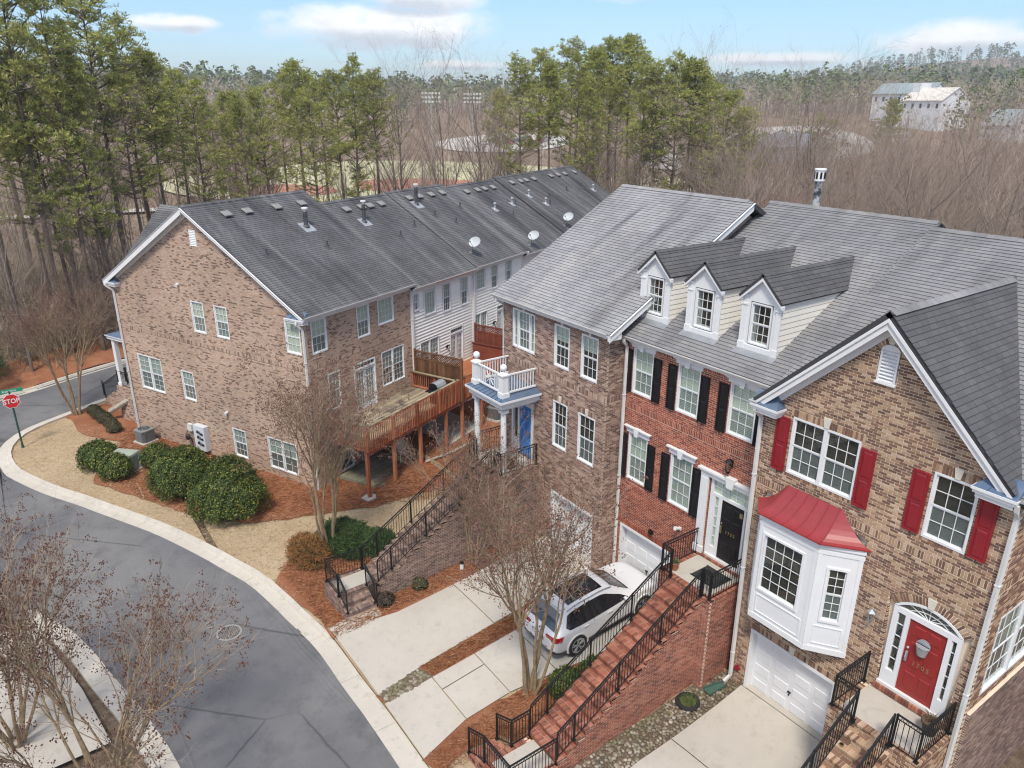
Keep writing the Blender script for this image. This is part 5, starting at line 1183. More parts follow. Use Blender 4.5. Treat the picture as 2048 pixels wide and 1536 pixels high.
railing('short iron handrail down the two foot steps, street side', [(-11.10, -8.14, 0), (-10.45, -8.14, -RS1*2)], rings=False, spacing=.10)
railing('short iron handrail down the two foot steps, house side', [(-11.12, -7.10, 0), (-10.45, -7.10, -RS1*2)], rings=False, spacing=.10)
railing('iron railing along the open right end of the blue-door porch', [(-10.78, -1.74, 3.15), (-10.34, -1.74, 3.15), (-10.34, -.06, 3.15)])
railing('iron railing along the far left end of the blue-door porch', [(-12.0, -1.74, 3.15), (-12.52, -1.74, 3.15), (-12.52, -.06, 3.15)])
# 1705: tan brick flight in the near corner
N5 = 17; RS5 = .178
staircase('wide brown brick staircase below the red door at the bottom right', 3.86, 4.86, -1.52, 2.80, N5, RS5, .30, -1.1, P_R3, M_R3, box=(3.28, 5.46, -1.52, -.004, 'SEW'))
stair_rail('iron railing down the garage side of the red-door staircase', 3.93, -1.56, 2.80, N5, RS5, .30)
stair_rail('iron railing down the outer side of the red-door staircase', 4.79, -1.56, 2.80, N5, RS5, .30)
railing('iron railing enclosing the garage side of the red-door landing', [(3.90, -1.48, 2.80), (3.34, -1.48, 2.80), (3.34, -.08, 2.80)])
railing('iron railing with a flower scroll enclosing the outer side of the red-door landing', [(4.82, -1.48, 2.80), (5.39, -1.48, 2.80), (5.39, -.08, 2.80)])
# ------------------------------------------------ the white two-storey porch at 1701
PT = H1
mb = MB(); x0, x1, y0, y1 = -12.62, -10.16, -1.86, -.004
mb.box(x0+.12, x1-.12, y0+.12, y1, 5.86, 6.04); mb.box(x0+.06, x1-.06, y0+.06, y1, 6.04, 6.10); mb.box(x0, x1, y0, y1, 6.10, 6.18); mb.box(x0+.30, x1-.30, y0+.30, y1, 5.72, 5.86)
por = mb.build('porch', WHITE, H1)
mb = MB(); mb.prism([(x0+.02, y0+.02, 6.184), (x1-.02, y0+.02, 6.184), (x1-.02, y1, 6.184), (x0+.02, y1, 6.184)], [(x0+.25, y0+.35, 6.26), (x1-.25, y0+.35, 6.26), (x1-.25, y1, 6.30), (x0+.25, y1, 6.30)]); mb.build('porch_roof', BLUEMETAL, por)
for i in range(9):
    x = x0+.15+i*(x1-x0-.3)/8; sb = MB(); sb.bar((x, y0+.03, 6.195), (x0+.3+(i/8)*(x1-x0-.6), y0+.36, 6.275), .02, .03); sb.build('standing_seam', BLUEMETAL, por)
for cx in (-12.32, -10.52):
    cb = MB(); cb.box(cx-.15, cx+.15, -1.64, -1.34, 3.15, 3.28); cb.tube([(cx, -1.49, 3.28), (cx, -1.49, 3.36), (cx, -1.49, 5.60), (cx, -1.49, 5.66)], [.135, .125, .105, .125], 14); cb.box(cx-.14, cx+.14, -1.63, -1.35, 5.62, 5.74); cb.build('porch_column', WHITE, por)
    pb = MB(); pb.box(cx-.13, cx+.13, -1.62, -1.36, 6.22, 7.08); pb.box(cx-.16, cx+.16, -1.65, -1.33, 6.22, 6.42); pb.box(cx-.165, cx+.165, -1.655, -1.325, 7.08, 7.13); pb.prism([(cx-.165, -1.655, 7.13), (cx+.165, -1.655, 7.13), (cx+.165, -1.325, 7.13), (cx-.165, -1.325, 7.13)], [(cx-.05, -1.54, 7.22), (cx+.05, -1.54, 7.22), (cx+.05, -1.44, 7.22), (cx-.05, -1.44, 7.22)]); po = pb.build('newel_post', WHITE, por)
    sb = MB(); sb.tube([(cx, -1.49, 7.20), (cx, -1.49, 7.27)], [.06, .04], 10); sb.sphere((cx, -1.49, 7.38), .135, 16, 10); sb.build('ball_finial', WHITE, po, smooth=True)
balme = unit_mesh('box', 'baluster', WHITE)
def white_rail(p, q, star=False):
    p = Vector(p); q = Vector(q); d = q-p; L = d.length; mb = MB(); mb.bar(p+Vector((0, 0, .78)), q+Vector((0, 0, .78)), .07, .05); mb.bar(p+Vector((0, 0, .10)), q+Vector((0, 0, .10)), .06, .06); mb.build('handrail', WHITE, por)
    n = int(L/.115)
    for i in range(1, n):
        t = i/n
        if star and abs(t-.5) < .2: continue
        c = p.lerp(q, t); link(bpy.data.objects.new('baluster', balme), por, None, Matrix.Translation(c+Vector((0, 0, .13))) @ Matrix.Diagonal((.032, .032, .63, 1)))
    if star:
        c = p.lerp(q, .5); u = d.normalized(); z = Vector((0, 0, 1)); mm = c+z*.445; w = L*.2; sb = MB()
        for t in (-w, w): sb.bar(c+u*t+z*.13, c+u*t+z*.76, .03)
        for a in range(4):
            an = a*pi/4; v = (u*math.cos(an)*w*.98+z*math.sin(an)*.31); sb.bar(mm-v, mm+v, .025, .03)
        sb.build('star_panel', WHITE, por)
white_rail((-12.20, -1.49, 6.28), (-10.64, -1.49, 6.28), True); white_rail((-10.52, -1.37, 6.28), (-10.52, -.02, 6.28)); white_rail((-12.32, -1.37, 6.28), (-12.32, -.02, 6.28))
# ================================================================== left-hand row (local frame: b away from the ridge to the back gardens, a along the row)
GL = Plane((0, 0, 0), (1, 0, 0), (0, 0, 1), LF); RL = Plane((0, 0, 0), (0, 1, 0), (0, 0, 1), LF)
sL = math.atan(.58)
for mts in (P_SHL,): add_run_stains(mts, DA, (.25, .25, .25), (.05, .051, .056), 1.15, .95)

def L_house(label, a0, a1, ze, bridge, bfront, mat_wall, nobj=220, over0=.0, over1=.0):
    root = thing('townhouse', fromL(bridge, (a0+a1)/2, -1), label, 'townhouse'); zr = ze+.58*(.3-bridge)
    PRf = Plane((.30, 0, ze), (0, 1, 0), (-math.cos(sL), 0, math.sin(sL)), LF); Ls = (.30-bridge)/math.cos(sL)
    roof_slab(root, PRf, rect(a0-over0, a1+over1, 0, Ls), .14)
    bag = Pieces(root, 'shingle', 'shingle_roof', P_SHL, nobj, 'wedge'); lay_shingles(bag, PRf, rect(a0-over0-.02, a1+over1+.02, -.03, Ls), sd=int(a0*3+50))
    PRb = Plane((bfront, 0, zr-.58*(bridge-bfront)), (0, -1, 0), (math.cos(sL), 0, math.sin(sL)), LF); Lb = (bridge-bfront)/math.cos(sL)
    roof_slab(root, PRb, rect(-(a1+over1), -(a0-over0), 0, Lb), .14); lay_shingles(bag, PRb, rect(-(a1+over1), -(a0-over0), Lb-1.2, Lb), sd=5)
    fr = LF; caps(bag, (bridge, a0-over0, zr), (bridge, a1+over1, zr), fr); bag.done()
    a0_ = a0+(.09 if mat_wall is M_L else .02)
    mb = MB(); mb.prism([(-.1 if mat_wall is not M_L else -.09, a0_, -1.6), (bfront+.3, a0_, -1.6), (bfront+.3, a0_, ze-.1), (bridge, a0_, zr-.2), (-.1, a0_, ze-.05)], [(-.1, a1-.02, -1.6), (bfront+.3, a1-.02, -1.6), (bfront+.3, a1-.02, ze-.1), (bridge, a1-.02, zr-.2), (-.1, a1-.02, ze-.05)])
    mb.build('wall_core', mat_wall, root, LF)
    gutter(root, (.27, a0-over0+.02, ze-.11), (.27, a1+over1, ze-.11), (1, 0, 0), LF)
    mb = MB(); mb.box(.22, .265, a0-over0, a1+over1, ze-.16, ze-.02); mb.box(.0, .22, a0, a1, ze-.16, ze-.13); mb.box(.004, .04, a0, a1, ze-.34, ze-.17); mb.build('soffit', WHITE if mat_wall is not M_L else WHITE, root, LF)
    return root, zr, PRf
HL, zrL, PRL = L_house('buff brick end townhouse of the left row, with a wide gable and rear deck', 0, 7.35, 7.62, -6.95, -14.2, M_L, 260, .30, .05)
bL = Pieces(HL, 'brick', 'brickwork', P_L, 300); mL = MB()
gw = [(-7.66, -6.73, 5.70, 7.28, {}), (-5.96, -5.04, 5.70, 7.28, {}), (-1.23, -.30, 5.74, 7.30, dict(screen=False)), (-12.86, -10.88, 1.72, 3.67, dict(twin=True, cols=2, rows=3)), (-9.28, -8.31, 1.81, 3.40, {}), (-5.82, -4.86, -.58, .97, {}), (-3.26, -1.32, -.56, 1.10, dict(twin=True, cols=2, rows=2))]
gout = [(-13.9, -1.7), (0, -1.7), (0, 7.45), (-6.95, 11.50), (-13.9, 7.45)]
gh = [rect(a, b, c-.07, d) for a, b, c, d, _ in gw]+[rect(-6.96, -6.50, 9.97, 10.75)]
lay_bricks(bL, mL, GL, gout, gh, bands=[(4.96, 5.163)], vmin=-1.7, dash=(10, (4, 7, 9))); 
for a, b, c, d, kw in gw: soldiers(bL, mL, GL, a, b, c-.07, c); window(HL, GL, a, b, c, d, **{**dict(blind='slat' if d < 7 else 'full'), **kw})
mb = MB(); GL.box(mb, -6.96, -6.50, 9.97, 10.75, -.08, .0); GL.box(mb, -6.96, -6.92, 9.97, 10.75, 0, .03); GL.box(mb, -6.54, -6.50, 9.97, 10.75, 0, .03); GL.box(mb, -6.92, -6.54, 10.71, 10.75, 0, .03); gv = mb.build('gable_vent', WHITE, HL, LF)
for i in range(9): lb = MB(); y = 9.99+i*.08; lb.prism([GL.p(-6.92, y, .02), GL.p(-6.92, y+.015, .03), GL.p(-6.92, y+.075, .005), GL.p(-6.92, y+.06, .0)], [GL.p(-6.54, y, .02), GL.p(-6.54, y+.015, .03), GL.p(-6.54, y+.075, .005), GL.p(-6.54, y+.06, .0)]); lb.build('louvre', WHITE, gv, LF)
rw = [(.36, 1.30, 5.72, 7.29, {}), (3.31, 4.20, 5.70, 7.29, {}), (4.82, 6.02, 5.97, 7.29, dict(sash=False, screen=False, cols=4)), (4.90, 6.66, 2.70, 4.56, dict(twin=True, rows=3, blind='slat')), (1.14, 1.92, 2.71, 4.56, dict(blind='slat')), (1.5, 2.44, -.66, .55, dict(blind='slat')), (3.0, 3.9, -.66, .55, dict(blind='full', sash=False, screen=False))]
rh = [rect(a, b, c-.07, d) for a, b, c, d, _ in rw]+[rect(2.85, 4.42, 2.0, 4.52)]
lay_bricks(bL, mL, RL, rect(.10, 7.35, -1.7, 7.40), rh, bands=[(5.03, 5.233), (7.18, 7.383)], vmin=-1.7, dash=(10, (4, 7, 9)))
for a, b, c, d, kw in rw: soldiers(bL, mL, RL, a, b, c-.07, c); window(HL, RL, a, b, c, d, **{**dict(blind='full'), **kw})
mL.build('mortar_joints', M_L, HL, LF); bL.done()
def french_door(house, pl, u0, u1, v0, v1, tr=.32):
    mb = MB(); vt = v1-tr
    for a, b, c, d in ((u0, u0+.07, v0, v1), (u1-.07, u1, v0, v1), (u0+.07, u1-.07, v1-.07, v1), (u0+.07, u1-.07, vt-.04, vt+.04)): pl.box(mb, a, b, c, d, -.085, .015)
    root = mb.build('french_door', WHITE, house, pl.frame); m = (u0+u1)/2
    for a, b in ((u0+.07, m-.003), (m+.003, u1-.07)):
        lb = MB(); s = .10; pl.box(lb, a, a+s, v0, vt-.04, -.07, -.03); pl.box(lb, b-s, b, v0, vt-.04, -.07, -.03); pl.box(lb, a+s, b-s, v0, v0+.24, -.07, -.03); pl.box(lb, a+s, b-s, vt-.16, vt-.04, -.07, -.03)
        x0, x1, y0, y1 = a+s, b-s, v0+.24, vt-.16
        for i in range(1, 3): x = x0+(x1-x0)*i/3; pl.box(lb, x-.009, x+.009, y0, y1, -.06, -.04)
        for i in range(1, 5): y = y0+(y1-y0)*i/5; pl.box(lb, x0, x1, y-.009, y+.009, -.0605, -.0395)
        lb.build('door_leaf', WHITE, root, pl.frame); gb = MB(); pl.box(gb, x0, x1, y0, y1, -.056, -.053); gb.build('pane', GLASS, root, pl.frame)
    gb = MB(); pl.box(gb, u0+.07, u1-.07, vt+.04, v1-.07, -.056, -.053); gb.build('pane', GLASS, root, pl.frame)
    tb = MB()
    for i in range(1, 6): x = u0+.07+(u1-u0-.14)*i/6; pl.box(tb, x-.01, x+.01, vt+.04, v1-.07, -.06, -.04)
    tb.build('transom_bars', WHITE, root, pl.frame)
    ib = MB(); pl.box(ib, u0+.07, u1-.07, v0, vt, -.0875, -.084); ib.build('blind', BLIND2, root, pl.frame); ib = MB(); pl.box(ib, u0+.07, u1-.07, vt, v1-.05, -.0875, -.084); ib.build('room_backing', DARK, root, pl.frame)
    return root
french_door(HL, RL, 2.85, 4.42, 2.04, 4.50)
rake(HL, (.27, -.30, 7.57), (-6.95, -.30, 11.77), LF, w=.16, out=(0, -1, 0)); rake(HL, (-14.17, -.30, 7.57), (-6.95, -.30, 11.77), LF, w=.30, out=(0, -1, 0))
mb = MB()
for b0 in (.27, -14.17): mb.prism([(b0, -.29, 7.40), (b0, -.29, 7.44), (b0, -.005, 7.44), (b0, -.005, 7.40)], [(-6.95, -.29, 11.58), (-6.95, -.29, 11.62), (-6.95, -.005, 11.62), (-6.95, -.005, 11.58)]); mb.prism([(b0, -.04, 7.22), (b0, -.04, 7.40), (b0, -.004, 7.40), (b0, -.004, 7.22)], [(-6.95, -.04, 11.36), (-6.95, -.04, 11.58), (-6.95, -.004, 11.58), (-6.95, -.004, 11.36)])
mb.build('gable_frieze', WHITE, HL, LF)
cornice_return(HL, -.85, .30, -.34, -.004, 7.50, LF, left=False); cornice_return(HL, -14.2, -13.2, -.34, -.004, 7.50, LF, left=True)
downspout(HL, [(-.10, -.36, 7.42), (-.10, -.36, 7.28), (-.05, -.07, 7.0), (-.05, -.07, -.9), (-.05, -.3, -1.0)], frame=LF)
downspout(HL, [(-13.95, -.36, 7.42), (-13.95, -.36, 7.28), (-13.85, -.07, 7.0), (-13.85, -.07, -1.25), (-14.0, -.4, -1.36)], frame=LF)
# front cross gable behind the ridge
zc = 7.62; hw = 3.45; ac = 3.75; zcr = zc+hw*.98; slc = math.atan(.98)
for sg in (-1, 1):
    if sg < 0: pl = Plane((-14.3, ac-hw, zc), (1, 0, 0), (0, math.cos(slc), math.sin(slc)), LF)
    else: pl = Plane((-14.3, ac+hw, zc), (-1, 0, 0), (0, -math.cos(slc), math.sin(slc)), LF)
    Lc = hw/math.cos(slc); back = (zcr-7.62)/.58; P = [(0, 0), (.35, 0), (back+.3, Lc), (0, Lc)]
    if sg > 0: P = [(-u, v) for u, v in P][::-1]
    roof_slab(HL, pl, P, .12, name='cross_gable_roof')
    if sg < 0: cg = Pieces(HL, 'gable_shingle', 'gable_shingle_roof', P_SHL, 30, 'wedge'); lay_shingles(cg, pl, P, sd=77); cg.done()
# front porch of the end house
mb = MB(); mb.box(-16.35, -13.9, .5, 2.9, 3.78, 3.96); mb.box(-16.42, -13.9, .43, 2.97, 3.96, 4.02); po = mb.build('porch', WHITE, HL, LF)
mb = MB(); mb.prism([(-16.42, .43, 4.024), (-13.9, .43, 4.024), (-13.9, 2.97, 4.024), (-16.42, 2.97, 4.024)], [(-14.5, .9, 4.50), (-13.9, .9, 4.60), (-13.9, 2.6, 4.60), (-14.5, 2.6, 4.50)]); mb.build('porch_roof', BLUEMETAL, po, LF)
for a in (.72, 2.7): mb = MB(); mb.box(-16.15, -15.9, a-.12, a+.12, .98, 3.78); mb.box(-16.19, -15.86, a-.16, a+.16, .98, 1.15); mb.build('porch_column', WHITE, po, LF)
LF2 = LF @ Matrix.Translation((-16.3, 1.7, 0)) @ Matrix.Rotation(-pi/2, 4, 'Z')
staircase('dark brick stairs at the front of the left end house', -.55, .55, .0, .95, 10, .17, .29, -1.5, P_L, M_L, frame=LF2, box=(-1.2, 1.2, .0, 2.38, 'SEW'), sides=(-1, 1), nobj=60)
railing('black iron railing down the near side of the left house front stairs', [(.50, 0, .95), (.50, -2.6, -.55), (.2, -3.3, -.62)], LF2); railing('black iron railing down the far side of the left house front stairs', [(-.50, 0, .95), (-.50, -2.6, -.55), (-.9, -3.4, -.6)], LF2)
railing('black iron railing around the left house porch landing', [(.55, .05, .95), (1.08, .05, .95), (1.08, 1.3, .95)], LF2)
# white lap-sided units
P_SID = mat_pieces('white lap siding', [(.86, .84, .78), (.88, .86, .80), (.84, .82, .76), (.87, .85, .79)], rough=.6, dirt=(.93, 1.03), dscale=.4, fine=20, bs=.1, grain=.06)
units = [('white-sided townhouse next to the brick end house, with rusty red gutter', 7.35, 13.17, 7.40, 0.0), ('second white-sided townhouse of the left row, third from the near end', 13.17, 18.9, 7.47, 0.0),
         ('cream-sided townhouse with two satellite dishes, fourth in the left row', 18.9, 25.3, 7.28, -.25), ('fifth townhouse of the left row, only its dark roof in view', 25.3, 31.2, 7.40, -.25), ('farthest townhouse of the left row, only its dark roof end in view', 31.2, 38.0, 7.42, -.25)]
WN = {0: [(7.62, 8.10, 6.02, 6.98, dict(cols=2)), (8.54, 9.56, 5.57, 6.90, dict(sash=False, screen=False, cols=4)), (10.23, 10.97, 5.38, 7.0, dict(blind='slat')), (11.94, 12.69, 5.38, 7.03, {}), (8.05, 9.75, 2.35, 4.22, dict(twin=True, rows=3, cols=3))],
      1: [(13.52, 14.55, 5.92, 7.22, dict(sash=False, screen=False, cols=4)), (15.19, 15.93, 5.69, 7.28, {}), (16.85, 17.57, 5.72, 7.30, {}), (13.25, 14.71, 2.7, 4.55, dict(twin=True, rows=3, cols=3))], 2: [(19.6, 20.4, 5.7, 7.1, {})], 3: [], 4: []}
DR = {0: (10.80, 12.11, 2.04, 4.28), 1: (15.77, 17.1, 2.04, 4.55)}
UH = []
for k, (lab, a0, a1, ze, b0) in enumerate(units):
    root, zr, pr_ = L_house(lab, a0, a1, ze, -6.2, -12.6, CREAM, 60 if k < 2 else 20, .02, .03); UH.append((root, zr, pr_, a0, a1, ze))
    pl = Plane((b0, 0, 0), (0, 1, 0), (0, 0, 1), LF); sb = Pieces(root, 'siding_board', 'siding_boards', P_SID, 300, 'wedge')
    holes = [rect(a-.02, b+.02, c-.02, d+.02) for a, b, c, d, _ in WN[k]]+([rect(DR[k][0], DR[k][1], DR[k][2]-.05, DR[k][3])] if k in DR else [])
    v = -1.2
    while v < ze-.2 and k < 3:
        ints = [(a0+.08, a1-.06)]
        for hh in holes:
            for x, y in cuts(hh, v+.09): ints = minus(ints, x, y)
        for x, y in ints: sb.add(pl, x, y, v, v+.182, -.09, .0)
        v += .178
    sb.done()
    cb = MB(); pl.box(cb, a0-.0, a0+.09, -1.2, ze-.2, -.09, .018); pl.box(cb, a1-.07, a1, -1.2, ze-.2, -.09, .017); cb.build('corner_board', WHITE, root, LF)
    for a, b, c, d, kw in WN[k]: window(root, pl, a, b, c, d, proud=.012, **{**dict(blind='full'), **kw})
    if k in DR: french_door(root, pl, *DR[k])
    if k in (1, 3): mb = MB()
downspout(UH[1][0], [(.26, 13.3, 7.36), (.26, 13.3, 7.25), (.06, 13.22, 7.0), (.06, 13.22, 1.0), (.06, 13.2, .8)], frame=LF)
downspout(UH[0][0], [(.26, 7.5, 7.28), (.26, 7.5, 7.18), (.06, 7.42, 6.9), (.06, 7.42, .8), (.06, 7.42, .6)], frame=LF)
rake(UH[1][0], (.27, 18.93, 7.42), (-6.2, 18.93, 7.42+.58*6.5-.04), LF, out=(0, 1, 0), w=.2)
mb = MB(); mb.box(.27, .40, 9.2, 13.0, 7.315, 7.33); mb.build('rusty_gutter_strip', mat_plain('rust stained metal', (.33, .12, .08), .7, (.22, .10, .07), 6), UH[0][0], LF)
mb = MB(); mb.box(-.2, .32, 18.93, 19.2, 7.18, 7.42); mb.build('soffit_return', WHITE, UH[1][0], LF)
# ------------------------------------------------ roof hardware on the left row
VENTM = mat_plain('grey roof vent', (.20, .195, .19), .6, (.27, .26, .25), 5); LEAD = mat_plain('dark pipe', (.045, .045, .05), .6, (.08, .08, .085), 6)
def roof_frame(pr, a, b, ze):
    v = (.30-b)/math.cos(sL); return LF @ Matrix.Translation(pr.p(a, v, .012)) @ Matrix(((pr.U.x, pr.V.x, pr.N.x, 0), (pr.U.y, pr.V.y, pr.N.y, 0), (pr.U.z, pr.V.z, pr.N.z, 0), (0, 0, 0, 1)))
def L_roof_of(a):
    if a < 7.38: return PRL, 7.62
    for r, zr, pr_, a0, a1, ze in UH:
        if a < a1: return pr_, ze
    return UH[-1][2], UH[-1][5]
ordn = ['first', 'second', 'third', 'fourth']
def box_vent(a, b, label):
    pr, ze = L_roof_of(a); M = roof_frame(pr, a, b, ze); o = thing('roof_vent', M.translation, label, 'roof vent', 'square roof vents near the left row ridge')
    mb = MB(); mb.box(-.22, .22, -.24, .24, 0, .02); mb.prism([(-.17, -.16, .02), (.17, -.16, .02), (.17, .16, .02), (-.17, .16, .02)], [(-.17, -.16, .10), (.17, -.16, .10), (.17, .16, .07), (-.17, .16, .07)])
    mb.build('base', LEAD, o, M); mb = MB(); mb.prism([(-.23, -.24, .10), (.23, -.24, .10), (.23, .20, .06), (-.23, .20, .06)], [(-.21, -.22, .145), (.21, -.22, .145), (.21, .18, .11), (-.21, .18, .11)]); mb.build('hood', VENTM, o, M)
hn = ['brick end house', 'first white house', 'second white house', 'fourth house', 'fifth house', 'farthest house']
va = [(1.46, 2.68, 4.54, 6.22), (8.9, 10.1, 10.8, 11.8), (14.4, 15.4, 16.6, 17.8), (20.6, 21.9, 22.8, 23.9), (26.5, 27.8, 28.6, 29.8), (32.6, 33.8, 35.0, 36.8)]
for h_, row in enumerate(va):
    for i, a in enumerate(row): box_vent(a, -6.05 if h_ == 0 else -5.45, '%s square roof vent from the near end, %s' % (ordn[i], hn[h_]))
def pipe_vent(a, b, label, h=.35, r=.05, kind='pipe'):
    pr, ze = L_roof_of(a); v = (.30-b)/math.cos(sL); p = LF @ pr.p(a, v, 0)
    o = thing('vent_pipe' if kind != 'flue' else 'flue', p, label, 'vent pipe' if kind != 'flue' else 'flue', 'small vent pipes on the left row roofs' if kind == 'pipe' else None); M = roof_frame(pr, a, b, ze)
    mb = MB(); mb.box(-r*3.2, r*3.2, -r*4, r*2.8, 0, .012); mb.build('flashing', SILVER if kind != 'pipe' else LEAD, o, M)
    mb = MB(); c = Vector(p)
    mb.tube([c-Vector((0, 0, .1)), c+Vector((0, 0, h))], r, 10); mb.tube([c-Vector((0, 0, .02)), c+Vector((0, 0, .10))], [r*1.8, r*1.1], 10)
    if kind == 'flue': mb.tube([c+Vector((0, 0, h*.75)), c+Vector((0, 0, h*.80))], [r*1.4, r*1.4], 10)
    mb.build('pipe', LEAD if kind != 'gooseneck' else SILVER, o, smooth=False)
    if kind == 'flue': mb = MB(); mb.tube([c+Vector((0, 0, h)), c+Vector((0, 0, h+.10)), c+Vector((0, 0, h+.12)), c+Vector((0, 0, h+.20))], [r*.8, r*.8, r*1.5, r*1.45], 12); mb.build('cap', TRIM_OFF, o)
    if kind == 'gooseneck': mb = MB(); mb.sphere(c+Vector((0, 0, h)), r*1.7, 10, 6, sq=(1, 1, .8)); mb.build('cap', SILVER, o)
pipe_vent(5.0, -4.55, 'black flue with a pale cap on the brick end house roof', .75, .11, 'flue'); pipe_vent(9.2, -4.45, 'dark flue with a silver base on the first white house roof', .95, .10, 'flue'); pipe_vent(14.5, -4.95, 'tall black flue near the ridge between the first and second white houses', 1.0, .11, 'flue')
pl_ = [(1.24, -3.3, 'short black pipe low on the near part of the brick end house roof'), (4.85, -3.05, 'short black pipe below the pale streak on the brick end house roof'), (12.4, -3.5, 'upper small pipe on the first white house roof'), (10.5, -3.0, 'lower small pipe on the first white house roof'),
       (14.8, -3.8, 'small pipe beside the seam of the second white house roof'), (17.9, -4.1, 'upper small pipe in the middle of the second white house roof'), (15.9, -3.0, 'lower pipe in the middle of the second white house roof'), (22.4, -2.8, 'lowest small pipe on the fourth house roof'), (24.1, -3.65, 'small pipe close beside the larger pipe on the fourth house roof'),
       (27.9, -2.9, 'small pipe beside the lower silver gooseneck on the fifth house roof'), (28.9, -3.5, 'upper small pipe on the fifth house roof'), (32.3, -3.8, 'near small pipe on the farthest house roof'), (35.0, -3.8, 'middle small pipe on the farthest house roof')]
for a, b, l in pl_: pipe_vent(a, b, l, .32, .045)
for a, b, l in ((21.3, -3.6, 'pale-based pipe on the fourth house roof'), (23.8, -3.75, 'thick pipe with silver skirt on the fourth house roof'), (26.6, -4.0, 'upper silver gooseneck vent on the fifth house roof'), (27.4, -3.0, 'lower silver gooseneck vent on the fifth house roof'), (36.2, -3.3, 'silver gooseneck vent on the farthest house roof')): pipe_vent(a, b, l, .38, .07, 'gooseneck')
DISHM = mat_plain('grey dish', (.50, .53, .55), .5, (.44, .47, .49), 2)
def dish(a, b, label, head=math.radians(-70)):
    pr, ze = L_roof_of(a); v = (.30-b)/math.cos(sL); p = LF @ pr.p(a, v, .01); o = thing('satellite_dish', p, label, 'satellite dish', 'satellite dishes on the left row')
    mb = MB(); c = p+Vector((.25, .2, .62)); mb.tube([p, p+Vector((.12, .08, .3)), c-Vector((0, 0, .08))], .028, 8); mb.tube([p+Vector((-.3, .2, .08)), p+Vector((.12, .08, .35))], .015, 6); mb.box(p.x-.1, p.x+.1, p.y-.08, p.y+.08, p.z-.03, p.z+.04); mb.build('mast', SILVER, o)
    d = Vector((math.cos(head)*.80, math.sin(head)*.80, .58)).normalized(); u = d.cross(Vector((0, 0, 1))).normalized(); w = u.cross(d)
    mb = MB(); rings = []
    for i in range(6):
        r_ = i/5; rings.append([c+u*math.cos(2*pi*j/20)*r_*.40+w*math.sin(2*pi*j/20)*r_*.33+d*(.10*r_*r_) for j in range(20)])
    for i in range(5):
        for j in range(20): q = [rings[i][j], rings[i][(j+1) % 20], rings[i+1][(j+1) % 20], rings[i+1][j]]; mb.prism(q, [x-d*.012 for x in q]) if i else mb.poly([rings[0][0], q[2], q[3]])
    mb.build('reflector', DISHM, o); mb = MB(); mb.bar(c-w*.30+d*.05, c-w*.2+d*.50, .02); mb.box(*[f(k) for k in range(3) for f in (lambda k: (c-w*.2+d*.5)[k]-.04, lambda k: (c-w*.2+d*.5)[k]+.04)]); mb.build('feed_arm', SILVER, o)
dish(14.0, -.70, 'grey satellite dish at the eave of the first white house'); dish(20.2, -.25, 'grey satellite dish low on the fourth house roof of the left row'); dish(26.2, -.80, 'smallest grey satellite dish, farthest along the left row roofs')
# ================================================================== decks and fences behind the left row
P_RED = mat_pieces('red stained timber', [(.40, .13, .065), (.46, .165, .085), (.33, .105, .055), (.50, .20, .11), (.37, .12, .065)], rough=.7, dirt=(.7, 1.1), dscale=1.5, fine=14, bs=.3)
P_BRN = mat_pieces('brown stained timber', [(.135, .065, .035), (.17, .085, .045), (.11, .052, .03), (.20, .10, .05)], rough=.75, dirt=(.7, 1.1), dscale=1.5, fine=14, bs=.3)
P_MAH = mat_pieces('mahogany stained timber', [(.19, .055, .035), (.22, .066, .04), (.17, .048, .032)], rough=.6, dirt=(.8, 1.1), dscale=1.5, fine=14, bs=.3)
P_DBD = mat_pieces('weathered deck board', [(.42, .35, .24), (.36, .29, .20), (.48, .41, .29), (.31, .25, .18), (.40, .36, .24)], rough=.9, dirt=(.7, 1.1), dscale=.8, fine=14, bs=.4, streak=[((.075, .062, .055), (1, 1, 1), .8, .85), ((.29, .30, .13), (1, 1, 1), .6, .35)], streak_rng=(.47, .62))
P_ORG = mat_pieces('orange stained deck board', [(.40, .15, .07), (.43, .17, .08), (.37, .135, .065)], rough=.6, dirt=(.9, 1.05), dscale=1, fine=14, bs=.2)
FLOOR = Plane((0, 0, 0), (0, 1, 0), (-1, 0, 0), LF)     # u = a, v = -b, up = N
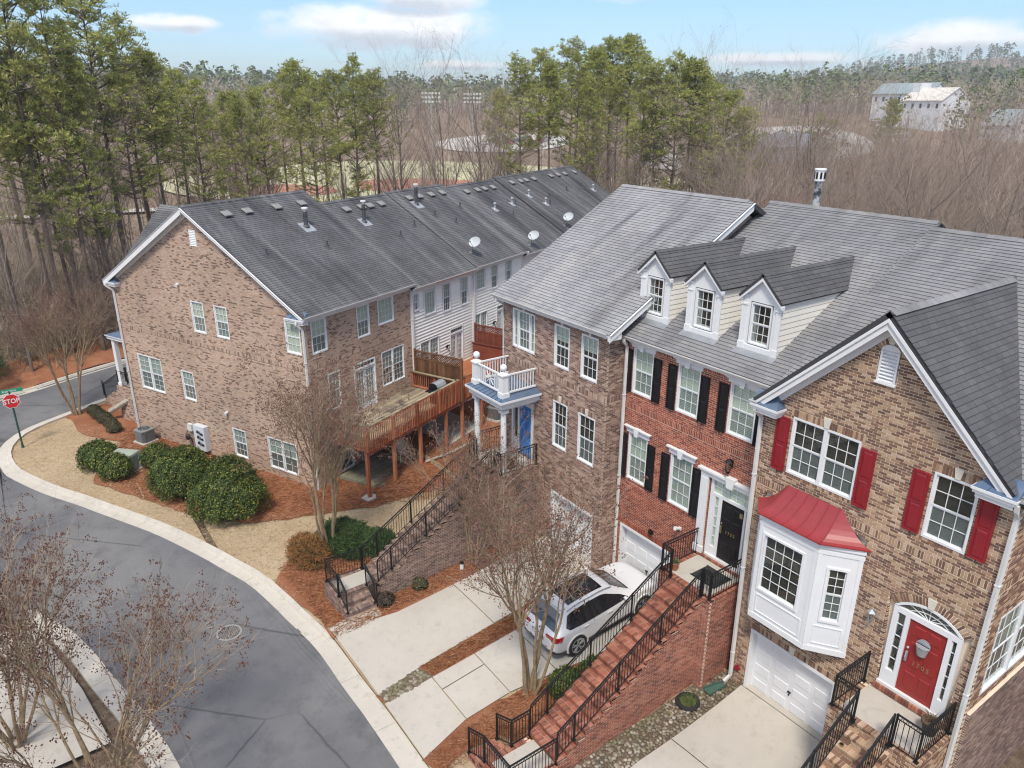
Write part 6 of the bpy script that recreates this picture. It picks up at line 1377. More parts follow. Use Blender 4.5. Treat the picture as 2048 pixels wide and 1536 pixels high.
def deck(label, a0, a1, B, zf, pboard, pwood, posts, ends=(True, True), nb=150):
    root = thing('wooden_deck', fromL(B/2, (a0+a1)/2, zf), label, 'deck'); pl = Plane((0, 0, zf), (0, 1, 0), (-1, 0, 0), LF)
    bg = Pieces(root, 'deck_board', 'deck_boards', pboard, 60); n = int(B/.145)
    for i in range(n): w = B/n; bg.add(pl, a0, a1, -B+i*w+.003, -B+(i+1)*w-.003, -.035, 0)
    bg.done(); wm = pwood[0]; ws = pwood[1]
    mb = MB(); mb.box(B, B+.04, a0-.02, a1+.02, zf-.26, zf-.036); mb.box(.01, B, a0-.04, a0, zf-.26, zf-.036); mb.build('rim_joist', ws, root, LF)
    for i in range(int((a1-a0)/.6)): mb = MB(); a = a0+.3+i*.6; mb.box(.02, B-.003, a-.02, a+.02, zf-.24, zf-.037); mb.build('joist', ws, root, LF)
    mb = MB(); mb.box(2.80, 2.97, a0, a1, zf-.48, zf-.262); mb.build('beam', ws, root, LF)
    for a, b in posts: mb = MB(); g = gz(*fromL(b, a)[:2]); mb.box(b-.07, b+.07, a-.07, a+.07, g-.1, zf-.482); mb.build('support_post', ws, root, LF)
    pk = unit_mesh('box', 'baluster', ws)
    def run(p, q, out):
        p = Vector(p); q = Vector(q); L = (q-p).length; d = (q-p).normalized(); o = Vector(out); z = Vector((0, 0, 1))
        mb = MB(); mb.bar(p+z*.93-o*.05, q+z*.93-o*.05, .14, .035); mb.build('cap_rail', pboard[1] if pwood is P_RED else ws, root, LF); mb = MB(); mb.bar(p+z*.87, q+z*.87, .04, .09); mb.bar(p+z*.02+z*.08, q+z*.10, .04, .09); mb.build('side_rail', ws, root, LF)
        n = int(L/.125)
        for i in range(n+1): c = p.lerp(q, i/n)+o*.04; link(bpy.data.objects.new('baluster', pk), root, LF, Matrix.Translation(c-z*.27) @ Matrix.Diagonal((.036, .036, 1.17, 1)))
        m = max(1, round(L/1.9))
        for i in range(m+1): mb = MB(); c = p.lerp(q, i/m)+o*.02; mb.box(c.x-.05, c.x+.05, c.y-.05, c.y+.05, zf-.27, zf+.92); mb.build('rail_post', ws, root, LF)
    run((B+.02, a0, zf), (B+.02, a1, zf), (1, 0, 0))
    if ends[0]: run((.1, a0, zf), (B, a0, zf), (0, -1, 0))
    if ends[1]: run((.1, a1-.12, zf), (B, a1-.12, zf), (0, 1, 0))
    return root
deck('weathered raised deck with red-brown balusters behind the brick end house', .2, 7.30, 3.0, 2.0, P_DBD, P_RED, [(.25, 2.9), (2.1, 2.9), (4.1, 2.9), (6.25, 2.9)])
deck('freshly stained orange deck behind the first white house', 7.48, 13.05, 3.0, 2.0, P_ORG, P_RED, [(7.7, 2.9), (9.6, 2.9), (11.6, 2.9)], ends=(False, False))
def lattice_fence(label, a, b0, b1, z0, z1, pal):
    root = thing('privacy_fence', fromL((b0+b1)/2, a, z0), label, 'fence', 'privacy screens between the decks'); ws = pal[1]
    for b in (b0, b1): mb = MB(); mb.box(b-.05, b+.05, a-.05, a+.05, z0-.3, z1+.06); mb.prism([(b-.06, a-.06, z1+.06), (b+.06, a-.06, z1+.06), (b+.06, a+.06, z1+.06), (b-.06, a+.06, z1+.06)], [(b-.02, a-.02, z1+.14), (b+.02, a-.02, z1+.14), (b+.02, a+.02, z1+.14), (b-.02, a+.02, z1+.14)]); mb.build('post', ws, root, LF)
    pl = Plane((0, a, 0), (1, 0, 0), (0, 0, 1), LF); n = int((b1-b0-.1)/.14); w = (b1-b0-.1)/n
    bg = Pieces(root, 'fence_board', 'fence_boards', pal, 60)
    for i in range(n): bg.add(pl, b0+.05+i*w+.003, b0+.05+(i+1)*w-.003, z0, z1-.42, -.012, .012+R.uniform(0, .006))
    bg.done(); mb = MB()
    for z in (z0+.02, z1-.42, z1-.03): mb.box(b0+.05, b1-.05, a-.035, a+.035, z, z+.07)
    mb.build('fence_rail', ws, root, LF)
    y0, y1 = z1-.35, z1-.03; s = .085; m = int((b1-b0)/s)+6
    for k in range(m):
        for sg in (1, -1):
            x = b0+.05+(k-3)*.11
            p = (x, y0); q = (x+(y1-y0)*sg, y1)
            lo_, hi_ = b0+.05, b1-.05; t0, t1 = 0, 1; dx = q[0]-p[0]
            ta, tb = sorted(((lo_-p[0])/dx, (hi_-p[0])/dx)); t0 = max(0, ta); t1 = min(1, tb)
            if t1-t0 < .05: continue
            A = pl.p(p[0]+dx*t0, y0+(y1-y0)*t0, .006*sg); B = pl.p(p[0]+dx*t1, y0+(y1-y0)*t1, .006*sg); lb = MB(); lb.bar(A, B, .035, .01, up=tuple(pl.N)); lb.build('lattice_strip', ws, root, LF)
lattice_fence('brown board fence with lattice top, beside the grill deck', 7.39, .15, 3.15, 2.0, 4.02, P_BRN)
lattice_fence('mahogany board fence with lattice top, behind the orange deck', 13.15, .15, 3.15, 2.0, 4.02, P_MAH)
# low rail in front of the second fence
rr0 = thing('deck_end_rail', fromL(1.6, 12.9, 2), 'solid mahogany half-height rail in front of the far lattice fence', 'railing')
mb = MB(); mb.box(.1, 3.1, 12.92, 12.96, 2.02, 2.95); mb.build('rail_boards', P_MAH[1], rr0, LF); mb = MB(); mb.box(.05, 3.15, 12.86, 13.0, 2.952, 2.99); mb.build('cap_rail', P_MAH[1], rr0, LF)
for a, b in ((-.05, 2.95),):
    mb = MB(); g = gz(*fromL(2.9, .25)[:2]); mb.prism([(2.6, .0, g), (3.1, -.1, g), (3.25, .35, g), (2.95, .6, g), (2.6, .5, g)], [(2.62, .0, g+.14), (3.1, -.08, g+.14), (3.2, .35, g+.14), (2.95, .58, g+.14), (2.62, .5, g+.14)]); o = mb.build('post_footing', CONC, None, LF, label='broken white concrete footing under the corner deck post', cat='footing')
# border logs and gas grill
tl = MB(); p0, p1 = fromL(2.9, 7.0), fromL(3.6, 13.5); tl.tube([(-19.3, -.1, -.42), (-19.5, 1.6, -.42), (-20.1, 3.4, -.42)], .07, 6)
tl.build('border_log', mat_plain('pale weathered log', (.42, .38, .32), .9, (.25, .22, .18), 4), None, label='pale weathered edging log beyond the deck posts', cat='log')
gr = thing('gas_grill', fromL(2.62, 6.1, 2.0), 'gas grill with a stainless lid standing in the corner of the weathered deck', 'grill'); M = LF @ Matrix.Translation((2.55, 6.1, 2.0)) @ Matrix.Rotation(pi/2, 4, 'Z')
mb = MB(); mb.box(-.38, .38, -.25, .25, .12, .80); mb.build('cabinet', BLACKP, gr, M)
mb = MB(); mb.box(-.75, -.40, -.22, .22, .78, .83); mb.box(.40, .75, -.22, .22, .78, .83); mb.build('side_shelf', BLACKP, gr, M)
mb = MB(); prf = [(-.27, .82), (-.27, .98), (-.20, 1.10), (-.05, 1.16), (.12, 1.14), (.24, 1.02), (.27, .82)]; mb.prism([(-.38, y, z) for y, z in prf], [(.38, y, z) for y, z in prf]); ld = mb.build('lid', SILVER, gr, M)
mb = MB(); mb.prism([(-.42, y*1.02, z) for y, z in prf], [(-.385, y*1.02, z+.005) for y, z in prf]); mb.prism([(.385, y*1.02, z+.005) for y, z in prf], [(.42, y*1.02, z) for y, z in prf]); mb.build('lid_cheek', BLACKP, gr, M); mb = MB(); mb.tube([M.inverted() @ (M @ Vector((-.3, -.32, .98))), Vector((.3, -.32, .98))], .015, 6); mb.build('handle', SILVER, gr, M)
for x in (-.3, .3): mb = MB(); mb.tube([(x-.03, -.2, .06), (x+.03, -.2, .06)], .07, 10); mb.build('wheel', BLACKP, gr, M)
# white plastic garden chair on the patio
PLAST = mat_plain('off white plastic', (.68, .66, .60), .5, (.60, .58, .52), 4)
ch = thing('garden_chair', fromL(1.7, 3.85, -.58), 'off-white plastic garden chair under the deck', 'chair'); M = LF @ Matrix.Translation((1.72, 4.15, -.59)) @ Matrix.Rotation(math.radians(65), 4, 'Z')
mb = MB(); mb.prism([(-.25, -.25, .38), (.25, -.25, .40), (.22, .22, .36), (-.22, .22, .36)], [(-.25, -.25, .41), (.25, -.25, .43), (.22, .22, .39), (-.22, .22, .39)]); mb.build('seat', PLAST, ch, M)
for i in range(5): x = -.18+i*.09; h = .98-.05*abs(i-2); mb = MB(); mb.bar((x*.85, .22, .38), (x*1.2, .36, h), .075, .02, up=(0, 1, .2)); mb.build('back_slat', PLAST, ch, M)
mb = MB(); pts = [(-.24, .345, .88)]+[(-.24*math.cos(pi*k/6), .36, .92+.08*math.sin(pi*k/6)) for k in range(7)]; mb.tube(pts, .02, 5); mb.build('back_rim', PLAST, ch, M)
for s in (-1, 1):
    mb = MB(); mb.bar((s*.29, -.28, .60), (s*.27, .30, .60), .07, .025); mb.build('armrest', PLAST, ch, M)
    for y0, y1 in ((-.27, -.30), (.26, .34)): mb = MB(); mb.bar((s*.27, y0, .60), (s*.30, y1, 0.0), .05, .04); mb.build('leg', PLAST, ch, M)
# ================================================================== vehicles, equipment, signs and small things
# ------------------------------------------------ white SUV
CARW = mat_plain('white car paint', (.74, .75, .77), .28, (.72, .73, .75), .6, 0, 40, 0, .5, .8); TYRE = mat_plain('tyre rubber', (.02, .02, .02), .85); TAIL = mat_plain('red tail lamp', (.42, .012, .015), .2, (.30, .01, .01), 20, 0, 40, 0, .6, .5); TRIMB = mat_plain('black car trim', (.02, .02, .022), .5); CARGL = mat_plain('tinted car window', (.012, .013, .016), .06, (.02, .022, .026), 2, 0, 40, 0, .8)
CX, CY0 = -5.07, -3.86; zr0, zf0 = gz(CX, -3.0)+.105, gz(CX, -.2)+.105
CM = Matrix.Translation((CX, CY0, zr0-.035)) @ Matrix.Rotation(math.atan2(zf0-zr0, 2.8), 4, 'X')
car = thing('parked_car', CM.translation+Vector((0, 2.3, 0)), 'white SUV with panoramic sunroof parked nose-in by the red brick house garage', 'car')
# sections from tail (y=0) to nose (y=4.66): y, [(half width, z) ...] lower edge to centreline top
def sec(y, floor, wsill, wbelt, zbelt, zroof, wroof, ztop):
    """nine points of a half section"""
    return [(wsill*.92, floor), (wsill, floor+.12), (wsill+.015, .55), (wbelt, zbelt-.12), (wbelt-.02, zbelt), (wbelt-.06+(wroof-wbelt+.06)*.5, zbelt+(zroof-zbelt)*.52), (wroof, zroof), (wroof*.62, ztop-.012), (0, ztop)]
S_ = [(0.00, .36, .70, .70, .78, .80, .66, .82), (0.05, .30, .82, .84, .90, .93, .72, .95), (0.16, .27, .90, .91, .98, 1.02, .74, 1.05), (0.34, .27, .925, .93, 1.03, 1.28, .63, 1.32), (0.62, .26, .94, .94, 1.05, 1.53, .565, 1.60), (1.05, .25, .945, .945, 1.05, 1.585, .575, 1.655),
      (1.60, .24, .945, .945, 1.04, 1.60, .585, 1.672), (2.15, .24, .945, .94, 1.03, 1.585, .585, 1.655), (2.60, .24, .945, .94, 1.02, 1.53, .575, 1.59), (2.95, .24, .945, .94, 1.01, 1.32, .62, 1.37), (3.28, .24, .945, .935, 1.0, 1.10, .70, 1.13), (3.48, .25, .945, .93, .985, 1.02, .74, 1.055),
      (3.90, .25, .94, .92, .95, .975, .70, 1.01), (4.25, .27, .91, .89, .88, .91, .66, .945), (4.48, .30, .85, .83, .78, .81, .58, .84), (4.62, .36, .72, .70, .64, .68, .45, .70), (4.66, .42, .55, .53, .56, .60, .35, .61)]
rows = []
for s in S_:
    y, *a = s; h = sec(y, *a); rows.append([(x, y, z) for x, z in h]+[(-x, y, z) for x, z in h[-2::-1]])
nv = len(rows[0]); mb = MB(); mb.v = [p for r in rows for p in r]
wheels = [(.86, .36), (3.72, .36)]
for i in range(len(rows)-1):
    for j in range(nv-1):
        y = (S_[i][0]+S_[i+1][0])/2
        m = 0
        jj = min(j, nv-2-j)
        if jj == 0: m = 1
        mb.f.append((i*nv+j, i*nv+j+1, (i+1)*nv+j+1, (i+1)*nv+j)); mb.m.append(m); mb.c.append(.5)
mb.poly([rows[0][j] for j in range(nv)]); mb.poly([rows[-1][j] for j in range(nv)][::-1]); mb.poly([(-.8, .1, .26), (.8, .1, .26), (.8, 4.5, .26), (-.8, 4.5, .26)], 1)
body = mb.build('body', [CARW, TRIMB], car, CM)
sub_ = body.modifiers.new('round', 'SUBSURF'); sub_.levels = 2; sub_.render_levels = 2; body.data.polygons.foreach_set('use_smooth', np.ones(len(body.data.polygons), dtype=bool))
def skin(yz, side, off=.006):
    """a point on the greenhouse skin at (y, z)"""
    y, z = yz
    for i in range(len(S_)-1):
        if S_[i][0] <= y <= S_[i+1][0]:
            t = (y-S_[i][0])/(S_[i+1][0]-S_[i][0]); A = [p*(1-t)+q*t for p, q in zip(S_[i][1:], S_[i+1][1:])]; h = sec(y, *A)
            for k in range(len(h)-1):
                if h[k][1] <= z <= h[k+1][1] and k >= 2: u = (z-h[k][1])/(h[k+1][1]-h[k][1]); x = h[k][0]+(h[k+1][0]-h[k][0])*u; return Vector((side*(x+off), y, z))
    return Vector((side*.9, y, z))
def patch(name, outline_bot, outline_top, side, mat, off=.008, n=14):
    mb = MB(); k = 0
    def lerp(L, t):
        f = t*(len(L)-1); i = min(int(f), len(L)-2); u = f-i; return (L[i][0]+(L[i+1][0]-L[i][0])*u, L[i][1]+(L[i+1][1]-L[i][1])*u)
    g = []
    for a in range(n+1):
        b, tt = lerp(outline_bot, a/n), lerp(outline_top, a/n); g.append([skin((b[0]+(tt[0]-b[0])*q/4, b[1]+(tt[1]-b[1])*q/4), side, off) for q in range(5)])
    for a in range(n):
        for q in range(4): mb.poly([g[a][q], g[a+1][q], g[a+1][q+1], g[a][q+1]])
    return mb.build(name, mat, car, CM, smooth=True)
for sd in (-1, 1):
    patch('side_window', [(.52, 1.16), (.62, 1.08), (1.2, 1.06), (2.0, 1.05), (3.12, 1.04)], [(.72, 1.44), (.95, 1.49), (1.5, 1.52), (2.2, 1.50), (2.86, 1.20)], sd, CARGL, .022)
    mb = MB(); mb.bar(skin((1.58, 1.05), sd, .02), skin((1.62, 1.53), sd, .016), .05, .02, up=(sd, 0, 0)); mb.build('door_pillar', TRIMB, car, CM)
    for yw, _ in wheels:
        ar = MB(); c = Vector((sd*.90, yw, .365))
        for q in range(12):
            a0_, a1_ = pi*(-.08+1.16*q/12), pi*(-.08+1.16*(q+1)/12)
            ar.prism([c+Vector((sd*.0, math.cos(a)*r, math.sin(a)*r)) for a, r in ((a0_, .385), (a1_, .385), (a1_, .44), (a0_, .44))], [c+Vector((sd*.065, math.cos(a)*r, math.sin(a)*r)) for a, r in ((a0_, .385), (a1_, .385), (a1_, .43), (a0_, .43))])
        ar.build('wheel_arch', CARW, car, CM)
        wb = MB(); wb.tube([c+Vector((sd*-.12, 0, 0)), c+Vector((sd*.052, 0, 0))], .375, 26); wb.build('wheel_well', TRIMB, car, CM)
        tb = MB()
        prof_ = [(-.1, .33), (-.1, .355), (-.06, .368), (.05, .368), (.075, .35), (.08, .30), (.075, .265)]
        k0 = len(tb.v)
        for q in range(28):
            a = 2*pi*q/28
            for x, r in prof_: tb.v.append((c.x+sd*x, c.y+math.cos(a)*r, c.z+math.sin(a)*r))
        m_ = len(prof_)
        for q in range(28):
            for w in range(m_-1): a = k0+q*m_+w; b_ = k0+((q+1) % 28)*m_+w; tb.f.append((a, a+1, b_+1, b_)); tb.m.append(0); tb.c.append(.5)
        whl = tb.build('wheel', TYRE, car, CM, smooth=True)
        rb = MB(); ring = [c+Vector((sd*.068, math.cos(2*pi*q/24)*.262, math.sin(2*pi*q/24)*.262)) for q in range(25)]; rb.tube(ring, .014, 5, caps=False)
        for q in range(5):
            a = 2*pi*q/5+.3
            for da in (-.16, .16): rb.bar(c+Vector((sd*.066, math.cos(a)*.03, math.sin(a)*.03)), c+Vector((sd*.066, math.cos(a+da)*.25, math.sin(a+da)*.25)), .03, .03, up=(1, 0, 0))
        rb.tube([c+Vector((sd*.05, 0, 0)), c+Vector((sd*.078, 0, 0))], .055, 12); rb.build('rim', SILVER, whl, CM)
        db = MB(); db.tube([c+Vector((sd*.02, 0, 0)), c+Vector((sd*.045, 0, 0))], .25, 20); db.build('brake_disc', TRIMB, whl, CM)
    mb = MB(); mb.tube([skin((.75, 1.51), sd, .0)+Vector((0, 0, .02)), skin((1.1, 1.56), sd, .0)+Vector((0, 0, .045)), skin((2.2, 1.56), sd, .0)+Vector((0, 0, .045)), skin((2.62, 1.50), sd, .0)+Vector((0, 0, .02))], .018, 6); mb.build('roof_rail', SILVER, car, CM)
    mb = MB(); p = skin((2.93, 1.08), sd, .02); mb.sphere(p+Vector((sd*.12, .0, .03)), .12, 10, 7, sq=(.85, .5, .62)); mb.bar(p, p+Vector((sd*.08, 0, .0)), .05, .03); mb.build('door_mirror', CARW, car, CM, smooth=True)
    for y in (1.25, 2.25): mb = MB(); p = skin((y, .93), sd, .022); mb.bar(p-Vector((0, .10, 0)), p+Vector((0, .10, 0)), .025, .035); mb.build('door_handle', CARW, car, CM)
    for y0, y1 in ((1.60, 1.58), (2.72, 2.80), (.98, 1.02)): mb = MB(); mb.bar(skin((y0, .98), sd, .0045), skin((y1, .45), sd, .0045), .012, .006, up=(sd, 0, 0)); mb.build('door_gap', TRIMB, car, CM)
    mb = MB(); mb.bar(skin((1.25, .40), sd, .012), skin((3.3, .40), sd, .012), .02, .12, up=(0, 0, 1)); mb.build('sill_trim', SILVER, car, CM)
    # tail lamp wraps the rear corner
    mb = MB(); P0 = [(sd*.40, .028, .93), (sd*.70, .045, .95), (sd*.865, .13, .97), (sd*.945, .33, .985)]; P1 = [(sd*.44, .035, .80), (sd*.72, .03, .80), (sd*.865, .10, .82), (sd*.955, .25, .86)]
    P0 = [Vector(p)+Vector((sd*.01, -.022, 0)) for p in P0]; P1 = [Vector(p)+Vector((sd*.01, -.022, 0)) for p in P1]
    for a in range(3): mb.prism([P0[a], P0[a+1], P1[a+1], P1[a]], [q+Vector((-sd*.03, .06, 0)) for q in (P0[a], P0[a+1], P1[a+1], P1[a])])
    mb.build('tail_light', TAIL, car, CM)
    mb = MB(); mb.bar((sd*.35, -.0, .44), (sd*.80, .06, .46), .03, .035); mb.build('bumper_reflector', TAIL, car, CM)
    mb = MB(); mb.sphere((sd*.70, 4.42, .72), .13, 10, 6, sq=(1.1, .8, .5)); mb.build('headlight', SILVER, car, CM, smooth=True)
def top_patch(name, y0, y1, w0, w1, mat, off, n=8, zf=None):
    mb = MB(); g = []
    for i in range(n+1):
        y = y0+(y1-y0)*i/n; w = w0+(w1-w0)*i/n; k = max(q for q in range(len(S_)-1) if S_[q][0] <= y); t = (y-S_[k][0])/(S_[k+1][0]-S_[k][0]); A = [p*(1-t)+q*t for p, q in zip(S_[k][1:], S_[k+1][1:])]; zt = A[-1]; wr = A[-2]; zr_ = A[-3]
        row = []
        for j in range(7):
            x = -w+2*w*j/6; row.append(Vector((x, y, zt-(zt-zr_)*min(1.0, (abs(x)/max(wr, .01)))**2.2*.85+off)))
        g.append(row)
    for i in range(n):
        for j in range(6): mb.poly([g[i][j], g[i][j+1], g[i+1][j+1], g[i+1][j]])
    return mb.build(name, mat, car, CM, smooth=True)
top_patch('sunroof', .92, 2.34, .46, .47, CARGL, .003); top_patch('windscreen', 2.66, 3.36, .50, .63, CARGL, .020, 10); top_patch('rear_window', .17, .545, .66, .52, mat_plain('tinted rear glass', (.03, .045, .07), .05, (.06, .08, .11), 3, 0, 40, 0, .9), .022, 6)
mb = MB(); mb.bar((-.5, .66, 1.62), (.5, .66, 1.62), .16, .03); mb.build('roof_spoiler', CARW, car, CM); mb = MB(); mb.box(-.26, .26, -.012, .02, .66, .78); lp = mb.build('licence_plate', TRIM_OFF, car, CM)
mb = MB(); mb.box(-.29, .29, -.006, .02, .63, .81); mb.build('plate_recess', TRIMB, lp, CM); mb = MB(); mb.box(-.75, .75, .0, .10, .36, .42); mb.build('rear_skirt', TRIMB, car, CM)
for k in range(4): mb = MB(); ring = [Vector((-.12+.08*k+math.cos(2*pi*q/14)*.045, -.012, .87+math.sin(2*pi*q/14)*.045)) for q in range(15)]; mb.tube(ring, .006, 4, caps=False); mb.build('badge_ring', SILVER, car, CM)
# ------------------------------------------------ air conditioners, transformer, meters
def ac_unit(p, label, s=1.0, rz=0):
    o = thing('air_conditioner', p, label, 'air conditioner', 'outdoor air conditioning units'); M = Matrix.Translation(p) @ Matrix.Rotation(rz, 4, 'Z') @ Matrix.Scale(s, 4)
    gm = mat_ac; mb = MB(); mb.box(-.46, .46, -.46, .46, -.05, .08); mb.build('pad', CONC, o, M)
    def oct_(r, z, c=.30): return [(x, y, z) for x, y in ((r, -r+c), (r, r-c), (r-c, r), (-r+c, r), (-r, r-c), (-r, -r+c), (-r+c, -r), (r-c, -r))]
    mb = MB(); mb.prism(oct_(.38, .08, .12), oct_(.38, .72, .12)); mb.build('casing', gm, o, M)
    for i in range(14): mb = MB(); z = .12+i*.042; mb.prism(oct_(.395, z, .12), oct_(.405, z+.022, .12)); mb.build('louvre', gm, o, M)
    mb = MB()
    for i in range(16): a0_, a1_ = 2*pi*i/16, 2*pi*(i+1)/16; f = lambda a, r, z: (math.cos(a)*r, math.sin(a)*r, z); q = lambda a: (max(-.41, min(.41, math.cos(a)*.55)), max(-.41, min(.41, math.sin(a)*.55)), .76); mb.poly([f(a0_, .31, .78), f(a1_, .31, .78), q(a1_), q(a0_)]); mb.poly([q(a0_), q(a1_), (q(a1_)[0], q(a1_)[1], .70), (q(a0_)[0], q(a0_)[1], .70)])
    mb.build('top_cowl', gm, o, M)
    mb = MB()
    for r in (.08, .15, .22, .29): mb.tube([(math.cos(2*pi*q/20)*r, math.sin(2*pi*q/20)*r, .775) for q in range(21)], .006, 4, caps=False)
    for q in range(12): a = 2*pi*q/12; mb.bar((math.cos(a)*.05, math.sin(a)*.05, .772), (math.cos(a)*.32, math.sin(a)*.32, .772), .008)
    mb.build('fan_guard', gm, o, M, kind='stuff'); mb = MB(); mb.cyl((0, 0, .73), .31, .004, 20); mb.cyl((0, 0, .735), .07, .03, 12)
    for q in range(4): a = 2*pi*q/4; mb.poly([(math.cos(a)*.06, math.sin(a)*.06, .745), (math.cos(a+.3)*.29, math.sin(a+.3)*.29, .75), (math.cos(a+.7)*.28, math.sin(a+.7)*.28, .765), (math.cos(a+.6)*.06, math.sin(a+.6)*.06, .755)])
    mb.build('fan', TRIMB, o, M)
mat_ac = mat_plain('grey unit paint', (.17, .18, .18), .5, (.23, .24, .24), 4)
pA = fromL(-12.25, -.75); ac_unit((pA.x, pA.y, gz(pA.x, pA.y)+.1), 'round-topped grey air conditioner against the brick gable wall, behind the shrubs', 1.0, DA)
pA = fromL(1.5, 8.6); ac_unit((-21.9, 5.9, gz(-21.9, 5.9)+.1), 'grey air conditioner in the shade behind the porch columns', 1.0, DA)
TRG = mat_plain('pale green transformer paint', (.36, .41, .35), .55, (.29, .33, .28), 3, .1, 40); tx = thing('transformer_box', (-28.25, -12.45, -1.0), 'pale green utility transformer box hemmed in by shrubs', 'utility box'); M = Matrix.Translation((-28.2, -12.4, gz(-28.2, -12.4)+.05)) @ Matrix.Rotation(math.radians(42), 4, 'Z')
mb = MB(); mb.prism([(-.55, -.50, 0), (.62, -.50, 0), (.62, .50, 0), (-.55, .50, 0)], [(-.55, -.48, .82), (.62, -.48, .82), (.62, .48, .82), (-.55, .48, .82)]); mb.build('cabinet', TRG, tx, M)
mb = MB(); mb.prism([(-.60, -.53, .80), (.67, -.53, .80), (.67, .53, .80), (-.60, .53, .80)], [(-.58, -.51, .86), (.65, -.51, .90), (.65, .51, .90), (-.58, .51, .86)]); mb.build('lid', TRG, tx, M); mb = MB(); mb.box(.605, .66, .36, .50, .0, .80); mb.build('hinge_post', TRIM_OFF, tx, M); mb = MB(); mb.box(-.7, .8, -.65, .65, -.1, .03); mb.build('pad', CONC, tx, M)
me_ = thing('meter_panel', fromL(-8.15, 0, .0), 'white electricity meter panel with round meters on the brick gable wall', 'meter panel')
mb = MB(); GL.box(mb, -8.58, -7.74, -.78, .58, .004, .30); mb.build('cabinet', mat_plain('pale grey enamel', (.62, .66, .70), .4, (.56, .60, .64), 2), me_, LF)
for i, z in enumerate((.30, .0, -.32)): mb = MB(); mb.tube([GL.p(-8.15, z, .30), GL.p(-8.15, z, .37)], .10, 14); mt_ = mb.build('meter', SILVER, me_, LF); mb = MB(); mb.tube([GL.p(-8.15, z, .37), GL.p(-8.15, z, .41)], [.085, .07], 14); mb.build('dial_glass', CARGL, mt_, LF)
for i, z in enumerate((.17, -.12, -.44)): mb = MB(); GL.box(mb, -8.06, -7.86, z-.05, z+.06, .30, .33); mb.build('latch_box', TRIMB, me_, LF)
jb = thing('junction_box', fromL(-9.1, 0, .2), 'beige telephone junction box left of the meter panel', 'utility box'); mb = MB(); GL.box(mb, -9.28, -8.95, .05, .42, .004, .16); mb.build('cover', TRIM_OFF, jb, LF); mb = MB(); GL.box(mb, -9.22, -9.02, .40, .44, .004, .18); mb.build('lid', TRIM_OFF, jb, LF)
gm_ = thing('gas_meter', fromL(-9.15, -.2, -.5), 'dark gas meter with a looping pipe under the junction box', 'gas meter'); mb = MB(); mb.sphere(GL.p(-9.25, -.30, .22), .17, 10, 7, sq=(1, .7, 1)); mb.build('housing', TRIMB, gm_, LF); mb = MB(); mb.tube([GL.p(-9.15, -.25, .22), GL.p(-8.98, -.30, .22), GL.p(-8.95, -.75, .18), GL.p(-9.0, -1.2, .18)], .025, 6); mb.tube([GL.p(-9.35, -.2, .22), GL.p(-9.40, -.02, .1), GL.p(-9.40, .0, .0)], .025, 6); mb.build('pipe', TRIMB, gm_, LF)
for b, z, l in ((-8.36, 8.0, 'small white floodlight high on the brick gable wall'), (-6.01, 1.76, 'small white floodlight low on the brick gable wall')):
    o = thing('flood_light', fromL(b, 0, z), l, 'light', 'white security lights'); mb = MB(); GL.box(mb, b-.06, b+.06, z-.05, z+.05, .004, .04); mb.build('mount', WHITE, o, LF); mb = MB(); mb.tube([GL.p(b-.02, z, .04), GL.p(b+.04, z-.05, .20)], [.05, .08], 10); mb.build('lamp_head', WHITE, o, LF)
o = thing('security_light', F2.p(-3.67, 3.34, 0), 'white security light above the iron landing rail on the red wall', 'light'); mb = MB(); F2.box(mb, -3.72, -3.62, 3.30, 3.40, .004, .05); mb.build('mount', WHITE, o); mb = MB(); mb.tube([F2.p(-3.67, 3.36, .05), F2.p(-3.70, 3.42, .24)], [.045, .07], 10); mb.build('lamp_head', WHITE, o)
o = thing('outlet_cover', F2.p(-4.91, 2.42, 0), 'small black fixture over the red house garage door', 'fixture'); mb = MB(); F2.box(mb, -4.98, -4.84, 2.52, 2.66, .004, .10); mb.build('cover', BLACKP, o)
wall_lamp(F2, -2.0, 6.40, 'dark wall lantern above the black-door porch', IRON, 1.5); wall_lamp(F3, 3.20, 4.75, 'silvery wall lantern left of the arched red-door entrance', SILVER, 1.2)
for a, z, k in ((4.7, 4.2, 0), (10.45, 3.35, 1), (15.4, 3.55, 2)):
    if k: wall_lamp(RL, a, z, 'small dark wall lantern beside the %s french doors' % ('first white house' if k == 1 else 'second white house'), IRON, 1.2)
# ------------------------------------------------ stop sign with street name blade
GREENS = mat_plain('green sign paint', (.02, .30, .17), .4, None, 3); STOPR = mat_plain('stop sign red', (.58, .02, .025), .35, None, 3)
SP = (-33.85, -16.35); g_ = gz(*SP); sg = thing('stop_sign', (*SP, g_), 'red octagonal stop sign with a green street name blade above it', 'sign'); vd = Vector((CAM[0]-SP[0], CAM[1]-SP[1], 0)).normalized(); ux = Vector((-vd.y, vd.x, 0)); SPl = Plane((SP[0], SP[1], g_), ux, (0, 0, 1))
mb = MB(); mb.tube([(SP[0], SP[1], g_-.1), (SP[0], SP[1], g_+3.25)], .045, 10); mb.tube([(SP[0], SP[1], g_+.0), (SP[0], SP[1], g_+.25)], [.08, .05], 10); mb.build('post', mat_plain('dark green post', (.02, .07, .05), .5), sg)
octo = lambda r: [(r*math.cos(pi/8+pi/4*i), 2.72+r*math.sin(pi/8+pi/4*i)) for i in range(8)]
mb = MB(); SPl.prism(mb, octo(.405), .052, .060); mb.build('white_border', WHITE, sg); mb = MB(); SPl.prism(mb, octo(.378), .060, .066); st_ = mb.build('red_face', STOPR, sg)
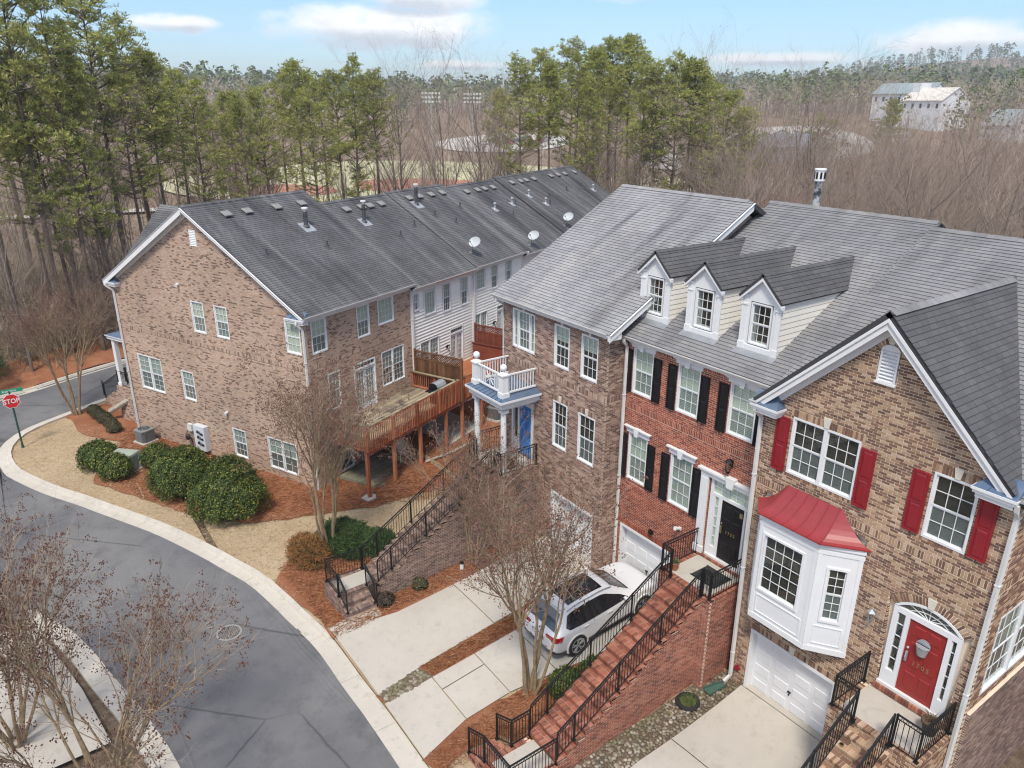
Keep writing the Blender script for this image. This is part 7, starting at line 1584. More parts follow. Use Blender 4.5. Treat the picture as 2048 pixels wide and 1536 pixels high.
def flat_text(txt, pl, u, v, size, d, mat, parent, name='lettering', sx=.82):
    cu = bpy.data.curves.new('lettering', 'FONT'); cu.body = txt; cu.size = size; cu.extrude = .003; cu.align_x = 'CENTER'; cu.offset = .012*size; cu.resolution_u = 2
    tmp = bpy.data.objects.new('lettering', cu); COL.objects.link(tmp); bpy.context.view_layer.update(); me = bpy.data.meshes.new_from_object(tmp.evaluated_get(bpy.context.evaluated_depsgraph_get())); bpy.data.objects.remove(tmp); me.materials.clear(); me.materials.append(mat)
    return link(bpy.data.objects.new(name, me), parent, pl.frame, pl.mat(u, v, d, sx, 1, 1))
flat_text('STOP', SPl, 0, 2.60, .36, .070, WHITE, st_)
mb = MB(); SPl.box(mb, -.62, .60, 3.16, 3.36, -.008, .008); bl_ = mb.build('street_name_blade', GREENS, sg); flat_text('Brent Circle', SPl, .0, 3.21, .15, .012, WHITE, bl_)
mb = MB(); SPl.box(mb, -.03, .03, 3.02, 3.16, -.02, .02); mb.build('blade_bracket', SILVER, sg)
# manhole
MHp = (-12.65, -11.65); z_ = gz(*MHp)+.014; mh = thing('manhole', (*MHp, z_), 'round cast-iron manhole cover set in the asphalt street', 'manhole')
mb = MB(); ro, ri = .43, .36
for q in range(36): a0_, a1_ = 2*pi*q/36, 2*pi*(q+1)/36; f = lambda a, r, z: (MHp[0]+math.cos(a)*r, MHp[1]+math.sin(a)*r, z); mb.prism([f(a0_, ri, z_), f(a1_, ri, z_), f(a1_, ro, z_), f(a0_, ro, z_)], [f(a0_, ri, z_+.012), f(a1_, ri, z_+.012), f(a1_, ro, z_+.008), f(a0_, ro, z_+.008)])
mb.build('frame_ring', mat_plain('worn iron ring', (.33, .32, .31), .6, (.22, .21, .2), 10), mh)
mb = MB(); mb.cyl((*MHp, z_), .35, .006, 36); cv = mb.build('cover', mat_plain('rusty cast iron', (.07, .065, .06), .7, (.11, .10, .09), 12), mh)
mb = MB()
for i in range(-5, 6):
    for k in range(-5, 6):
        x, y = i*.062, k*.062
        if math.hypot(x, y) < .33: mb.box(MHp[0]+x-.020, MHp[0]+x+.020, MHp[1]+y-.020, MHp[1]+y+.020, z_+.006, z_+.013)
mb.build('grip_lugs', mat_plain('polished iron lugs', (.24, .23, .22), .5, (.16, .155, .15), 8), mh, kind='stuff')
# door mats, pots, bucket wreath, figure by the porch
o = thing('doormat', (-1.72, .18, 2.9), 'black doormat in front of the black door', 'doormat'); mb = MB(); mb.box(-2.16, -1.26, -.32, .42, 2.897, 2.922); mb.build('mat', mat_plain('black rubber mat', (.018, .018, .018), .9, (.03, .03, .03), 20, .4, 60), o)
mb = MB(); mb.box(-2.18, -1.24, -.34, -.32, 2.897, 2.93); mb.box(-2.18, -1.24, .42, .44, 2.897, 2.93); mb.build('rim', BLACKP, o)
bk = thing('hanging_bucket', F3.p(4.42, 4.52, .1), 'galvanised half bucket hung as a wreath on the red door', 'bucket')
mb = MB(); top_ = [F3.p(4.44+.155*math.cos(a), 4.60, .02+.12*math.sin(a)) for a in np.linspace(0, pi, 9)]; bot_ = [F3.p(4.44+.10*math.cos(a), 4.33, .02+.07*math.sin(a)) for a in np.linspace(0, pi, 9)]; mb.prism(bot_, top_); mb.build('pail', SILVER, bk)
mb = MB(); mb.tube([F3.p(4.44+.155*math.cos(a), 4.60+.15*math.sin(a), .03+.02*math.sin(a)) for a in np.linspace(0, pi, 9)], .008, 5); mb.build('handle', SILVER, bk); mb = MB(); mb.tube([F3.p(4.44+.157*math.cos(a), 4.59, .02+.123*math.sin(a)) for a in np.linspace(0, pi, 9)], .010, 5); mb.build('rim', SILVER, bk)
pr_ = Plane(F3.p(4.44, 4.64, 0), (1, 0, 0), (0, 0, 1)); mb = MB(); mb.prism([F3.p(4.44+.15*math.cos(a), 4.60+.15*abs(math.sin(a)), -.02) for a in np.linspace(0, pi, 9)], [F3.p(4.44+.15*math.cos(a), 4.60+.15*abs(math.sin(a)), -.005) for a in np.linspace(0, pi, 9)]); mb.build('back_plate', SILVER, bk)
def pot(p, r, h, label, mat, plant=True, name='plant_pot', twig=False):
    o = thing(name, p, label, 'plant pot', 'pots on the porches'); mb = MB(); c = Vector(p)
    mb.tube([c, c+Vector((0, 0, h*.1)), c+Vector((0, 0, h*.85)), c+Vector((0, 0, h*.86)), c+Vector((0, 0, h))], [r*.65, r*.7, r*.95, r*1.08, r*1.08], 14); mb.build('pot', mat, o)
    mb = MB(); mb.cyl((c.x, c.y, c.z+h*.99), r*.98, .01, 14); mb.build('soil', ROCKM, o)
    mb = MB(); rr = random.Random(int(p[0]*100))
    for i in range(46 if plant else 0):
        a = rr.uniform(0, 2*pi); e = rr.uniform(.2, 1.3); L = rr.uniform(.5, 1.3)*r*(1.5 if twig else 1); q = c+Vector((0, 0, h)); d = Vector((math.cos(a)*math.cos(e), math.sin(a)*math.cos(e), math.sin(e)))*L
        mb.tube([q, q+d*.6, q+d+Vector((0, 0, -.25*L if twig else 0))], [.008, .007, .003] if twig else [.02, .03, .004], 3, caps=False)
    if plant: mb.build('stems', mat_plain('dry brown stems', (.16, .11, .06), .9) if twig else LEAFM, o, kind='stuff')
LEAFM = mat_plain('pot leaves', (.06, .10, .03), .7, (.12, .13, .04), 20); TERRA = mat_plain('terracotta', (.36, .13, .06), .8, (.28, .10, .05), 5)
pot((5.13, -.42, 2.80), .20, .34, 'dark basket of dry vines beside the red door', mat_plain('wicker', (.07, .055, .04), .8, (.03, .025, .02), 30, .5, 60), True, 'planter', True)
pot((-2.62, -.55, 2.90), .13, .26, 'terracotta pot on the left corner of the black-door landing', TERRA); pot((-10.66, -1.1, 3.15), .2, .3, 'dark pot with dried plants in front of the blue door', mat_plain('dark ceramic', (.05, .04, .035), .5), True, 'planter', True)
# plant stand with scrolls on the 1703 landing, lawn pots
o = thing('plant_stand', (-1.42, -.55, 2.9), 'round wrought iron plant stand on the black-door landing', 'plant stand'); mb = MB(); c = Vector((-1.45, -.55, 2.9)); mb.tube([c+Vector((math.cos(2*pi*q/18)*.17, math.sin(2*pi*q/18)*.17, .55)) for q in range(19)], .010, 4, caps=False); mb.tube([c+Vector((math.cos(2*pi*q/18)*.09, math.sin(2*pi*q/18)*.09, .55)) for q in range(19)], .008, 4, caps=False); mb.build('ring_top', IRON, o)
for q in range(3): a = 2*pi*q/3; mb = MB(); mb.tube([c+Vector((math.cos(a)*r, math.sin(a)*r, z)) for r, z in ((.17, .55), (.10, .35), (.08, .2), (.16, .05), (.20, .0))], .009, 4); mb.build('leg', IRON, o)
o = thing('black_planter', (-.75, -1.75, -.4), 'black rubber tub planter with grass on the stone bed', 'planter'); g_ = gz(-.72, -1.6)+.06; mb = MB(); pts = [Vector((-.72+math.cos(2*pi*q/20)*.30, -1.65+math.sin(2*pi*q/20)*.30, g_+.08)) for q in range(21)]; mb.tube(pts, .07, 7, caps=False); mb.build('rim', TYRE, o); mb = MB(); mb.cyl((-.72, -1.65, g_), .26, .09, 16); mb.build('soil', ROCKM, o)
mb = MB(); rr = random.Random(5)
for i in range(260): a = rr.uniform(0, 2*pi); r = .26*math.sqrt(rr.random()); p = Vector((-.72+math.cos(a)*r, -1.65+math.sin(a)*r, g_+.09)); d = Vector((rr.uniform(-.06, .06), rr.uniform(-.06, .06), rr.uniform(.06, .16))); mb.prism([p, p+Vector((.012, 0, 0)), p+Vector((0, .012, 0))], [q+d for q in (p, p+Vector((.004, 0, 0)), p+Vector((0, .004, 0)))])
mb.build('grass_tuft', mat_plain('fresh grass', (.09, .17, .03), .8, (.14, .20, .05), 15), o, kind='stuff')
# splash block, yard light, hydrant cap on the wall
o = thing('splash_block', (-.55, -.75, 0), 'green plastic splash block below the downspout of the tan house', 'splash block'); g_ = gz(-.5, -.7)+.11; M = Matrix.Translation((-.55, -.70, g_)) @ Matrix.Rotation(math.radians(-12), 4, 'Z'); gp = mat_plain('dull green plastic', (.07, .13, .10), .5, (.05, .10, .08), 6)
mb = MB(); mb.prism([(-.09, .35, .05), (.09, .35, .05), (.15, -.28, -.02), (-.15, -.28, -.02)], [(-.09, .35, .07), (.09, .35, .07), (.15, -.28, .0), (-.15, -.28, .0)]); mb.build('tray', gp, o, M)
for s in (-1, 1): mb = MB(); mb.bar((s*.09, .35, .1), (s*.15, -.28, .03), .02, .08); mb.build('side_lip', gp, o, M)
o = thing('hose_bib', (-.30, -.02, .5), 'red utility cap on the tan wall beside the garage', 'fixture'); mb = MB(); mb.tube([F3.p(-.32, .52, .004), F3.p(-.32, .52, .07)], .085, 12); mb.build('cap', REDSHUT, o); mb = MB(); mb.tube([F3.p(-.32, .52, .07), F3.p(-.32, .52, .11)], .035, 8); mb.build('nozzle', REDSHUT, o)
o = thing('path_light', (-10.32, -3.55, gz(-10.32, -3.55)), 'small white capped post in the pine straw beside the driveway', 'path light'); g_ = gz(-10.32, -3.55)+.08; mb = MB(); mb.tube([(-10.32, -3.55, g_), (-10.32, -3.55, g_+.26)], .075, 10); mb.build('body', WHITE, o); mb = MB(); mb.tube([(-10.32, -3.55, g_+.26), (-10.32, -3.55, g_+.34)], [.09, .06], 10); mb.build('cap', IRON, o)
# small pots and ornaments on the wide tan steps and red steps
for x, y, z, l in ((4.02, -2.05, 2.45, 'upper round brass step light on the garage side of the red-door stairs'), (4.02, -2.95, 1.92, 'lower round brass step light on the garage side of the red-door stairs'), (4.68, -2.05, 2.45, 'round brass step light on the outer side of the red-door stairs')):
    o = thing('step_light', (x, y, z), l, 'light', 'brass step lights'); mb = MB(); mb.cyl((x, y, z+.0), .055, .05, 12); mb.build('base', BRASS, o); mb = MB(); mb.cyl((x, y, z+.05), .04, .015, 12); mb.build('lens', IRON, o)
# flue on the rear slope of the red house
o = thing('flue', (-9.5, 8.8, 12.2), 'tall dark flue with a white louvred cap behind the ridge of the right row', 'flue'); FX, FY = -5.72, 8.9
mb = MB(); mb.tube([(FX, FY, 11.9), (FX, FY, 13.75)], .13, 14); mb.build('pipe', mat_plain('peeling dark flue paint', (.035, .04, .05), .5, (.45, .46, .47), 3.5, 0, 40, .1, .5, 0, 3), o); mb = MB(); mb.tube([(FX, FY, 13.75), (FX, FY, 13.78), (FX, FY, 14.12), (FX, FY, 14.15)], [.15, .18, .18, .15], 16); mb.build('cap_drum', WHITE, o); mb = MB(); mb.tube([(FX, FY, 14.15), (FX, FY, 14.20)], [.21, .20], 16); mb.build('cap_lid', WHITE, o)
mb = MB()
for q in range(8): a = 2*pi*q/8; mb.bar((FX+math.cos(a)*.182, FY+math.sin(a)*.182, 13.85), (FX+math.cos(a)*.182, FY+math.sin(a)*.182, 14.08), .07, .012, up=(math.cos(a), math.sin(a), 0))
mb.build('vent_slots', IRON, o, kind='stuff')
# ------------------------------------------------ river stones: the largest ones each an object
STONEP = mat_pieces('river stone', [(.25, .205, .15), (.30, .255, .20), (.19, .155, .12), (.37, .32, .255), (.16, .135, .10), (.26, .22, .15), (.22, .17, .125), (.42, .38, .32)], rough=.8, dirt=(.6, 1.1), dscale=1.5, fine=20, bs=.3, streak=[((.13, .13, .055), (1, 1, 1), .9, .6)], streak_rng=(.48, .66))
def lump(seed):
    rr = random.Random(seed); mb = MB(); mb.sphere((0, 0, 0), .5, 7, 5, sq=(1, .8, .55), jit=.12, rr=rr); return mb
stone_me = [lump(s).mesh('river_stone', STONEP[1], smooth=True) for s in range(4)]
st = []; rr = random.Random(3)
def in_poly(x, y, P): return any(a < x < b for a, b in cuts(P, y))
bed1 = [(-1.14, -1.0), (-.14, -1.0), (-.14, -8.6), (-1.14, -8.6)]; bed2 = [(-6.98, -7.3), (-6.38, -7.1), (-6.4, -8.6), (-6.88, -8.7)]; bed3 = [(-.88, -.9), (-.12, -.9), (-.12, .0), (-.88, .0)]
def scatter(P, n, smin, smax, cell):
    xs = [p[0] for p in P]; ys = [p[1] for p in P]; t_ = 0; used = {}
    while t_ < n*12 and n > 0:
        t_ += 1; x, y = rr.uniform(min(xs), max(xs)), rr.uniform(min(ys), max(ys))
        if not in_poly(x, y, P): continue
        k = (round(x/cell), round(y/cell))
        if k in used: continue
        used[k] = 1; st.append((x, y, rr.uniform(smin, smax))); n -= 1
scatter(bed1, 1100, .085, .145, .078); scatter(bed2, 90, .12, .22, .10); scatter(bed3, 70, .09, .15, .085)
st.sort(key=lambda s: (0 if in_view((s[0], s[1], -.6)) else 1, ((s[0]-CAM[0])**2+(s[1]-CAM[1])**2)/s[2]**2)); rest = MB()
for i, (x, y, s) in enumerate(st):
    z = gz(x, y)+.07+s*.12
    if i < 280: link(bpy.data.objects.new('river_stone', stone_me[i % 4]), None, None, Matrix.Translation((x, y, z)) @ Matrix.Rotation(rr.uniform(0, 6.3), 4, 'Z') @ Matrix.Diagonal((s, s, s, 1)), 'rounded river stone lying in the gravel bed beside a driveway', 'stone', 'river stones in the driveway beds')
    else: rest.sphere((x, y, z), s*.5, 6, 4, sq=(1, .85, .55), c=rr.random(), jit=.12, rr=rr)
rest.build('river_stones', STONEP[0], None, smooth=True, rnd=True, kind='stuff', label='rounded river stones filling the beds beside the driveways')
# pine straw litter and fallen leaves: fine needles over the beds
def litter(name, P, n, mat, L0, L1, w, z0, label, seed):
    w *= .6; n = int(n*1.3)
    rr = np.random.RandomState(seed); xs = [p[0] for p in P]; ys = [p[1] for p in P]; X = rr.uniform(min(xs), max(xs), n*3); Y = rr.uniform(min(ys), max(ys), n*3)
    keep = [i for i in range(len(X)) if in_poly(X[i], Y[i], P)][:n]; X = X[keep]; Y = Y[keep]; n = len(X); Z = ground(X, Y)+z0+rr.uniform(0, .03, n); A = rr.uniform(0, 2*np.pi, n); L = rr.uniform(L0, L1, n)/2; dx, dy = np.cos(A)*L, np.sin(A)*L; tx, ty = -np.sin(A)*w, np.cos(A)*w; dz = rr.uniform(-.25, .25, n)*L
    V = np.stack([np.stack([X-dx, Y-dy, Z-dz+.01], 1), np.stack([X+dx, Y+dy, Z+dz+.01], 1), np.stack([X+dx*.6+tx, Y+dy*.6+ty, Z+.015], 1), np.stack([X-dx*.6+tx, Y-dy*.6+ty, Z+.015], 1)], 1).reshape(-1, 3); F = np.arange(4*n).reshape(-1, 4)
    me = bpy.data.meshes.new(name); me.from_pydata(V.tolist(), [], F.tolist()); me.materials.append(mat); at = me.attributes.new('rnd', 'FLOAT', 'FACE'); at.data.foreach_set('value', rr.random_sample(n).astype(np.float32)); link(bpy.data.objects.new(name, me), None, kind='stuff', label=label)
NEED = mat_pieces('pine needles', [(.30, .12, .05), (.40, .18, .085), (.22, .08, .035), (.48, .26, .14), (.15, .06, .03)], dirt=(.9, 1.1), bs=0)[0]; BLADE = mat_pieces('dry grass blades', [(.45, .34, .20), (.54, .43, .27), (.36, .26, .15), (.60, .50, .34), (.28, .20, .12)], dirt=(.9, 1.1), bs=0)[0]
litter('pine_needle_litter', [(-29, -13.6), (-24.4, -12.3), (-19.2, -8.9), (-17.5, -5), (-13, 5), (-20, 5), (-21, -5), (-34, -11)], 14000, NEED, .15, .4, .012, .08, 'fallen pine needles on the beds round the left house', 1)
litter('pine_needle_litter', [(-11.2, -8.9), (-15.2, -9.0), (-16.2, -6.4), (-12.3, -5.0), (-12.3, -1), (-9.8, -1), (-9.9, -8.8)], 7000, NEED, .15, .35, .012, .09, 'fallen pine needles beside the porch staircase', 2)
litter('pine_needle_litter', [(-7.0, .1), (-6.35, .1), (-6.4, -7.0), (-7.0, -7.2)], 2600, NEED, .12, .3, .010, .09, 'fallen pine needles on the strip between the driveways', 3); litter('pine_needle_litter', [(-3.9, -3.1), (-2.6, -1.2), (-2.6, -6.3), (-3.2, -8.6), (-4.0, -8.6), (-4.2, -5.2)], 2200, NEED, .12, .3, .010, .09, 'fallen pine needles beside the red staircase', 4)
litter('dry_grass', [(-9.5, -8.9)]+[p for p in CB if -37 < p[0] < -9.9]+[(-34, -11.5), (-24, -11), (-18.8, -7.4), (-17, -4), (-16.5, 1), (-12.5, 1), (-12.5, -5.2), (-16.3, -6.6), (-15.2, -9.2)], 26000, BLADE, .06, .16, .012, .05, 'dormant tan lawn grass along the curb', 5)
# ================================================================== trees and shrubs
def perp(d, rr):
    v = Vector((rr.uniform(-1, 1), rr.uniform(-1, 1), rr.uniform(-1, 1))); v = v-d*v.dot(d)
    return v.normalized() if v.length > 1e-3 else d.orthogonal().normalized()
def limb(mb, p, d, L, r, lvl, S, rr, tips, m=0):
    """one limb and, by recursion, what grows from it"""
    n = S['seg'][lvl]; pts = [p]; rs = [r]; dd = d.normalized(); q = p; r1 = r*S['taper'][lvl]
    for i in range(n):
        dd = (dd+perp(dd, rr)*S['wob'][lvl]+Vector((0, 0, S['up'][lvl]))).normalized(); q = q+dd*(L/n); pts.append(q); rs.append(r+(r1-r)*(i+1)/n)
    mb.tube(pts, rs, S['sides'][lvl], 0 if r > S.get('twig_r', .012) else 1, rr.random(), caps=False)
    if lvl+1 >= len(S['n']): tips.append((q, dd)); return
    k = S['n'][lvl+1]; k = k if isinstance(k, int) else rr.randint(*k)
    for i in range(k):
        t = 1.0 if i == 0 and S['lead'][lvl] else rr.uniform(S['from'][lvl], 1.0); f = t*n; j = min(int(f), n-1); u = f-j; o = pts[j].lerp(pts[j+1], u); base = (pts[j+1]-pts[j]).normalized()
        a = math.radians(rr.gauss(S['ang'][lvl], 8)); nd = (base*math.cos(a)+perp(base, rr)*math.sin(a)).normalized()
        if i == 0 and S['lead'][lvl]: nd = (base+perp(base, rr)*.15).normalized()
        limb(mb, o, nd, L*S['len'][lvl]*rr.uniform(.75, 1.2), max(.0035, rs[j]*S['rad'][lvl]), lvl+1, S, rr, tips)
def bark(name, a, b, c):
    m, t, bs_ = new_mat(name); col = ramp(t, pos_noise(t, 5, 5, .7), [(.3, a), (.55, b), (.75, c)]); LK(t, col, bs_.inputs['Base Color']); bs_.inputs['Roughness'].default_value = .95; bs_.inputs['Specular IOR Level'].default_value = .15; bump(t, bs_, noise(t, N(t, 'ShaderNodeNewGeometry').outputs['Position'], 14, 5, .7, (1, 1, .3)), .7, .02); return m
CREPE = bark('smooth tan bark', (.18, .135, .075), (.30, .22, .14), (.42, .32, .22)); CREPET = mat_pieces('reddish twig', [(.27, .195, .15), (.37, .28, .215), (.21, .145, .105), (.48, .38, .30), (.26, .21, .12)], bs=0)[0]; SEED = mat_pieces('dry seed head', [(.16, .08, .06), (.22, .11, .08), (.11, .055, .042), (.27, .15, .11)], bs=0)[0]
GREYB = bark('grey bark', (.14, .115, .095), (.22, .18, .15), (.31, .265, .225)); GREYT = mat_pieces('grey brown twig', [(.30, .235, .19), (.37, .295, .245), (.23, .175, .145), (.43, .34, .285), (.33, .24, .195)], bs=0)[0]
PALEB = bark('pale bark', (.26, .22, .175), (.40, .355, .29), (.52, .47, .40)); PALET = mat_pieces('pale twig', [(.38, .32, .26), (.30, .25, .20), (.45, .39, .32), (.25, .20, .165)], bs=0)[0]
PINEB = bark('pine bark', (.10, .075, .06), (.17, .13, .105), (.28, .22, .175)); PINEL = mat_pieces('pine needles in leaf', [(.27, .30, .085), (.34, .37, .10), (.42, .43, .13), (.20, .25, .08), (.52, .49, .17), (.31, .34, .09), (.56, .52, .22)], rough=.7, dirt=(.75, 1.2), dscale=.25, bs=0, transl=.35)[0]
def tree(name, loc, label, group, meshes, s=1.0, rz=0.0, cat='tree', s3=None):
    o = thing(name, loc, label, cat, group); sc = s3 or (s, s, s); M = Matrix.Translation(loc) @ Matrix.Rotation(rz, 4, 'Z') @ Matrix.Diagonal((*sc, 1))
    for nm, me in meshes: link(bpy.data.objects.new(nm, me), o, None, M, kind='stuff' if nm in ('twigs', 'needles', 'seed_heads', 'leaves') else None)
    return o
def split_mesh(mb, names, mats, rnd=True):
    out = []
    for k, (nm, mt) in enumerate(zip(names, mats)):
        b = MB(); b.v = mb.v; b.f = [f for f, m in zip(mb.f, mb.m) if m == k]; b.c = [c for c, m in zip(mb.c, mb.m) if m == k]; b.m = [0]*len(b.f)
        if b.f:
            used = sorted(set(i for f in b.f for i in f)); mp_ = {u: i for i, u in enumerate(used)}; b.v = [mb.v[u] for u in used]; b.f = [tuple(mp_[i] for i in f) for f in b.f]; out.append((nm, b.mesh(nm, mt, rnd=rnd)))
    return out
def crepe(seed, H=7.6, spread=1.0, nst=6, dens=1.0):
    rr = random.Random(seed); mb = MB(); tips = []; k = H/7.6
    S = dict(seg=[5, 4, 3, 3, 3], taper=[.62, .55, .5, .45, .4], wob=[.10, .12, .14, .16, .22], up=[.05, .06, .05, .02, -.05], sides=[8, 6, 4, 3, 3], n=[1, (3, 5), (4, 5), (4, 6), (3, int(4*dens)+1) if dens > .9 else (1, 3)], lead=[1, 1, 1, 0, 0], ang=[19, 22, 27, 33, 0], len=[.56, .72, .68, .64], rad=[.66, .62, .58, .6], **{'from': [.80, .4, .3, .3]}, twig_r=.011)
    for i in range(nst):
        a = 2*pi*i/nst+rr.uniform(-.3, .3); ti = rr.uniform(.10, .34)*spread; limb(mb, Vector((math.cos(a)*.13, math.sin(a)*.13, -.1)), Vector((math.cos(a)*ti, math.sin(a)*ti, 1)), 3.35*k*rr.uniform(.88, 1.10), .062*k*rr.uniform(.8, 1.2), 0, S, rr, tips)
    sb = MB()
    for p, d in tips:
        if rr.random() < .62:
            for j in range(rr.randint(4, 8)): o = p+Vector((rr.gauss(0, .05), rr.gauss(0, .05), rr.gauss(-.02, .05))); r = rr.uniform(.012, .024); sb.prism([o+Vector((r, 0, 0)), o+Vector((-r, r, 0)), o+Vector((-r, -r, 0))], [o+Vector((0, 0, r*1.8))+Vector((r*.4, 0, 0)), o+Vector((0, 0, r*1.8))+Vector((-r*.3, r*.3, 0)), o+Vector((0, 0, r*1.8))+Vector((-r*.3, -r*.3, 0))], 0, rr.random())
    return split_mesh(mb, ['stems', 'twigs'], [CREPE, CREPET])+[('seed_heads', sb.mesh('seed_heads', SEED, rnd=True))]
CG = 'bare crape myrtles in the front gardens'
tree('crape_myrtle', (-15.1, -6.95, gz(-15.1, -6.95)), 'bare multi-stemmed tree rising from the juniper beside the porch staircase foot', CG, crepe(1, 8.0, .85, 7, 1.2))
tree('crape_myrtle', (-3.95, -5.05, gz(-3.95, -5.05)), 'bare multi-stemmed tree between the white car driveway and red staircase', CG, crepe(2, 8.2, .8, 6, .95))
tree('crape_myrtle', (-10.35, -3.0, gz(-10.35, -3.0)), 'bare reddish-twigged tree against the porch staircase wall, by the driveway', CG, crepe(3, 5.6, 1.3, 6, .95))
tree('crape_myrtle', (-37.3, -13.4, gz(-37.3, -13.4)), 'bare tan-stemmed tree at the street corner beside the left house stairs', CG, crepe(4, 8.6, 1.25, 6, 1.2))
tree('crape_myrtle', (-7.5, -16.25, gz(-7.5, -16.25)), 'big bare crape myrtle spreading over the street at the bottom left', CG, crepe(5, 7.0, 1.9, 9, .8))
tree('crape_myrtle', (-11.0, -18.0, gz(-11.0, -18.0)), 'bare crape myrtle in the bottom left corner', CG, crepe(6, 6.8, 1.7, 9, .8))
tree('crape_myrtle', (-20.5, -21.6, gz(-20.5, -21.6)), 'bare crape myrtle reaching in from the left edge', CG, crepe(7, 8.0, 1.35, 7, 1.2))
# ------------------------------------------------ broadleaf and needle shrubs
def shrub_mesh(seed, rx, ry, rz, n, leaf, cols, squash=.75, name='leaves', shag=.0, needle=False):
    rr = np.random.RandomState(seed); u = rr.normal(size=(n, 3)); u /= np.linalg.norm(u, axis=1)[:, None]; u[:, 2] = np.where(u[:, 2] < -.35, -u[:, 2], u[:, 2]); bumpy = 1+.10*np.sin(u[:, 0]*7+seed)*np.sin(u[:, 1]*6)+.09*np.sin(u[:, 2]*9+u[:, 0]*8)+.05*np.sin(u[:, 0]*17+u[:, 1]*15+seed); r = (1-np.abs(rr.normal(0, .10, n)))*bumpy+rr.uniform(0, shag, n)
    P = u*r[:, None]*np.array([rx, ry, rz]); nrm = u+rr.normal(0, .55, (n, 3)); nrm /= np.linalg.norm(nrm, axis=1)[:, None]; t = np.cross(nrm, rr.normal(size=(n, 3))); t /= np.linalg.norm(t, axis=1)[:, None]; b = np.cross(nrm, t); s = leaf*rr.uniform(.7, 1.3, n)[:, None]
    if needle: t = u*.6+rr.normal(0, .5, (n, 3)); t /= np.linalg.norm(t, axis=1)[:, None]; b = np.cross(t, rr.normal(size=(n, 3))); b /= np.linalg.norm(b, axis=1)[:, None]; b *= .16
    V = np.stack([P-t*s, P+b*s*.5, P+t*s, P-b*s*.5], 1).reshape(-1, 3); V[:, 2] += rz*.72
    me = bpy.data.meshes.new(name); me.from_pydata(V.tolist(), [], np.arange(4*n).reshape(-1, 4).tolist()); me.materials.append(cols); at = me.attributes.new('rnd', 'FLOAT', 'FACE'); at.data.foreach_set('value', rr.random_sample(n).astype(np.float32)); return me
HOLLY = mat_pieces('glossy shrub leaf', [(.055, .095, .028), (.075, .12, .033), (.045, .075, .026), (.095, .145, .04), (.07, .11, .03), (.20, .22, .045), (.05, .085, .03), (.32, .32, .07)], rough=.45, dirt=(.75, 1.15), dscale=.8, bs=0, transl=.25)[0]
YEW = mat_pieces('juniper needles', [(.045, .085, .03), (.065, .115, .036), (.035, .07, .025), (.09, .14, .045)], rough=.7, bs=0)[0]; RUST = mat_pieces('rusty juniper tips', [(.30, .14, .05), (.36, .18, .07), (.24, .10, .04), (.10, .10, .03)], rough=.8, bs=0)[0]; DULL = mat_pieces('dull dwarf shrub leaf', [(.07, .075, .035), (.095, .09, .045), (.055, .06, .03), (.13, .10, .06)], rough=.7, bs=0)[0]; PURP = mat_pieces('dark purple-brown leaf', [(.075, .045, .04), (.055, .035, .03), (.10, .065, .05), (.05, .05, .03)], rough=.7, bs=0)[0]
def shrub(x, y, rx, ry, rz_, label, group, mat, n, leaf, seed, name='shrub', **kw):
    g = gz(x, y)+.03; o = thing(name, (x, y, g), label, 'shrub', group)
    if mat is HOLLY: n = int(n*1.6); leaf *= .78; kw.setdefault('shag', .14)
    link(bpy.data.objects.new('leaves', shrub_mesh(seed, rx, ry, rz_, n, leaf, mat, **kw)), o, None, Matrix.Translation((x, y, g)), kind='stuff')
    mb = MB(); rr = random.Random(seed)
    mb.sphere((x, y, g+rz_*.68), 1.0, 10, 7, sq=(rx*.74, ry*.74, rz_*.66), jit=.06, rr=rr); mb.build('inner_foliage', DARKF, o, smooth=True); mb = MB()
    for i in range(5): a = rr.uniform(0, 6.3); mb.tube([(x+math.cos(a)*.05, y+math.sin(a)*.05, g-.05), (x+math.cos(a)*rx*.4, y+math.sin(a)*ry*.4, g+rz_*.7)], [.03, .015], 5)
    mb.build('stem', GREYB, o)
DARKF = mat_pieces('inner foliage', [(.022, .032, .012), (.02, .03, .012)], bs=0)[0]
SG = 'clipped evergreen shrubs beside the left house'
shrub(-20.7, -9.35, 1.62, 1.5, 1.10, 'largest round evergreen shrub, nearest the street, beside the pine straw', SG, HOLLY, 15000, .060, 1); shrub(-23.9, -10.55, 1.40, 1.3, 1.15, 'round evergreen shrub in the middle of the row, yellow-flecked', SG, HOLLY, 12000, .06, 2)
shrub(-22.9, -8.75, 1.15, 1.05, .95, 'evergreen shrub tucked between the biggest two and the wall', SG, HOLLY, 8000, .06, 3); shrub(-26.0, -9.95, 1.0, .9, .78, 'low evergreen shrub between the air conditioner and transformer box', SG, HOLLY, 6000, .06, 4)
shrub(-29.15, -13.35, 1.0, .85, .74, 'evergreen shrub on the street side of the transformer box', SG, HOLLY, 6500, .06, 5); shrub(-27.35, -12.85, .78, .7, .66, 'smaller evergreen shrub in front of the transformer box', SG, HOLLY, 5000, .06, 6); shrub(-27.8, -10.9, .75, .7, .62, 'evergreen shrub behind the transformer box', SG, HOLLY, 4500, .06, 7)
DG = 'small dull shrubs by the left house stairs'
for i, (b, a, r) in enumerate(((-14.9, -.9, .52), (-15.7, -.6, .50), (-16.5, -.45, .55), (-17.3, -.3, .52), (-18.1, -.1, .5))):
    p = fromL(b, a); r *= .78; shrub(p.x, p.y, r, r, r*.85, '%s small dull round shrub from the gable corner, beside the left stairs' % ['first', 'second', 'third', 'fourth', 'fifth'][i], DG, DULL, 2200, .035, 20+i)
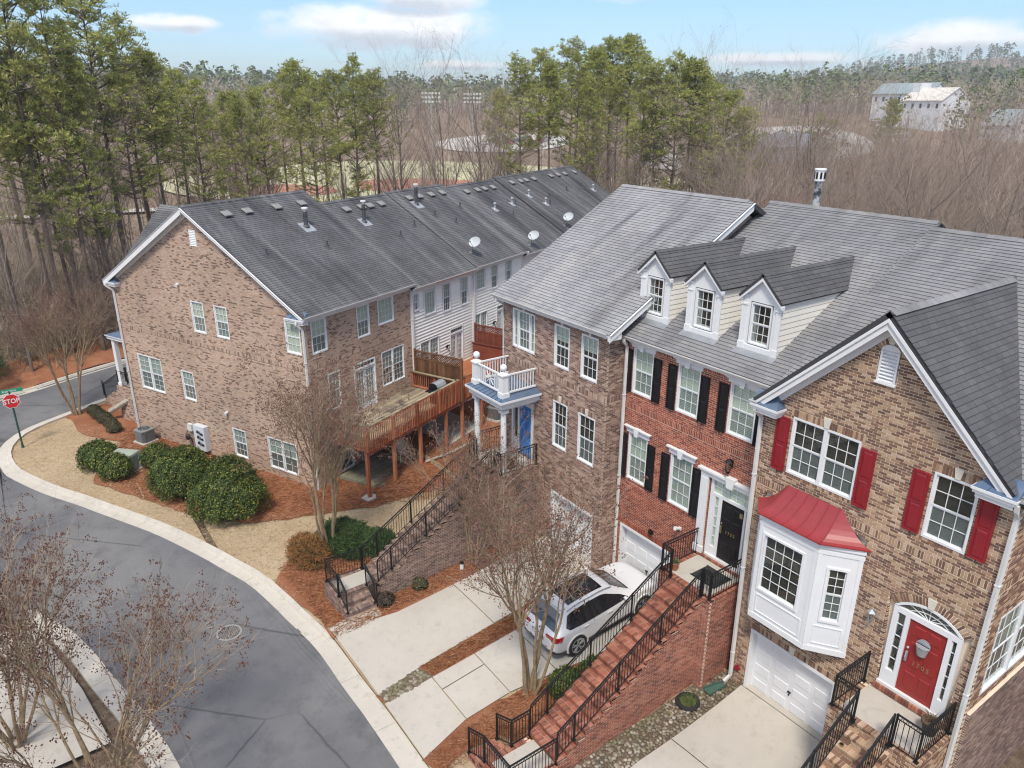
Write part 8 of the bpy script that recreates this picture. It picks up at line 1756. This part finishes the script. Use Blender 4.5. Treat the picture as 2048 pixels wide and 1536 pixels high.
shrub(-15.0, -6.2, 1.25, .85, .40, 'dark green spreading juniper at the foot of the bare tree', None, YEW, 9000, .16, 31, 'juniper', shag=.25, needle=True); shrub(-13.75, -5.3, .85, .6, .38, 'green juniper against the porch staircase railing', None, YEW, 4500, .15, 32, 'juniper', shag=.25, needle=True)
shrub(-15.1, -7.75, 1.05, .7, .40, 'rust-tipped juniper beside the staircase foot landing', None, RUST, 4500, .13, 33, 'juniper', shag=.3, needle=True)
shrub(-10.42, -5.3, .28, .28, .26, 'tiny green shrub in the straw beside the porch stairs', None, DULL, 700, .05, 34); shrub(-10.5, -6.7, .40, .35, .25, 'small brown twiggy shrub near the staircase foot', None, PURP, 700, .04, 35)
shrub(-3.25, -4.25, .42, .50, .52, 'yellow-green shrub beside the red staircase, nearer the bare tree', 'yellow-green shrubs by the red staircase', HOLLY, 3000, .05, 36); shrub(-3.15, -3.25, .38, .48, .45, 'yellow-green shrub beside the red staircase, nearer the car', 'yellow-green shrubs by the red staircase', HOLLY, 2600, .05, 37)
shrub(-17.8, -18.6, 1.1, 1.1, .85, 'dark purple-brown rounded shrub at the lower left edge', None, PURP, 5000, .05, 38)
p = fromL(-28.2, -2.5); shrub(p.x, p.y, 2.6, 2.2, 1.4, 'large dark green shrub mass across the far street', None, YEW, 9000, .16, 39, shag=.2, needle=True)
# ------------------------------------------------ pines
def pine(seed, H=24, crown=.55, R_=3.6, ntuft=1500, lean=0):
    rr = random.Random(seed); mb = MB(); k = 9; pts = []; x = y = 0
    for i in range(k+1): pts.append(Vector((x, y, H*i/k))); x += rr.uniform(-.14, .14)+lean; y += rr.uniform(-.14, .14)
    rs = [max(.03, .24*(1-i/k)**.8*(H/24)) for i in range(k+1)]; mb.tube(pts, rs, 7, 0, .5, caps=False)
    tuf = []; z0 = H*(1-crown)
    def trunk(z): f = z/H*k; j = min(int(f), k-1); return pts[j].lerp(pts[j+1], f-j)
    z = z0*.55
    while z < H-.4:
        t = (z-z0)/(H-z0); dead = t < 0
        nb = rr.randint(1, 2) if dead else rr.randint(2, 4)
        for i in range(nb):
            a = rr.uniform(0, 2*pi); rad = (R_*(.5+.5*min(1, t*3))*(1-max(0, t-.15)**1.7*1.05)+.3)*rr.uniform(.65, 1.15) if not dead else rr.uniform(.5, 1.6); el_ = rr.uniform(.05, .35)+.5*max(0, t)
            p = trunk(z); q = p; d = Vector((math.cos(a)*math.cos(el_), math.sin(a)*math.cos(el_), math.sin(el_))); P = [p]
            for s in range(4): d = (d+Vector((rr.uniform(-.15, .15), rr.uniform(-.15, .15), rr.uniform(-.1, .16)))).normalized(); q = q+d*rad/4; P.append(q)
            mb.tube(P, [.055*(1-.2*s)*(.35 if dead else 1)*(1.2-t*.6 if not dead else 1) for s in range(5)], 4, 0, .5, caps=False)
            if dead: continue
            for s in range(6):
                u = rr.uniform(.42, 1.0); f = u*4; j = min(int(f), 3); o = P[j].lerp(P[j+1], f-j); sd = Vector((rr.gauss(0, .42), rr.gauss(0, .42), rr.gauss(.12, .26)))*(.5+rad*.18); e = o+sd; mb.tube([o, e], [.014, .006], 3, 0, .5, caps=False)
                for w in range(rr.randint(2, 3)): tuf.append(e+Vector((rr.gauss(0, .15), rr.gauss(0, .15), rr.gauss(.08, .14))))
            tuf.append(q)
        z += rr.uniform(.42, .75)*(1.6 if dead else 1)*(H-z0)/13
    rn = np.random.RandomState(seed); T = np.array([tuple(t) for t in tuf])
    if len(T) > ntuft: T = T[rn.permutation(len(T))[:ntuft]]
    n = len(T); m = 9; c = np.repeat(T, m, 0); d = rn.normal(size=(n*m, 3)); d[:, 2] = np.abs(d[:, 2])*.9+.15; d /= np.linalg.norm(d, axis=1)[:, None]; s = rn.uniform(.22, .42, (n*m, 1)); b = np.cross(d, rn.normal(size=(n*m, 3))); b /= np.linalg.norm(b, axis=1)[:, None]; b *= .034
    V = np.stack([c-b*.4, c+d*s*.7-b, c+d*s, c+d*s*.7+b], 1).reshape(-1, 3); me = bpy.data.meshes.new('needles'); me.from_pydata(V.tolist(), [], np.arange(4*n*m).reshape(-1, 4).tolist()); me.materials.append(PINEL); at = me.attributes.new('rnd', 'FLOAT', 'FACE'); at.data.foreach_set('value', np.clip(np.repeat(rn.random_sample(n), m)*.8+rn.uniform(0, .2, n*m), 0, .999).astype(np.float32))
    return [('trunk', mb.mesh('trunk', PINEB)), ('needles', me)]
PINES = [pine(11, 24, .55, 3.4, 2100), pine(12, 24, .48, 3.9, 2100), pine(13, 24, .62, 3.0, 1900), pine(14, 24, .42, 3.6, 1700), pine(15, 24, .58, 4.3, 2400), pine(16, 24, .34, 2.6, 1000)]
def gen_bare(seed, H=17, vase=False, mats=None, dens=1.0):
    rr = random.Random(seed); mb = MB(); tips = []; S = dict(seg=[7, 4, 3, 3, 2], taper=[.22, .35, .4, .4, .4], wob=[.07, .13, .16, .2, .25], up=[.04, .09, .07, .05, .03], sides=[7, 5, 3, 3, 3], n=[1, (13, 17), (5, 7), (3, 5), (3, 4)], lead=[0, 0, 0, 0, 0], ang=[40, 36, 34, 34, 0], len=[.42, .50, .50, .50], rad=[.42, .5, .55, .6], **{'from': [.28, .2, .15, .15]}, twig_r=.02)
    if vase:
        S['n'] = [1, (6, 8), (5, 7), (4, 6), (2, 4)]; S['ang'] = [24, 28, 32, 34, 0]; S['from'] = [.3, .25, .2, .2]
        for i in range(3): a = 2.1*i+rr.uniform(-.4, .4); limb(mb, Vector((math.cos(a)*.2, math.sin(a)*.2, -.2)), Vector((math.cos(a)*.32, math.sin(a)*.32, 1)), H*.68*rr.uniform(.85, 1.1), .14, 0, S, rr, tips)
    else: limb(mb, Vector((0, 0, -.3)), Vector((rr.uniform(-.06, .06), rr.uniform(-.06, .06), 1)), H*.92, .17*H/17, 0, S, rr, tips)
    return split_mesh(mb, ['trunk', 'twigs'], mats)
BARE = [gen_bare(s, 17, False, (GREYB, GREYT)) for s in (21, 22, 23)]+[gen_bare(s, 15, True, (GREYB, GREYT)) for s in (24, 25)]; PALE = [gen_bare(s, 14, True, (PALEB, PALET)) for s in (31, 32)]
def bearing(px, dist, py=204):
    """a point on the ground that lies dist metres off along the compass direction of the frame's column px"""
    d = _fw*1488.4+_r2*(px-1024)-_u2*(py-768); d = Vector((d.x, d.y, 0)).normalized(); x, y = CAM[0]+d.x*dist, CAM[1]+d.y*dist; return x, y, gz(x, y)
def top_h(px, py, dist, g):
    d = _fw*1488.4+_r2*(px-1024)-_u2*(py-768); return CAM[2]+dist*d.z/math.hypot(d.x, d.y)-g
def clear_of(x, y):
    b, a = toL(x, y)
    if -27.5 < b < 5 and -60 < a < 46: return False
    if -14 < x < 12 and -12 < y < 17: return False
    return True
pine_list = [(-70, -220, 40), (35, -95, 45), (110, -20, 55), (195, -15, 60), (262, 55, 66), (300, 110, 58), (15, 120, 60), (75, 60, 70), (150, 110, 48), (345, 150, 72), (395, 175, 66), (450, 190, 74), (478, 200, 62), (235, 160, 50), (60, 190, 52), (520, 185, 70), (565, 165, 82), (592, 130, 74), (640, 165, 84), (672, 150, 78), (705, 122, 70), (748, 150, 76), (612, 195, 66), (1000, 185, 88),
             (1040, 125, 78), (1078, 108, 86), (1105, 130, 74), (1140, 90, 92), (1152, 125, 80), (1195, 105, 86), (1225, 85, 90), (1262, 80, 84), (1285, 120, 78), (1318, 135, 72), (1352, 122, 76), (1392, 128, 70), (1420, 170, 78), (1455, 192, 72), (1175, 160, 70), (1490, 225, 74), (1650, 235, 112), (1790, 205, 120), (-10, 30, 75), (330, 205, 84), (420, 215, 92), (1240, 190, 98)]
ORD = [('%d' % (i+1))+('th' if 10 < (i+1) % 100 < 14 else {1: 'st', 2: 'nd', 3: 'rd'}.get((i+1) % 10, 'th')) for i in range(60)]
tall = ['tall', 'broad', 'slender', 'sparse', 'full', 'thin']; rr = random.Random(9)
def where(px): return ['at the far left edge', 'left of the left row', 'behind the brick end house roof', 'behind the white houses of the left row', 'left of the gap above the left row ridge', 'above the far end of the left row', 'behind the rose brick house ridge', 'behind the dormers of the red house', 'behind the right-hand roof', 'near the right edge'][max(0, min(9, int((px+100)/215)))]
for i, (px, py, d) in enumerate(pine_list):
    while not clear_of(*bearing(px, d)[:2]): d += 2
    x, y, g = bearing(px, d); h = top_h(px, py, d, g); k = i % 6 if i not in (26, 30, 31) else 5; s = h/24; w = s*rr.uniform(.92, 1.12)
    tree('pine_tree', (x, y, g), '%s pine %s, %s from the left' % (tall[k], where(px), ORD[sorted(p[0] for p in pine_list).index(px)]), 'pines behind the houses', PINES[k], rz=rr.uniform(0, 6.3), s3=(w, w, s))
bare_n = 0
def bare_row(n, px0, px1, d0, d1, py0, py1, srcs, name, grp, desc):
    global bare_n
    for i in range(n):
        for _ in range(20):
            px, d = rr.uniform(px0, px1), rr.uniform(d0, d1); x, y, g = bearing(px, d)
            if clear_of(x, y): break
        else: continue
        h = max(5, top_h(px, rr.uniform(py0, py1), d, g)); src = srcs[rr.randrange(len(srcs))]; s = h/16.5; w = s*rr.uniform(.85, 1.15)
        tree(name, (x, y, g), desc % where(px), grp, src, rz=rr.uniform(0, 6.3), s3=(w, w, s)); bare_n += 1
BG = 'leafless trees in the woods behind the houses'
# the two fine-crowned trees in the gap, and the wooded ground round them
for px, py, d, k in ((850, 165, 74, 3), (915, 160, 78, 4), (800, 200, 84, 0), (965, 180, 84, 1), (1545, 175, 78, 3), (1600, 200, 82, 1), (1395, 190, 90, 2), (885, 190, 88, 2)): x, y, g = bearing(px, d); h = top_h(px, py, d, g); s = h/15.5; tree('bare_tree', (x, y, g), 'leafless fine-crowned tree %s' % where(px), BG, BARE[k], rz=rr.uniform(0, 6), s3=(s*.95, s*.95, s))
bare_row(34, -120, 420, 44, 80, 330, 560, BARE+[PALE[0]], 'bare_tree', BG, 'leafless undergrowth tree %s')
bare_row(16, -120, 500, 55, 100, 200, 330, BARE[:3], 'bare_tree', BG, 'leafless grey woodland tree %s')
bare_row(46, 380, 1250, 66, 110, 250, 350, BARE, 'bare_tree', BG, 'leafless grey-brown woodland tree %s')
bare_row(40, 1150, 1560, 60, 110, 230, 340, BARE, 'bare_tree', BG, 'leafless woodland tree %s')
bare_row(70, 1480, 2150, 58, 130, 225, 330, BARE, 'bare_tree', BG, 'leafless brown woodland tree %s')
bare_row(26, 1500, 2150, 44, 62, 300, 400, BARE, 'bare_tree', BG, 'leafless undergrowth tree %s')
for px, py, d in ((1700, 290, 56), (1760, 262, 60), (1835, 250, 58), (1905, 275, 62), (1960, 262, 56), (2030, 300, 60), (1660, 330, 54), (1800, 340, 50), (2000, 350, 52)): x, y, g = bearing(px, d); h = top_h(px, py, d, g); s = h/13.5; tree('pale_bare_tree', (x, y, g), 'pale-barked leafless tree %s' % where(px), 'pale leafless trees at the right', PALE[d % 2], rz=rr.uniform(0, 6), s3=(s*.8, s*.8, s))
# a fallen trunk and pale dead limbs on the wooded bank
o = thing('fallen_log', bearing(110, 50), 'pale fallen tree with bare limbs lying on the wooded bank at left', 'log'); x, y, g = bearing(95, 46); mb = MB(); rr2 = random.Random(4); S = dict(seg=[6, 4, 3], taper=[.4, .4, .3], wob=[.1, .2, .25], up=[.0, .05, .05], sides=[7, 5, 3], n=[1, 9, 5], lead=[0, 0, 0], ang=[45, 40, 0], len=[.4, .5], rad=[.5, .5], **{'from': [.3, .2]}); tp = []
limb(mb, Vector((x, y, g+.6)), Vector((.5, .75, .42)), 11, .16, 0, S, rr2, tp); mb.build('trunk', PALEB, o)

def brush(name, n, region, h, mat, label, seed, clump=True):
    """tangled leafless undergrowth that nobody could count"""
    rn = np.random.RandomState(seed); k = 14; c = max(1, n//k); px = rn.uniform(region[0], region[1], c); d = rn.uniform(region[2], region[3], c); D = np.array([tuple((_fw*1488.4+_r2*(p-1024)-_u2*(204-768)).xy.normalized()) for p in px])
    X = CAM[0]+D[:, 0]*d; Y = CAM[1]+D[:, 1]*d; ok = np.array([clear_of(a, b_) for a, b_ in zip(X, Y)]); X, Y = X[ok], Y[ok]; X = np.repeat(X, k)+rn.normal(0, .7, len(X)*k); Y = np.repeat(Y, k)+rn.normal(0, .7, len(Y)*k); m = len(X); Z = ground(X, Y)+rn.uniform(0, 1, m)**1.6*h
    t = rn.normal(size=(m, 3)); t[:, 2] = np.abs(t[:, 2])*1.2+.25; t /= np.linalg.norm(t, axis=1)[:, None]; L = rn.uniform(.4, 1.5, m)[:, None]; b = np.cross(t, rn.normal(size=(m, 3))); b /= np.linalg.norm(b, axis=1)[:, None]; b *= rn.uniform(.008, .024, m)[:, None]; c0 = np.stack([X, Y, Z], 1); bend = rn.normal(0, .18, (m, 3))*L
    V = np.stack([c0-b, c0+b, c0+t*L*.5+bend+b*.7, c0+t*L*.5+bend-b*.7, c0+t*L+b*.2, c0+t*L-b*.2], 1).reshape(-1, 3); i = np.arange(m)*6; F = np.concatenate([np.stack([i, i+1, i+2, i+3], 1), np.stack([i+3, i+2, i+4, i+5], 1)])
    me = bpy.data.meshes.new(name); me.from_pydata(V.tolist(), [], F.tolist()); me.materials.append(mat); at = me.attributes.new('rnd', 'FLOAT', 'FACE'); q = rn.random_sample(m); at.data.foreach_set('value', np.concatenate([q, q]).astype(np.float32)); link(bpy.data.objects.new(name, me), None, kind='stuff', label=label)
OLIVE = mat_pieces('undergrowth twig', [(.20, .16, .10), (.15, .115, .08), (.26, .205, .145), (.17, .16, .075), (.33, .26, .20), (.21, .14, .10)], bs=0)[0]
brush('undergrowth', 26000, (-140, 420, 44, 72), 3.4, OLIVE, 'tangled leafless undergrowth on the wooded bank at left', 61)
brush('undergrowth', 16000, (380, 1450, 62, 100), 2.6, OLIVE, 'tangled leafless undergrowth behind the left row', 62); brush('undergrowth', 22000, (1480, 2200, 44, 95), 4.0, GREYT, 'grey tangled undergrowth behind the right-hand roof', 63)
# ================================================================== far woods, ball fields, distant buildings, haze
def woods(name, n, region, pine_, seed, mat, label, hh=(12, 18)):
    """a wood that reads as one mass: thousands of small crowns in one mesh"""
    rn = np.random.RandomState(seed); px = rn.uniform(region[0], region[1], n); d = region[2]*(region[3]/region[2])**rn.random_sample(n)
    D = np.array([tuple((_fw*1488.4+_r2*(p-1024)-_u2*(204-768)).xy.normalized()) for p in px]); X = CAM[0]+D[:, 0]*d; Y = CAM[1]+D[:, 1]*d
    keep = np.ones(n, bool)
    for fx, fy, fr in CLEARINGS: keep &= np.hypot(X-fx, Y-fy) > fr
    L_ = np.array([toL(a, b_) for a, b_ in zip(X, Y)]); keep &= ~((L_[:, 0] > -28) & (L_[:, 0] < 5) & (L_[:, 1] < 46)); X, Y, d = X[keep], Y[keep], d[keep]; n = len(X); G = ground(X, Y); H = rn.uniform(hh[0], hh[1], n)*(1+.1*np.sin(X*.05)); cb = .30 if pine_ else .25
    big = np.clip(d/260, .8, 3.0); m = 46 if pine_ else 58; ci = np.repeat(np.arange(n), m); N_ = n*m
    th = rn.uniform(0, 2*np.pi, N_); v = rn.random_sample(N_)**.8; rad = (H[ci]*.23)*np.sqrt(rn.random_sample(N_))*np.sin(np.pi*np.clip(v*.86+.14, 0, 1))**.6
    c = np.stack([X[ci]+np.cos(th)*rad, Y[ci]+np.sin(th)*rad, G[ci]+H[ci]*(cb+(1-cb)*v)], 1)
    if pine_: dr = rn.normal(size=(N_, 3)); dr[:, 2] *= .6; s = (.55*big[ci]*rn.uniform(.7, 1.3, N_))[:, None]; wd = .55
    else: dr = np.stack([np.cos(th)*.55, np.sin(th)*.55, rn.uniform(.5, 1.3, N_)], 1)+rn.normal(0, .25, (N_, 3)); s = (1.15*np.sqrt(big[ci])*rn.uniform(.7, 1.3, N_))[:, None]; wd = .055
    dr /= np.linalg.norm(dr, axis=1)[:, None]; b = np.cross(dr, rn.normal(size=(N_, 3))); b /= np.linalg.norm(b, axis=1)[:, None]; b *= wd*(big[ci]**.9)[:, None] if not pine_ else wd
    if pine_: V = np.stack([c-dr*s, c+b*s, c+dr*s, c-b*s], 1)
    else: V = np.stack([c-dr*s*.6-b*.6, c-dr*s*.6+b*.6, c+dr*s+b*.15, c+dr*s-b*.15], 1)
    V = V.reshape(-1, 3); # trunks
    tw = (.13*big)[:, None]; T0 = np.stack([X, Y, G-.5], 1); T1 = np.stack([X, Y, G+H*.75], 1); e = np.array([[1, .3, 0]]); e2 = np.array([[-.3, 1, 0]])
    TV = np.stack([T0-e*tw, T0+e*tw, T1+e*tw*.3, T1-e*tw*.3, T0-e2*tw, T0+e2*tw, T1+e2*tw*.3, T1-e2*tw*.3], 1).reshape(-1, 3)
    V = np.concatenate([V, TV]); F = np.arange(len(V)).reshape(-1, 4); me = bpy.data.meshes.new(name); me.from_pydata(V.tolist(), [], F.tolist()); me.materials.append(mat); me.materials.append(GREYB)
    mi = np.zeros(len(F), np.int32); mi[N_:] = 1; me.polygons.foreach_set('material_index', mi); at = me.attributes.new('rnd', 'FLOAT', 'FACE'); at.data.foreach_set('value', np.concatenate([np.clip(rn.random_sample(n)[ci]*.7+rn.uniform(0, .3, N_), 0, .999), np.zeros(2*n)]).astype(np.float32))
    link(bpy.data.objects.new(name, me), None, kind='stuff', label=label)
def spot(px, d): x, y, g = bearing(px, d); return x, y
f1 = spot(900, 205); f2 = spot(1580, 190); f3 = spot(600, 190); lot = spot(1010, 330); lot2 = spot(1600, 330); barnp = spot(1870, 360); shedp = spot(1575, 285)
CLEARINGS = [(*f1, 62), (*f2, 52), (*f3, 40), (*lot, 45), (*lot2, 55), (*barnp, 30), (*shedp, 24), (*spot(1250, 200), 45)]
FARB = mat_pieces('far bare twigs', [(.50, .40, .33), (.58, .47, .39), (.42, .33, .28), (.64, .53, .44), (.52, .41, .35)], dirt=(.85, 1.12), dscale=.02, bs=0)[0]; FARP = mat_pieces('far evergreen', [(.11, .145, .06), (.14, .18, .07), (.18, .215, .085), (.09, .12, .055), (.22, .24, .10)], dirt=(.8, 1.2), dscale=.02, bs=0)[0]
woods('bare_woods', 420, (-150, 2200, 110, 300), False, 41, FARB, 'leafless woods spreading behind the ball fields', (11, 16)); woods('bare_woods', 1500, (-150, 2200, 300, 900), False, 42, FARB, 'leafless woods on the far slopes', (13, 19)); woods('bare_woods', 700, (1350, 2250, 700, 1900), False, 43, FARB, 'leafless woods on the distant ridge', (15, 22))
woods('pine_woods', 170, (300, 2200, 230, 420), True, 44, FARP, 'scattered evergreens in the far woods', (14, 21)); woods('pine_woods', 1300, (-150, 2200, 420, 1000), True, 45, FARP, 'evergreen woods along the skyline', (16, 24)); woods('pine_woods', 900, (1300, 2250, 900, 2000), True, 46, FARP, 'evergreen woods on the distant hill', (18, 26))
def disc(name, c, rx, ry, rot, off, mat, n=28, label=None):
    P = [(c[0]+rx*math.cos(t)*math.cos(rot)-ry*math.sin(t)*math.sin(rot), c[1]+rx*math.cos(t)*math.sin(rot)+ry*math.sin(t)*math.cos(rot)) for t in [2*pi*i/n for i in range(n)]]; sheet(name, P, off, mat, step=6.0)
FIELD = mat_plain('ball field grass', (.52, .50, .30), 1, (.46, .44, .25), .05); CLAY = mat_plain('infield clay', (.46, .20, .12), 1, (.38, .15, .09), .05); PAVE = mat_plain('pale far paving', (.58, .55, .50), 1, (.48, .46, .42), .03); DRYF = mat_plain('dry far meadow', (.50, .41, .29), 1, (.42, .34, .24), .03)
for c, r in ((f1, 56), (f2, 46), (f3, 36)): disc('ball_field', c, r, r*.85, .4, .30, FIELD); disc('infield', (c[0]+r*.25, c[1]-r*.25), r*.36, r*.3, .4, .42, CLAY)
disc('parking_lot', lot, 42, 26, 2.2, .3, PAVE); disc('parking_lot', lot2, 50, 26, 2.4, .3, PAVE); disc('meadow', spot(1250, 200), 44, 22, 1, .3, DRYF)
# gravel track with a rail beyond the woods
def line_xy(px0, d0, px1, d1, n=12): return [spot(px0+(px1-px0)*i/n, d0+(d1-d0)*i/n) for i in range(n+1)]
tr = line_xy(-80, 150, 620, 150)+line_xy(640, 150, 1300, 142); tr2 = offset_line(tr, 5); sheet('gravel_track', [p for p in tr]+[p for p in tr2][::-1], .35, mat_plain('pale gravel', (.50, .44, .38), 1, (.40, .35, .30), .2), step=3)
tr = line_xy(1700, 104, 2200, 96); tr2 = offset_line(tr, 4); sheet('gravel_track', [p for p in tr]+[p for p in tr2][::-1], .35, mat_plain('grey gravel', (.44, .40, .36), 1, (.34, .31, .28), .2), step=3)
gr_ = thing('guard_rail', (*tr[4], gz(*tr[4])), 'low grey guard rail along the gravel track behind the right-hand roof', 'guard rail')
for i in range(len(tr)-1):
    a = Vector((*tr[i], gz(*tr[i])+.35)); b = Vector((*tr[i+1], gz(*tr[i+1])+.35)); mb = MB(); mb.bar(a+Vector((0, 0, .65)), b+Vector((0, 0, .65)), .08, .3); mb.build('rail', SILVER, gr_)
    for k in range(3): q = a.lerp(b, k/3); mb = MB(); mb.box(q.x-.08, q.x+.08, q.y-.08, q.y+.08, q.z-.3, q.z+.8); mb.build('post', GREYB, gr_)
# buildings far off
def gable_hall(label, c, L, Wd, hw_, hr, ang, wall, roof, lift=0, windows=6, name='far_building'):
    g = gz(*c)+lift; M = Matrix.Translation((c[0], c[1], g)) @ Matrix.Rotation(ang, 4, 'Z'); o = thing(name, (c[0], c[1], g), label, 'building')
    mb = MB(); mb.prism([(-L/2, -Wd/2, -8), (-L/2, Wd/2, -8), (-L/2, Wd/2, hw_), (-L/2, 0, hr-.2), (-L/2, -Wd/2, hw_)], [(L/2, -Wd/2, -8), (L/2, Wd/2, -8), (L/2, Wd/2, hw_), (L/2, 0, hr-.2), (L/2, -Wd/2, hw_)]); mb.build('wall', wall, o, M)
    for s in (-1, 1): mb = MB(); mb.prism([(-L/2-.5, s*(Wd/2+.6), hw_-.3), (-L/2-.5, 0, hr), (-L/2-.5, 0, hr+.25), (-L/2-.5, s*(Wd/2+.6), hw_-.05)], [(L/2+.5, s*(Wd/2+.6), hw_-.3), (L/2+.5, 0, hr), (L/2+.5, 0, hr+.25), (L/2+.5, s*(Wd/2+.6), hw_-.05)]); mb.build('roof', roof, o, M)
    for i in range(windows):
        for s in (-1, 1): x = -L/2+L*(i+.5)/windows; mb = MB(); y = s*(Wd/2+.04); mb.box(x-.6, x+.6, min(y, y-s*.1), max(y, y-s*.1), hw_*.35, hw_*.72); w_ = mb.build('window', DARK, o, M)
    return o, M
WMET = mat_plain('white metal roof', (.70, .66, .58), .5, (.62, .58, .52), .1); GMET = mat_plain('grey green metal roof', (.30, .35, .36), .5, (.25, .30, .31), .1); BLUEG = mat_plain('blue grey metal', (.20, .23, .28), .5, (.16, .19, .24), .1)
hz_ = math.atan2(_fw.y, _fw.x)
ob, M = gable_hall('white barn-like hall with a bright metal roof among the far bare woods', barnp, 22, 13, 4.5, 9.0, math.radians(158), WHITE, WMET, 5.5, windows=5)
mb = MB(); mb.box(6.5, 10.6, -2.5, 2.5, 6, 11.0); mb.build('tower_block', WHITE, ob, M)
c2 = spot(1815, 385); gable_hall('long hall with a grey-green roof left of the white barn', c2, 30, 10, 5, 9, math.radians(165), WHITE, GMET, 6, windows=7)
gable_hall('low blue-grey gabled shed beyond the ball field', shedp, 26, 18, 4.5, 8.0, math.radians(75), BLUEG, BLUEG, windows=3); c4 = spot(1545, 305); gable_hall('pale roofed low building behind the blue-grey shed', c4, 22, 12, 5.5, 8.0, math.radians(150), WHITE, WMET, windows=4)
c5 = spot(2040, 330); gable_hall('grey roof half hidden by trees at the right edge', c5, 16, 12, 5, 9.5, math.radians(160), TRIM_OFF, GMET, windows=3); c6 = spot(1335, 260); gable_hall('low white building seen between the pines', c6, 24, 10, 3.5, 5.5, math.radians(140), WHITE, WMET, windows=5)
c7 = spot(1690, 200); gable_hall('small dark-roofed dugout beside the ball field', c7, 9, 5, 2.4, 3.6, math.radians(140), BLUEG, LEAD, windows=2)
# floodlight masts
for px, py, d, l in ((862, 184, 232, 'left ball-field floodlight mast above the gap in the pines'), (945, 186, 245, 'right ball-field floodlight mast above the gap in the pines'), (1795, 248, 150, 'floodlight mast among the brown trees below the white barn'), (2012, 244, 150, 'floodlight mast among the trees at the right edge'), (1822, 232, 230, 'small distant floodlight mast by the dark evergreen')):
    x, y, g = bearing(px, d); h = top_h(px, py, d, g); o = thing('floodlight_mast', (x, y, g), l, 'floodlight', 'ball field floodlight masts'); vd = Vector((CAM[0]-x, CAM[1]-y, 0)).normalized(); u = Vector((-vd.y, vd.x, 0))
    mb = MB(); mb.tube([(x, y, g-1), (x, y, g+h)], [.28, .14], 8); mb.build('mast', SILVER, o)
    for r_ in range(3):
        c = Vector((x, y, g+h-.2-r_*1.15)); mb = MB(); mb.bar(c-u*2.6, c+u*2.6, .12); mb.build('crossarm', SILVER, o)
        for k in range(6): q = c+u*(-2.4+.96*k)+vd*.25; mb = MB(); mb.tube([q, q+vd*.3-Vector((0, 0, .1))], [.22, .36], 8); mb.build('lamp', WHITE, o)
# tiny parked cars in the far lots
CC = [mat_plain('far car %d' % i, c, .35) for i, c in enumerate(((.75, .76, .78), (.30, .32, .35), (.62, .63, .64), (.35, .05, .05), (.10, .13, .22)))]
def car_mesh(mt):
    mb = MB(); prf = [(-2.2, .3), (-2.25, .8), (-1.9, 1.0), (-1.3, 1.5), (.6, 1.5), (1.2, 1.02), (2.1, .9), (2.25, .6), (2.2, .3)]; mb.prism([(x, -.9, z) for x, z in prf], [(x, .9, z) for x, z in prf], 0)
    mb.prism([(-1.6, -.92, 1.02), (-1.25, -.92, 1.42), (.55, -.92, 1.42), (1.0, -.92, 1.02)], [(-1.6, .92, 1.02), (-1.25, .92, 1.42), (.55, .92, 1.42), (1.0, .92, 1.02)], 1)
    for x in (-1.4, 1.4): mb.tube([(x, -.93, .33), (x, .93, .33)], .33, 10, 2)
    return mb.mesh('far_parked_car', [mt, CARGL, TYRE])
cms = [car_mesh(m) for m in CC]; rc = random.Random(8); n_ = 0
for c, nx, ny, ang, w in ((lot, 13, 3, 2.2, 'behind the gap in the pines'), (lot2, 14, 3, 2.4, 'beyond the blue-grey shed')):
    for i in range(nx):
        for k in range(ny):
            if rc.random() < .25: continue
            a, b = (i-nx/2)*3.0, (k-ny/2)*9; x, y = c[0]+a*math.cos(ang)-b*math.sin(ang), c[1]+a*math.sin(ang)+b*math.cos(ang); q = rc.choice([0, 0, 0, 1, 2, 2, 3, 4])
            link(bpy.data.objects.new('far_parked_car', cms[q]), None, None, Matrix.Translation((x, y, gz(x, y)+.34)) @ Matrix.Rotation(ang+pi/2+rc.uniform(-.05, .05), 4, 'Z'), '%s tiny parked car in the far lot %s' % (['white', 'dark grey', 'silver', 'red', 'navy'][q], w), 'car', 'cars parked in the far lots')
# haze
def haze():
    m = bpy.data.materials.new('haze'); m.use_nodes = True; t = m.node_tree; t.nodes.clear(); o = N(t, 'ShaderNodeOutputMaterial'); v = N(t, 'ShaderNodeVolumePrincipled'); v.inputs['Color'].default_value = (.88, .92, .98, 1); v.inputs['Density'].default_value = HAZE; v.inputs['Anisotropy'].default_value = .2; LK(t, v.outputs[0], o.inputs['Volume'])
    mb = MB(); mb.box(-4300, 3700, -3700, 4300, -40, 130); ob_ = mb.build('haze', m, None, kind='stuff'); ob_.display_type = 'WIRE'
HAZE = .00034
if HAZE: haze()
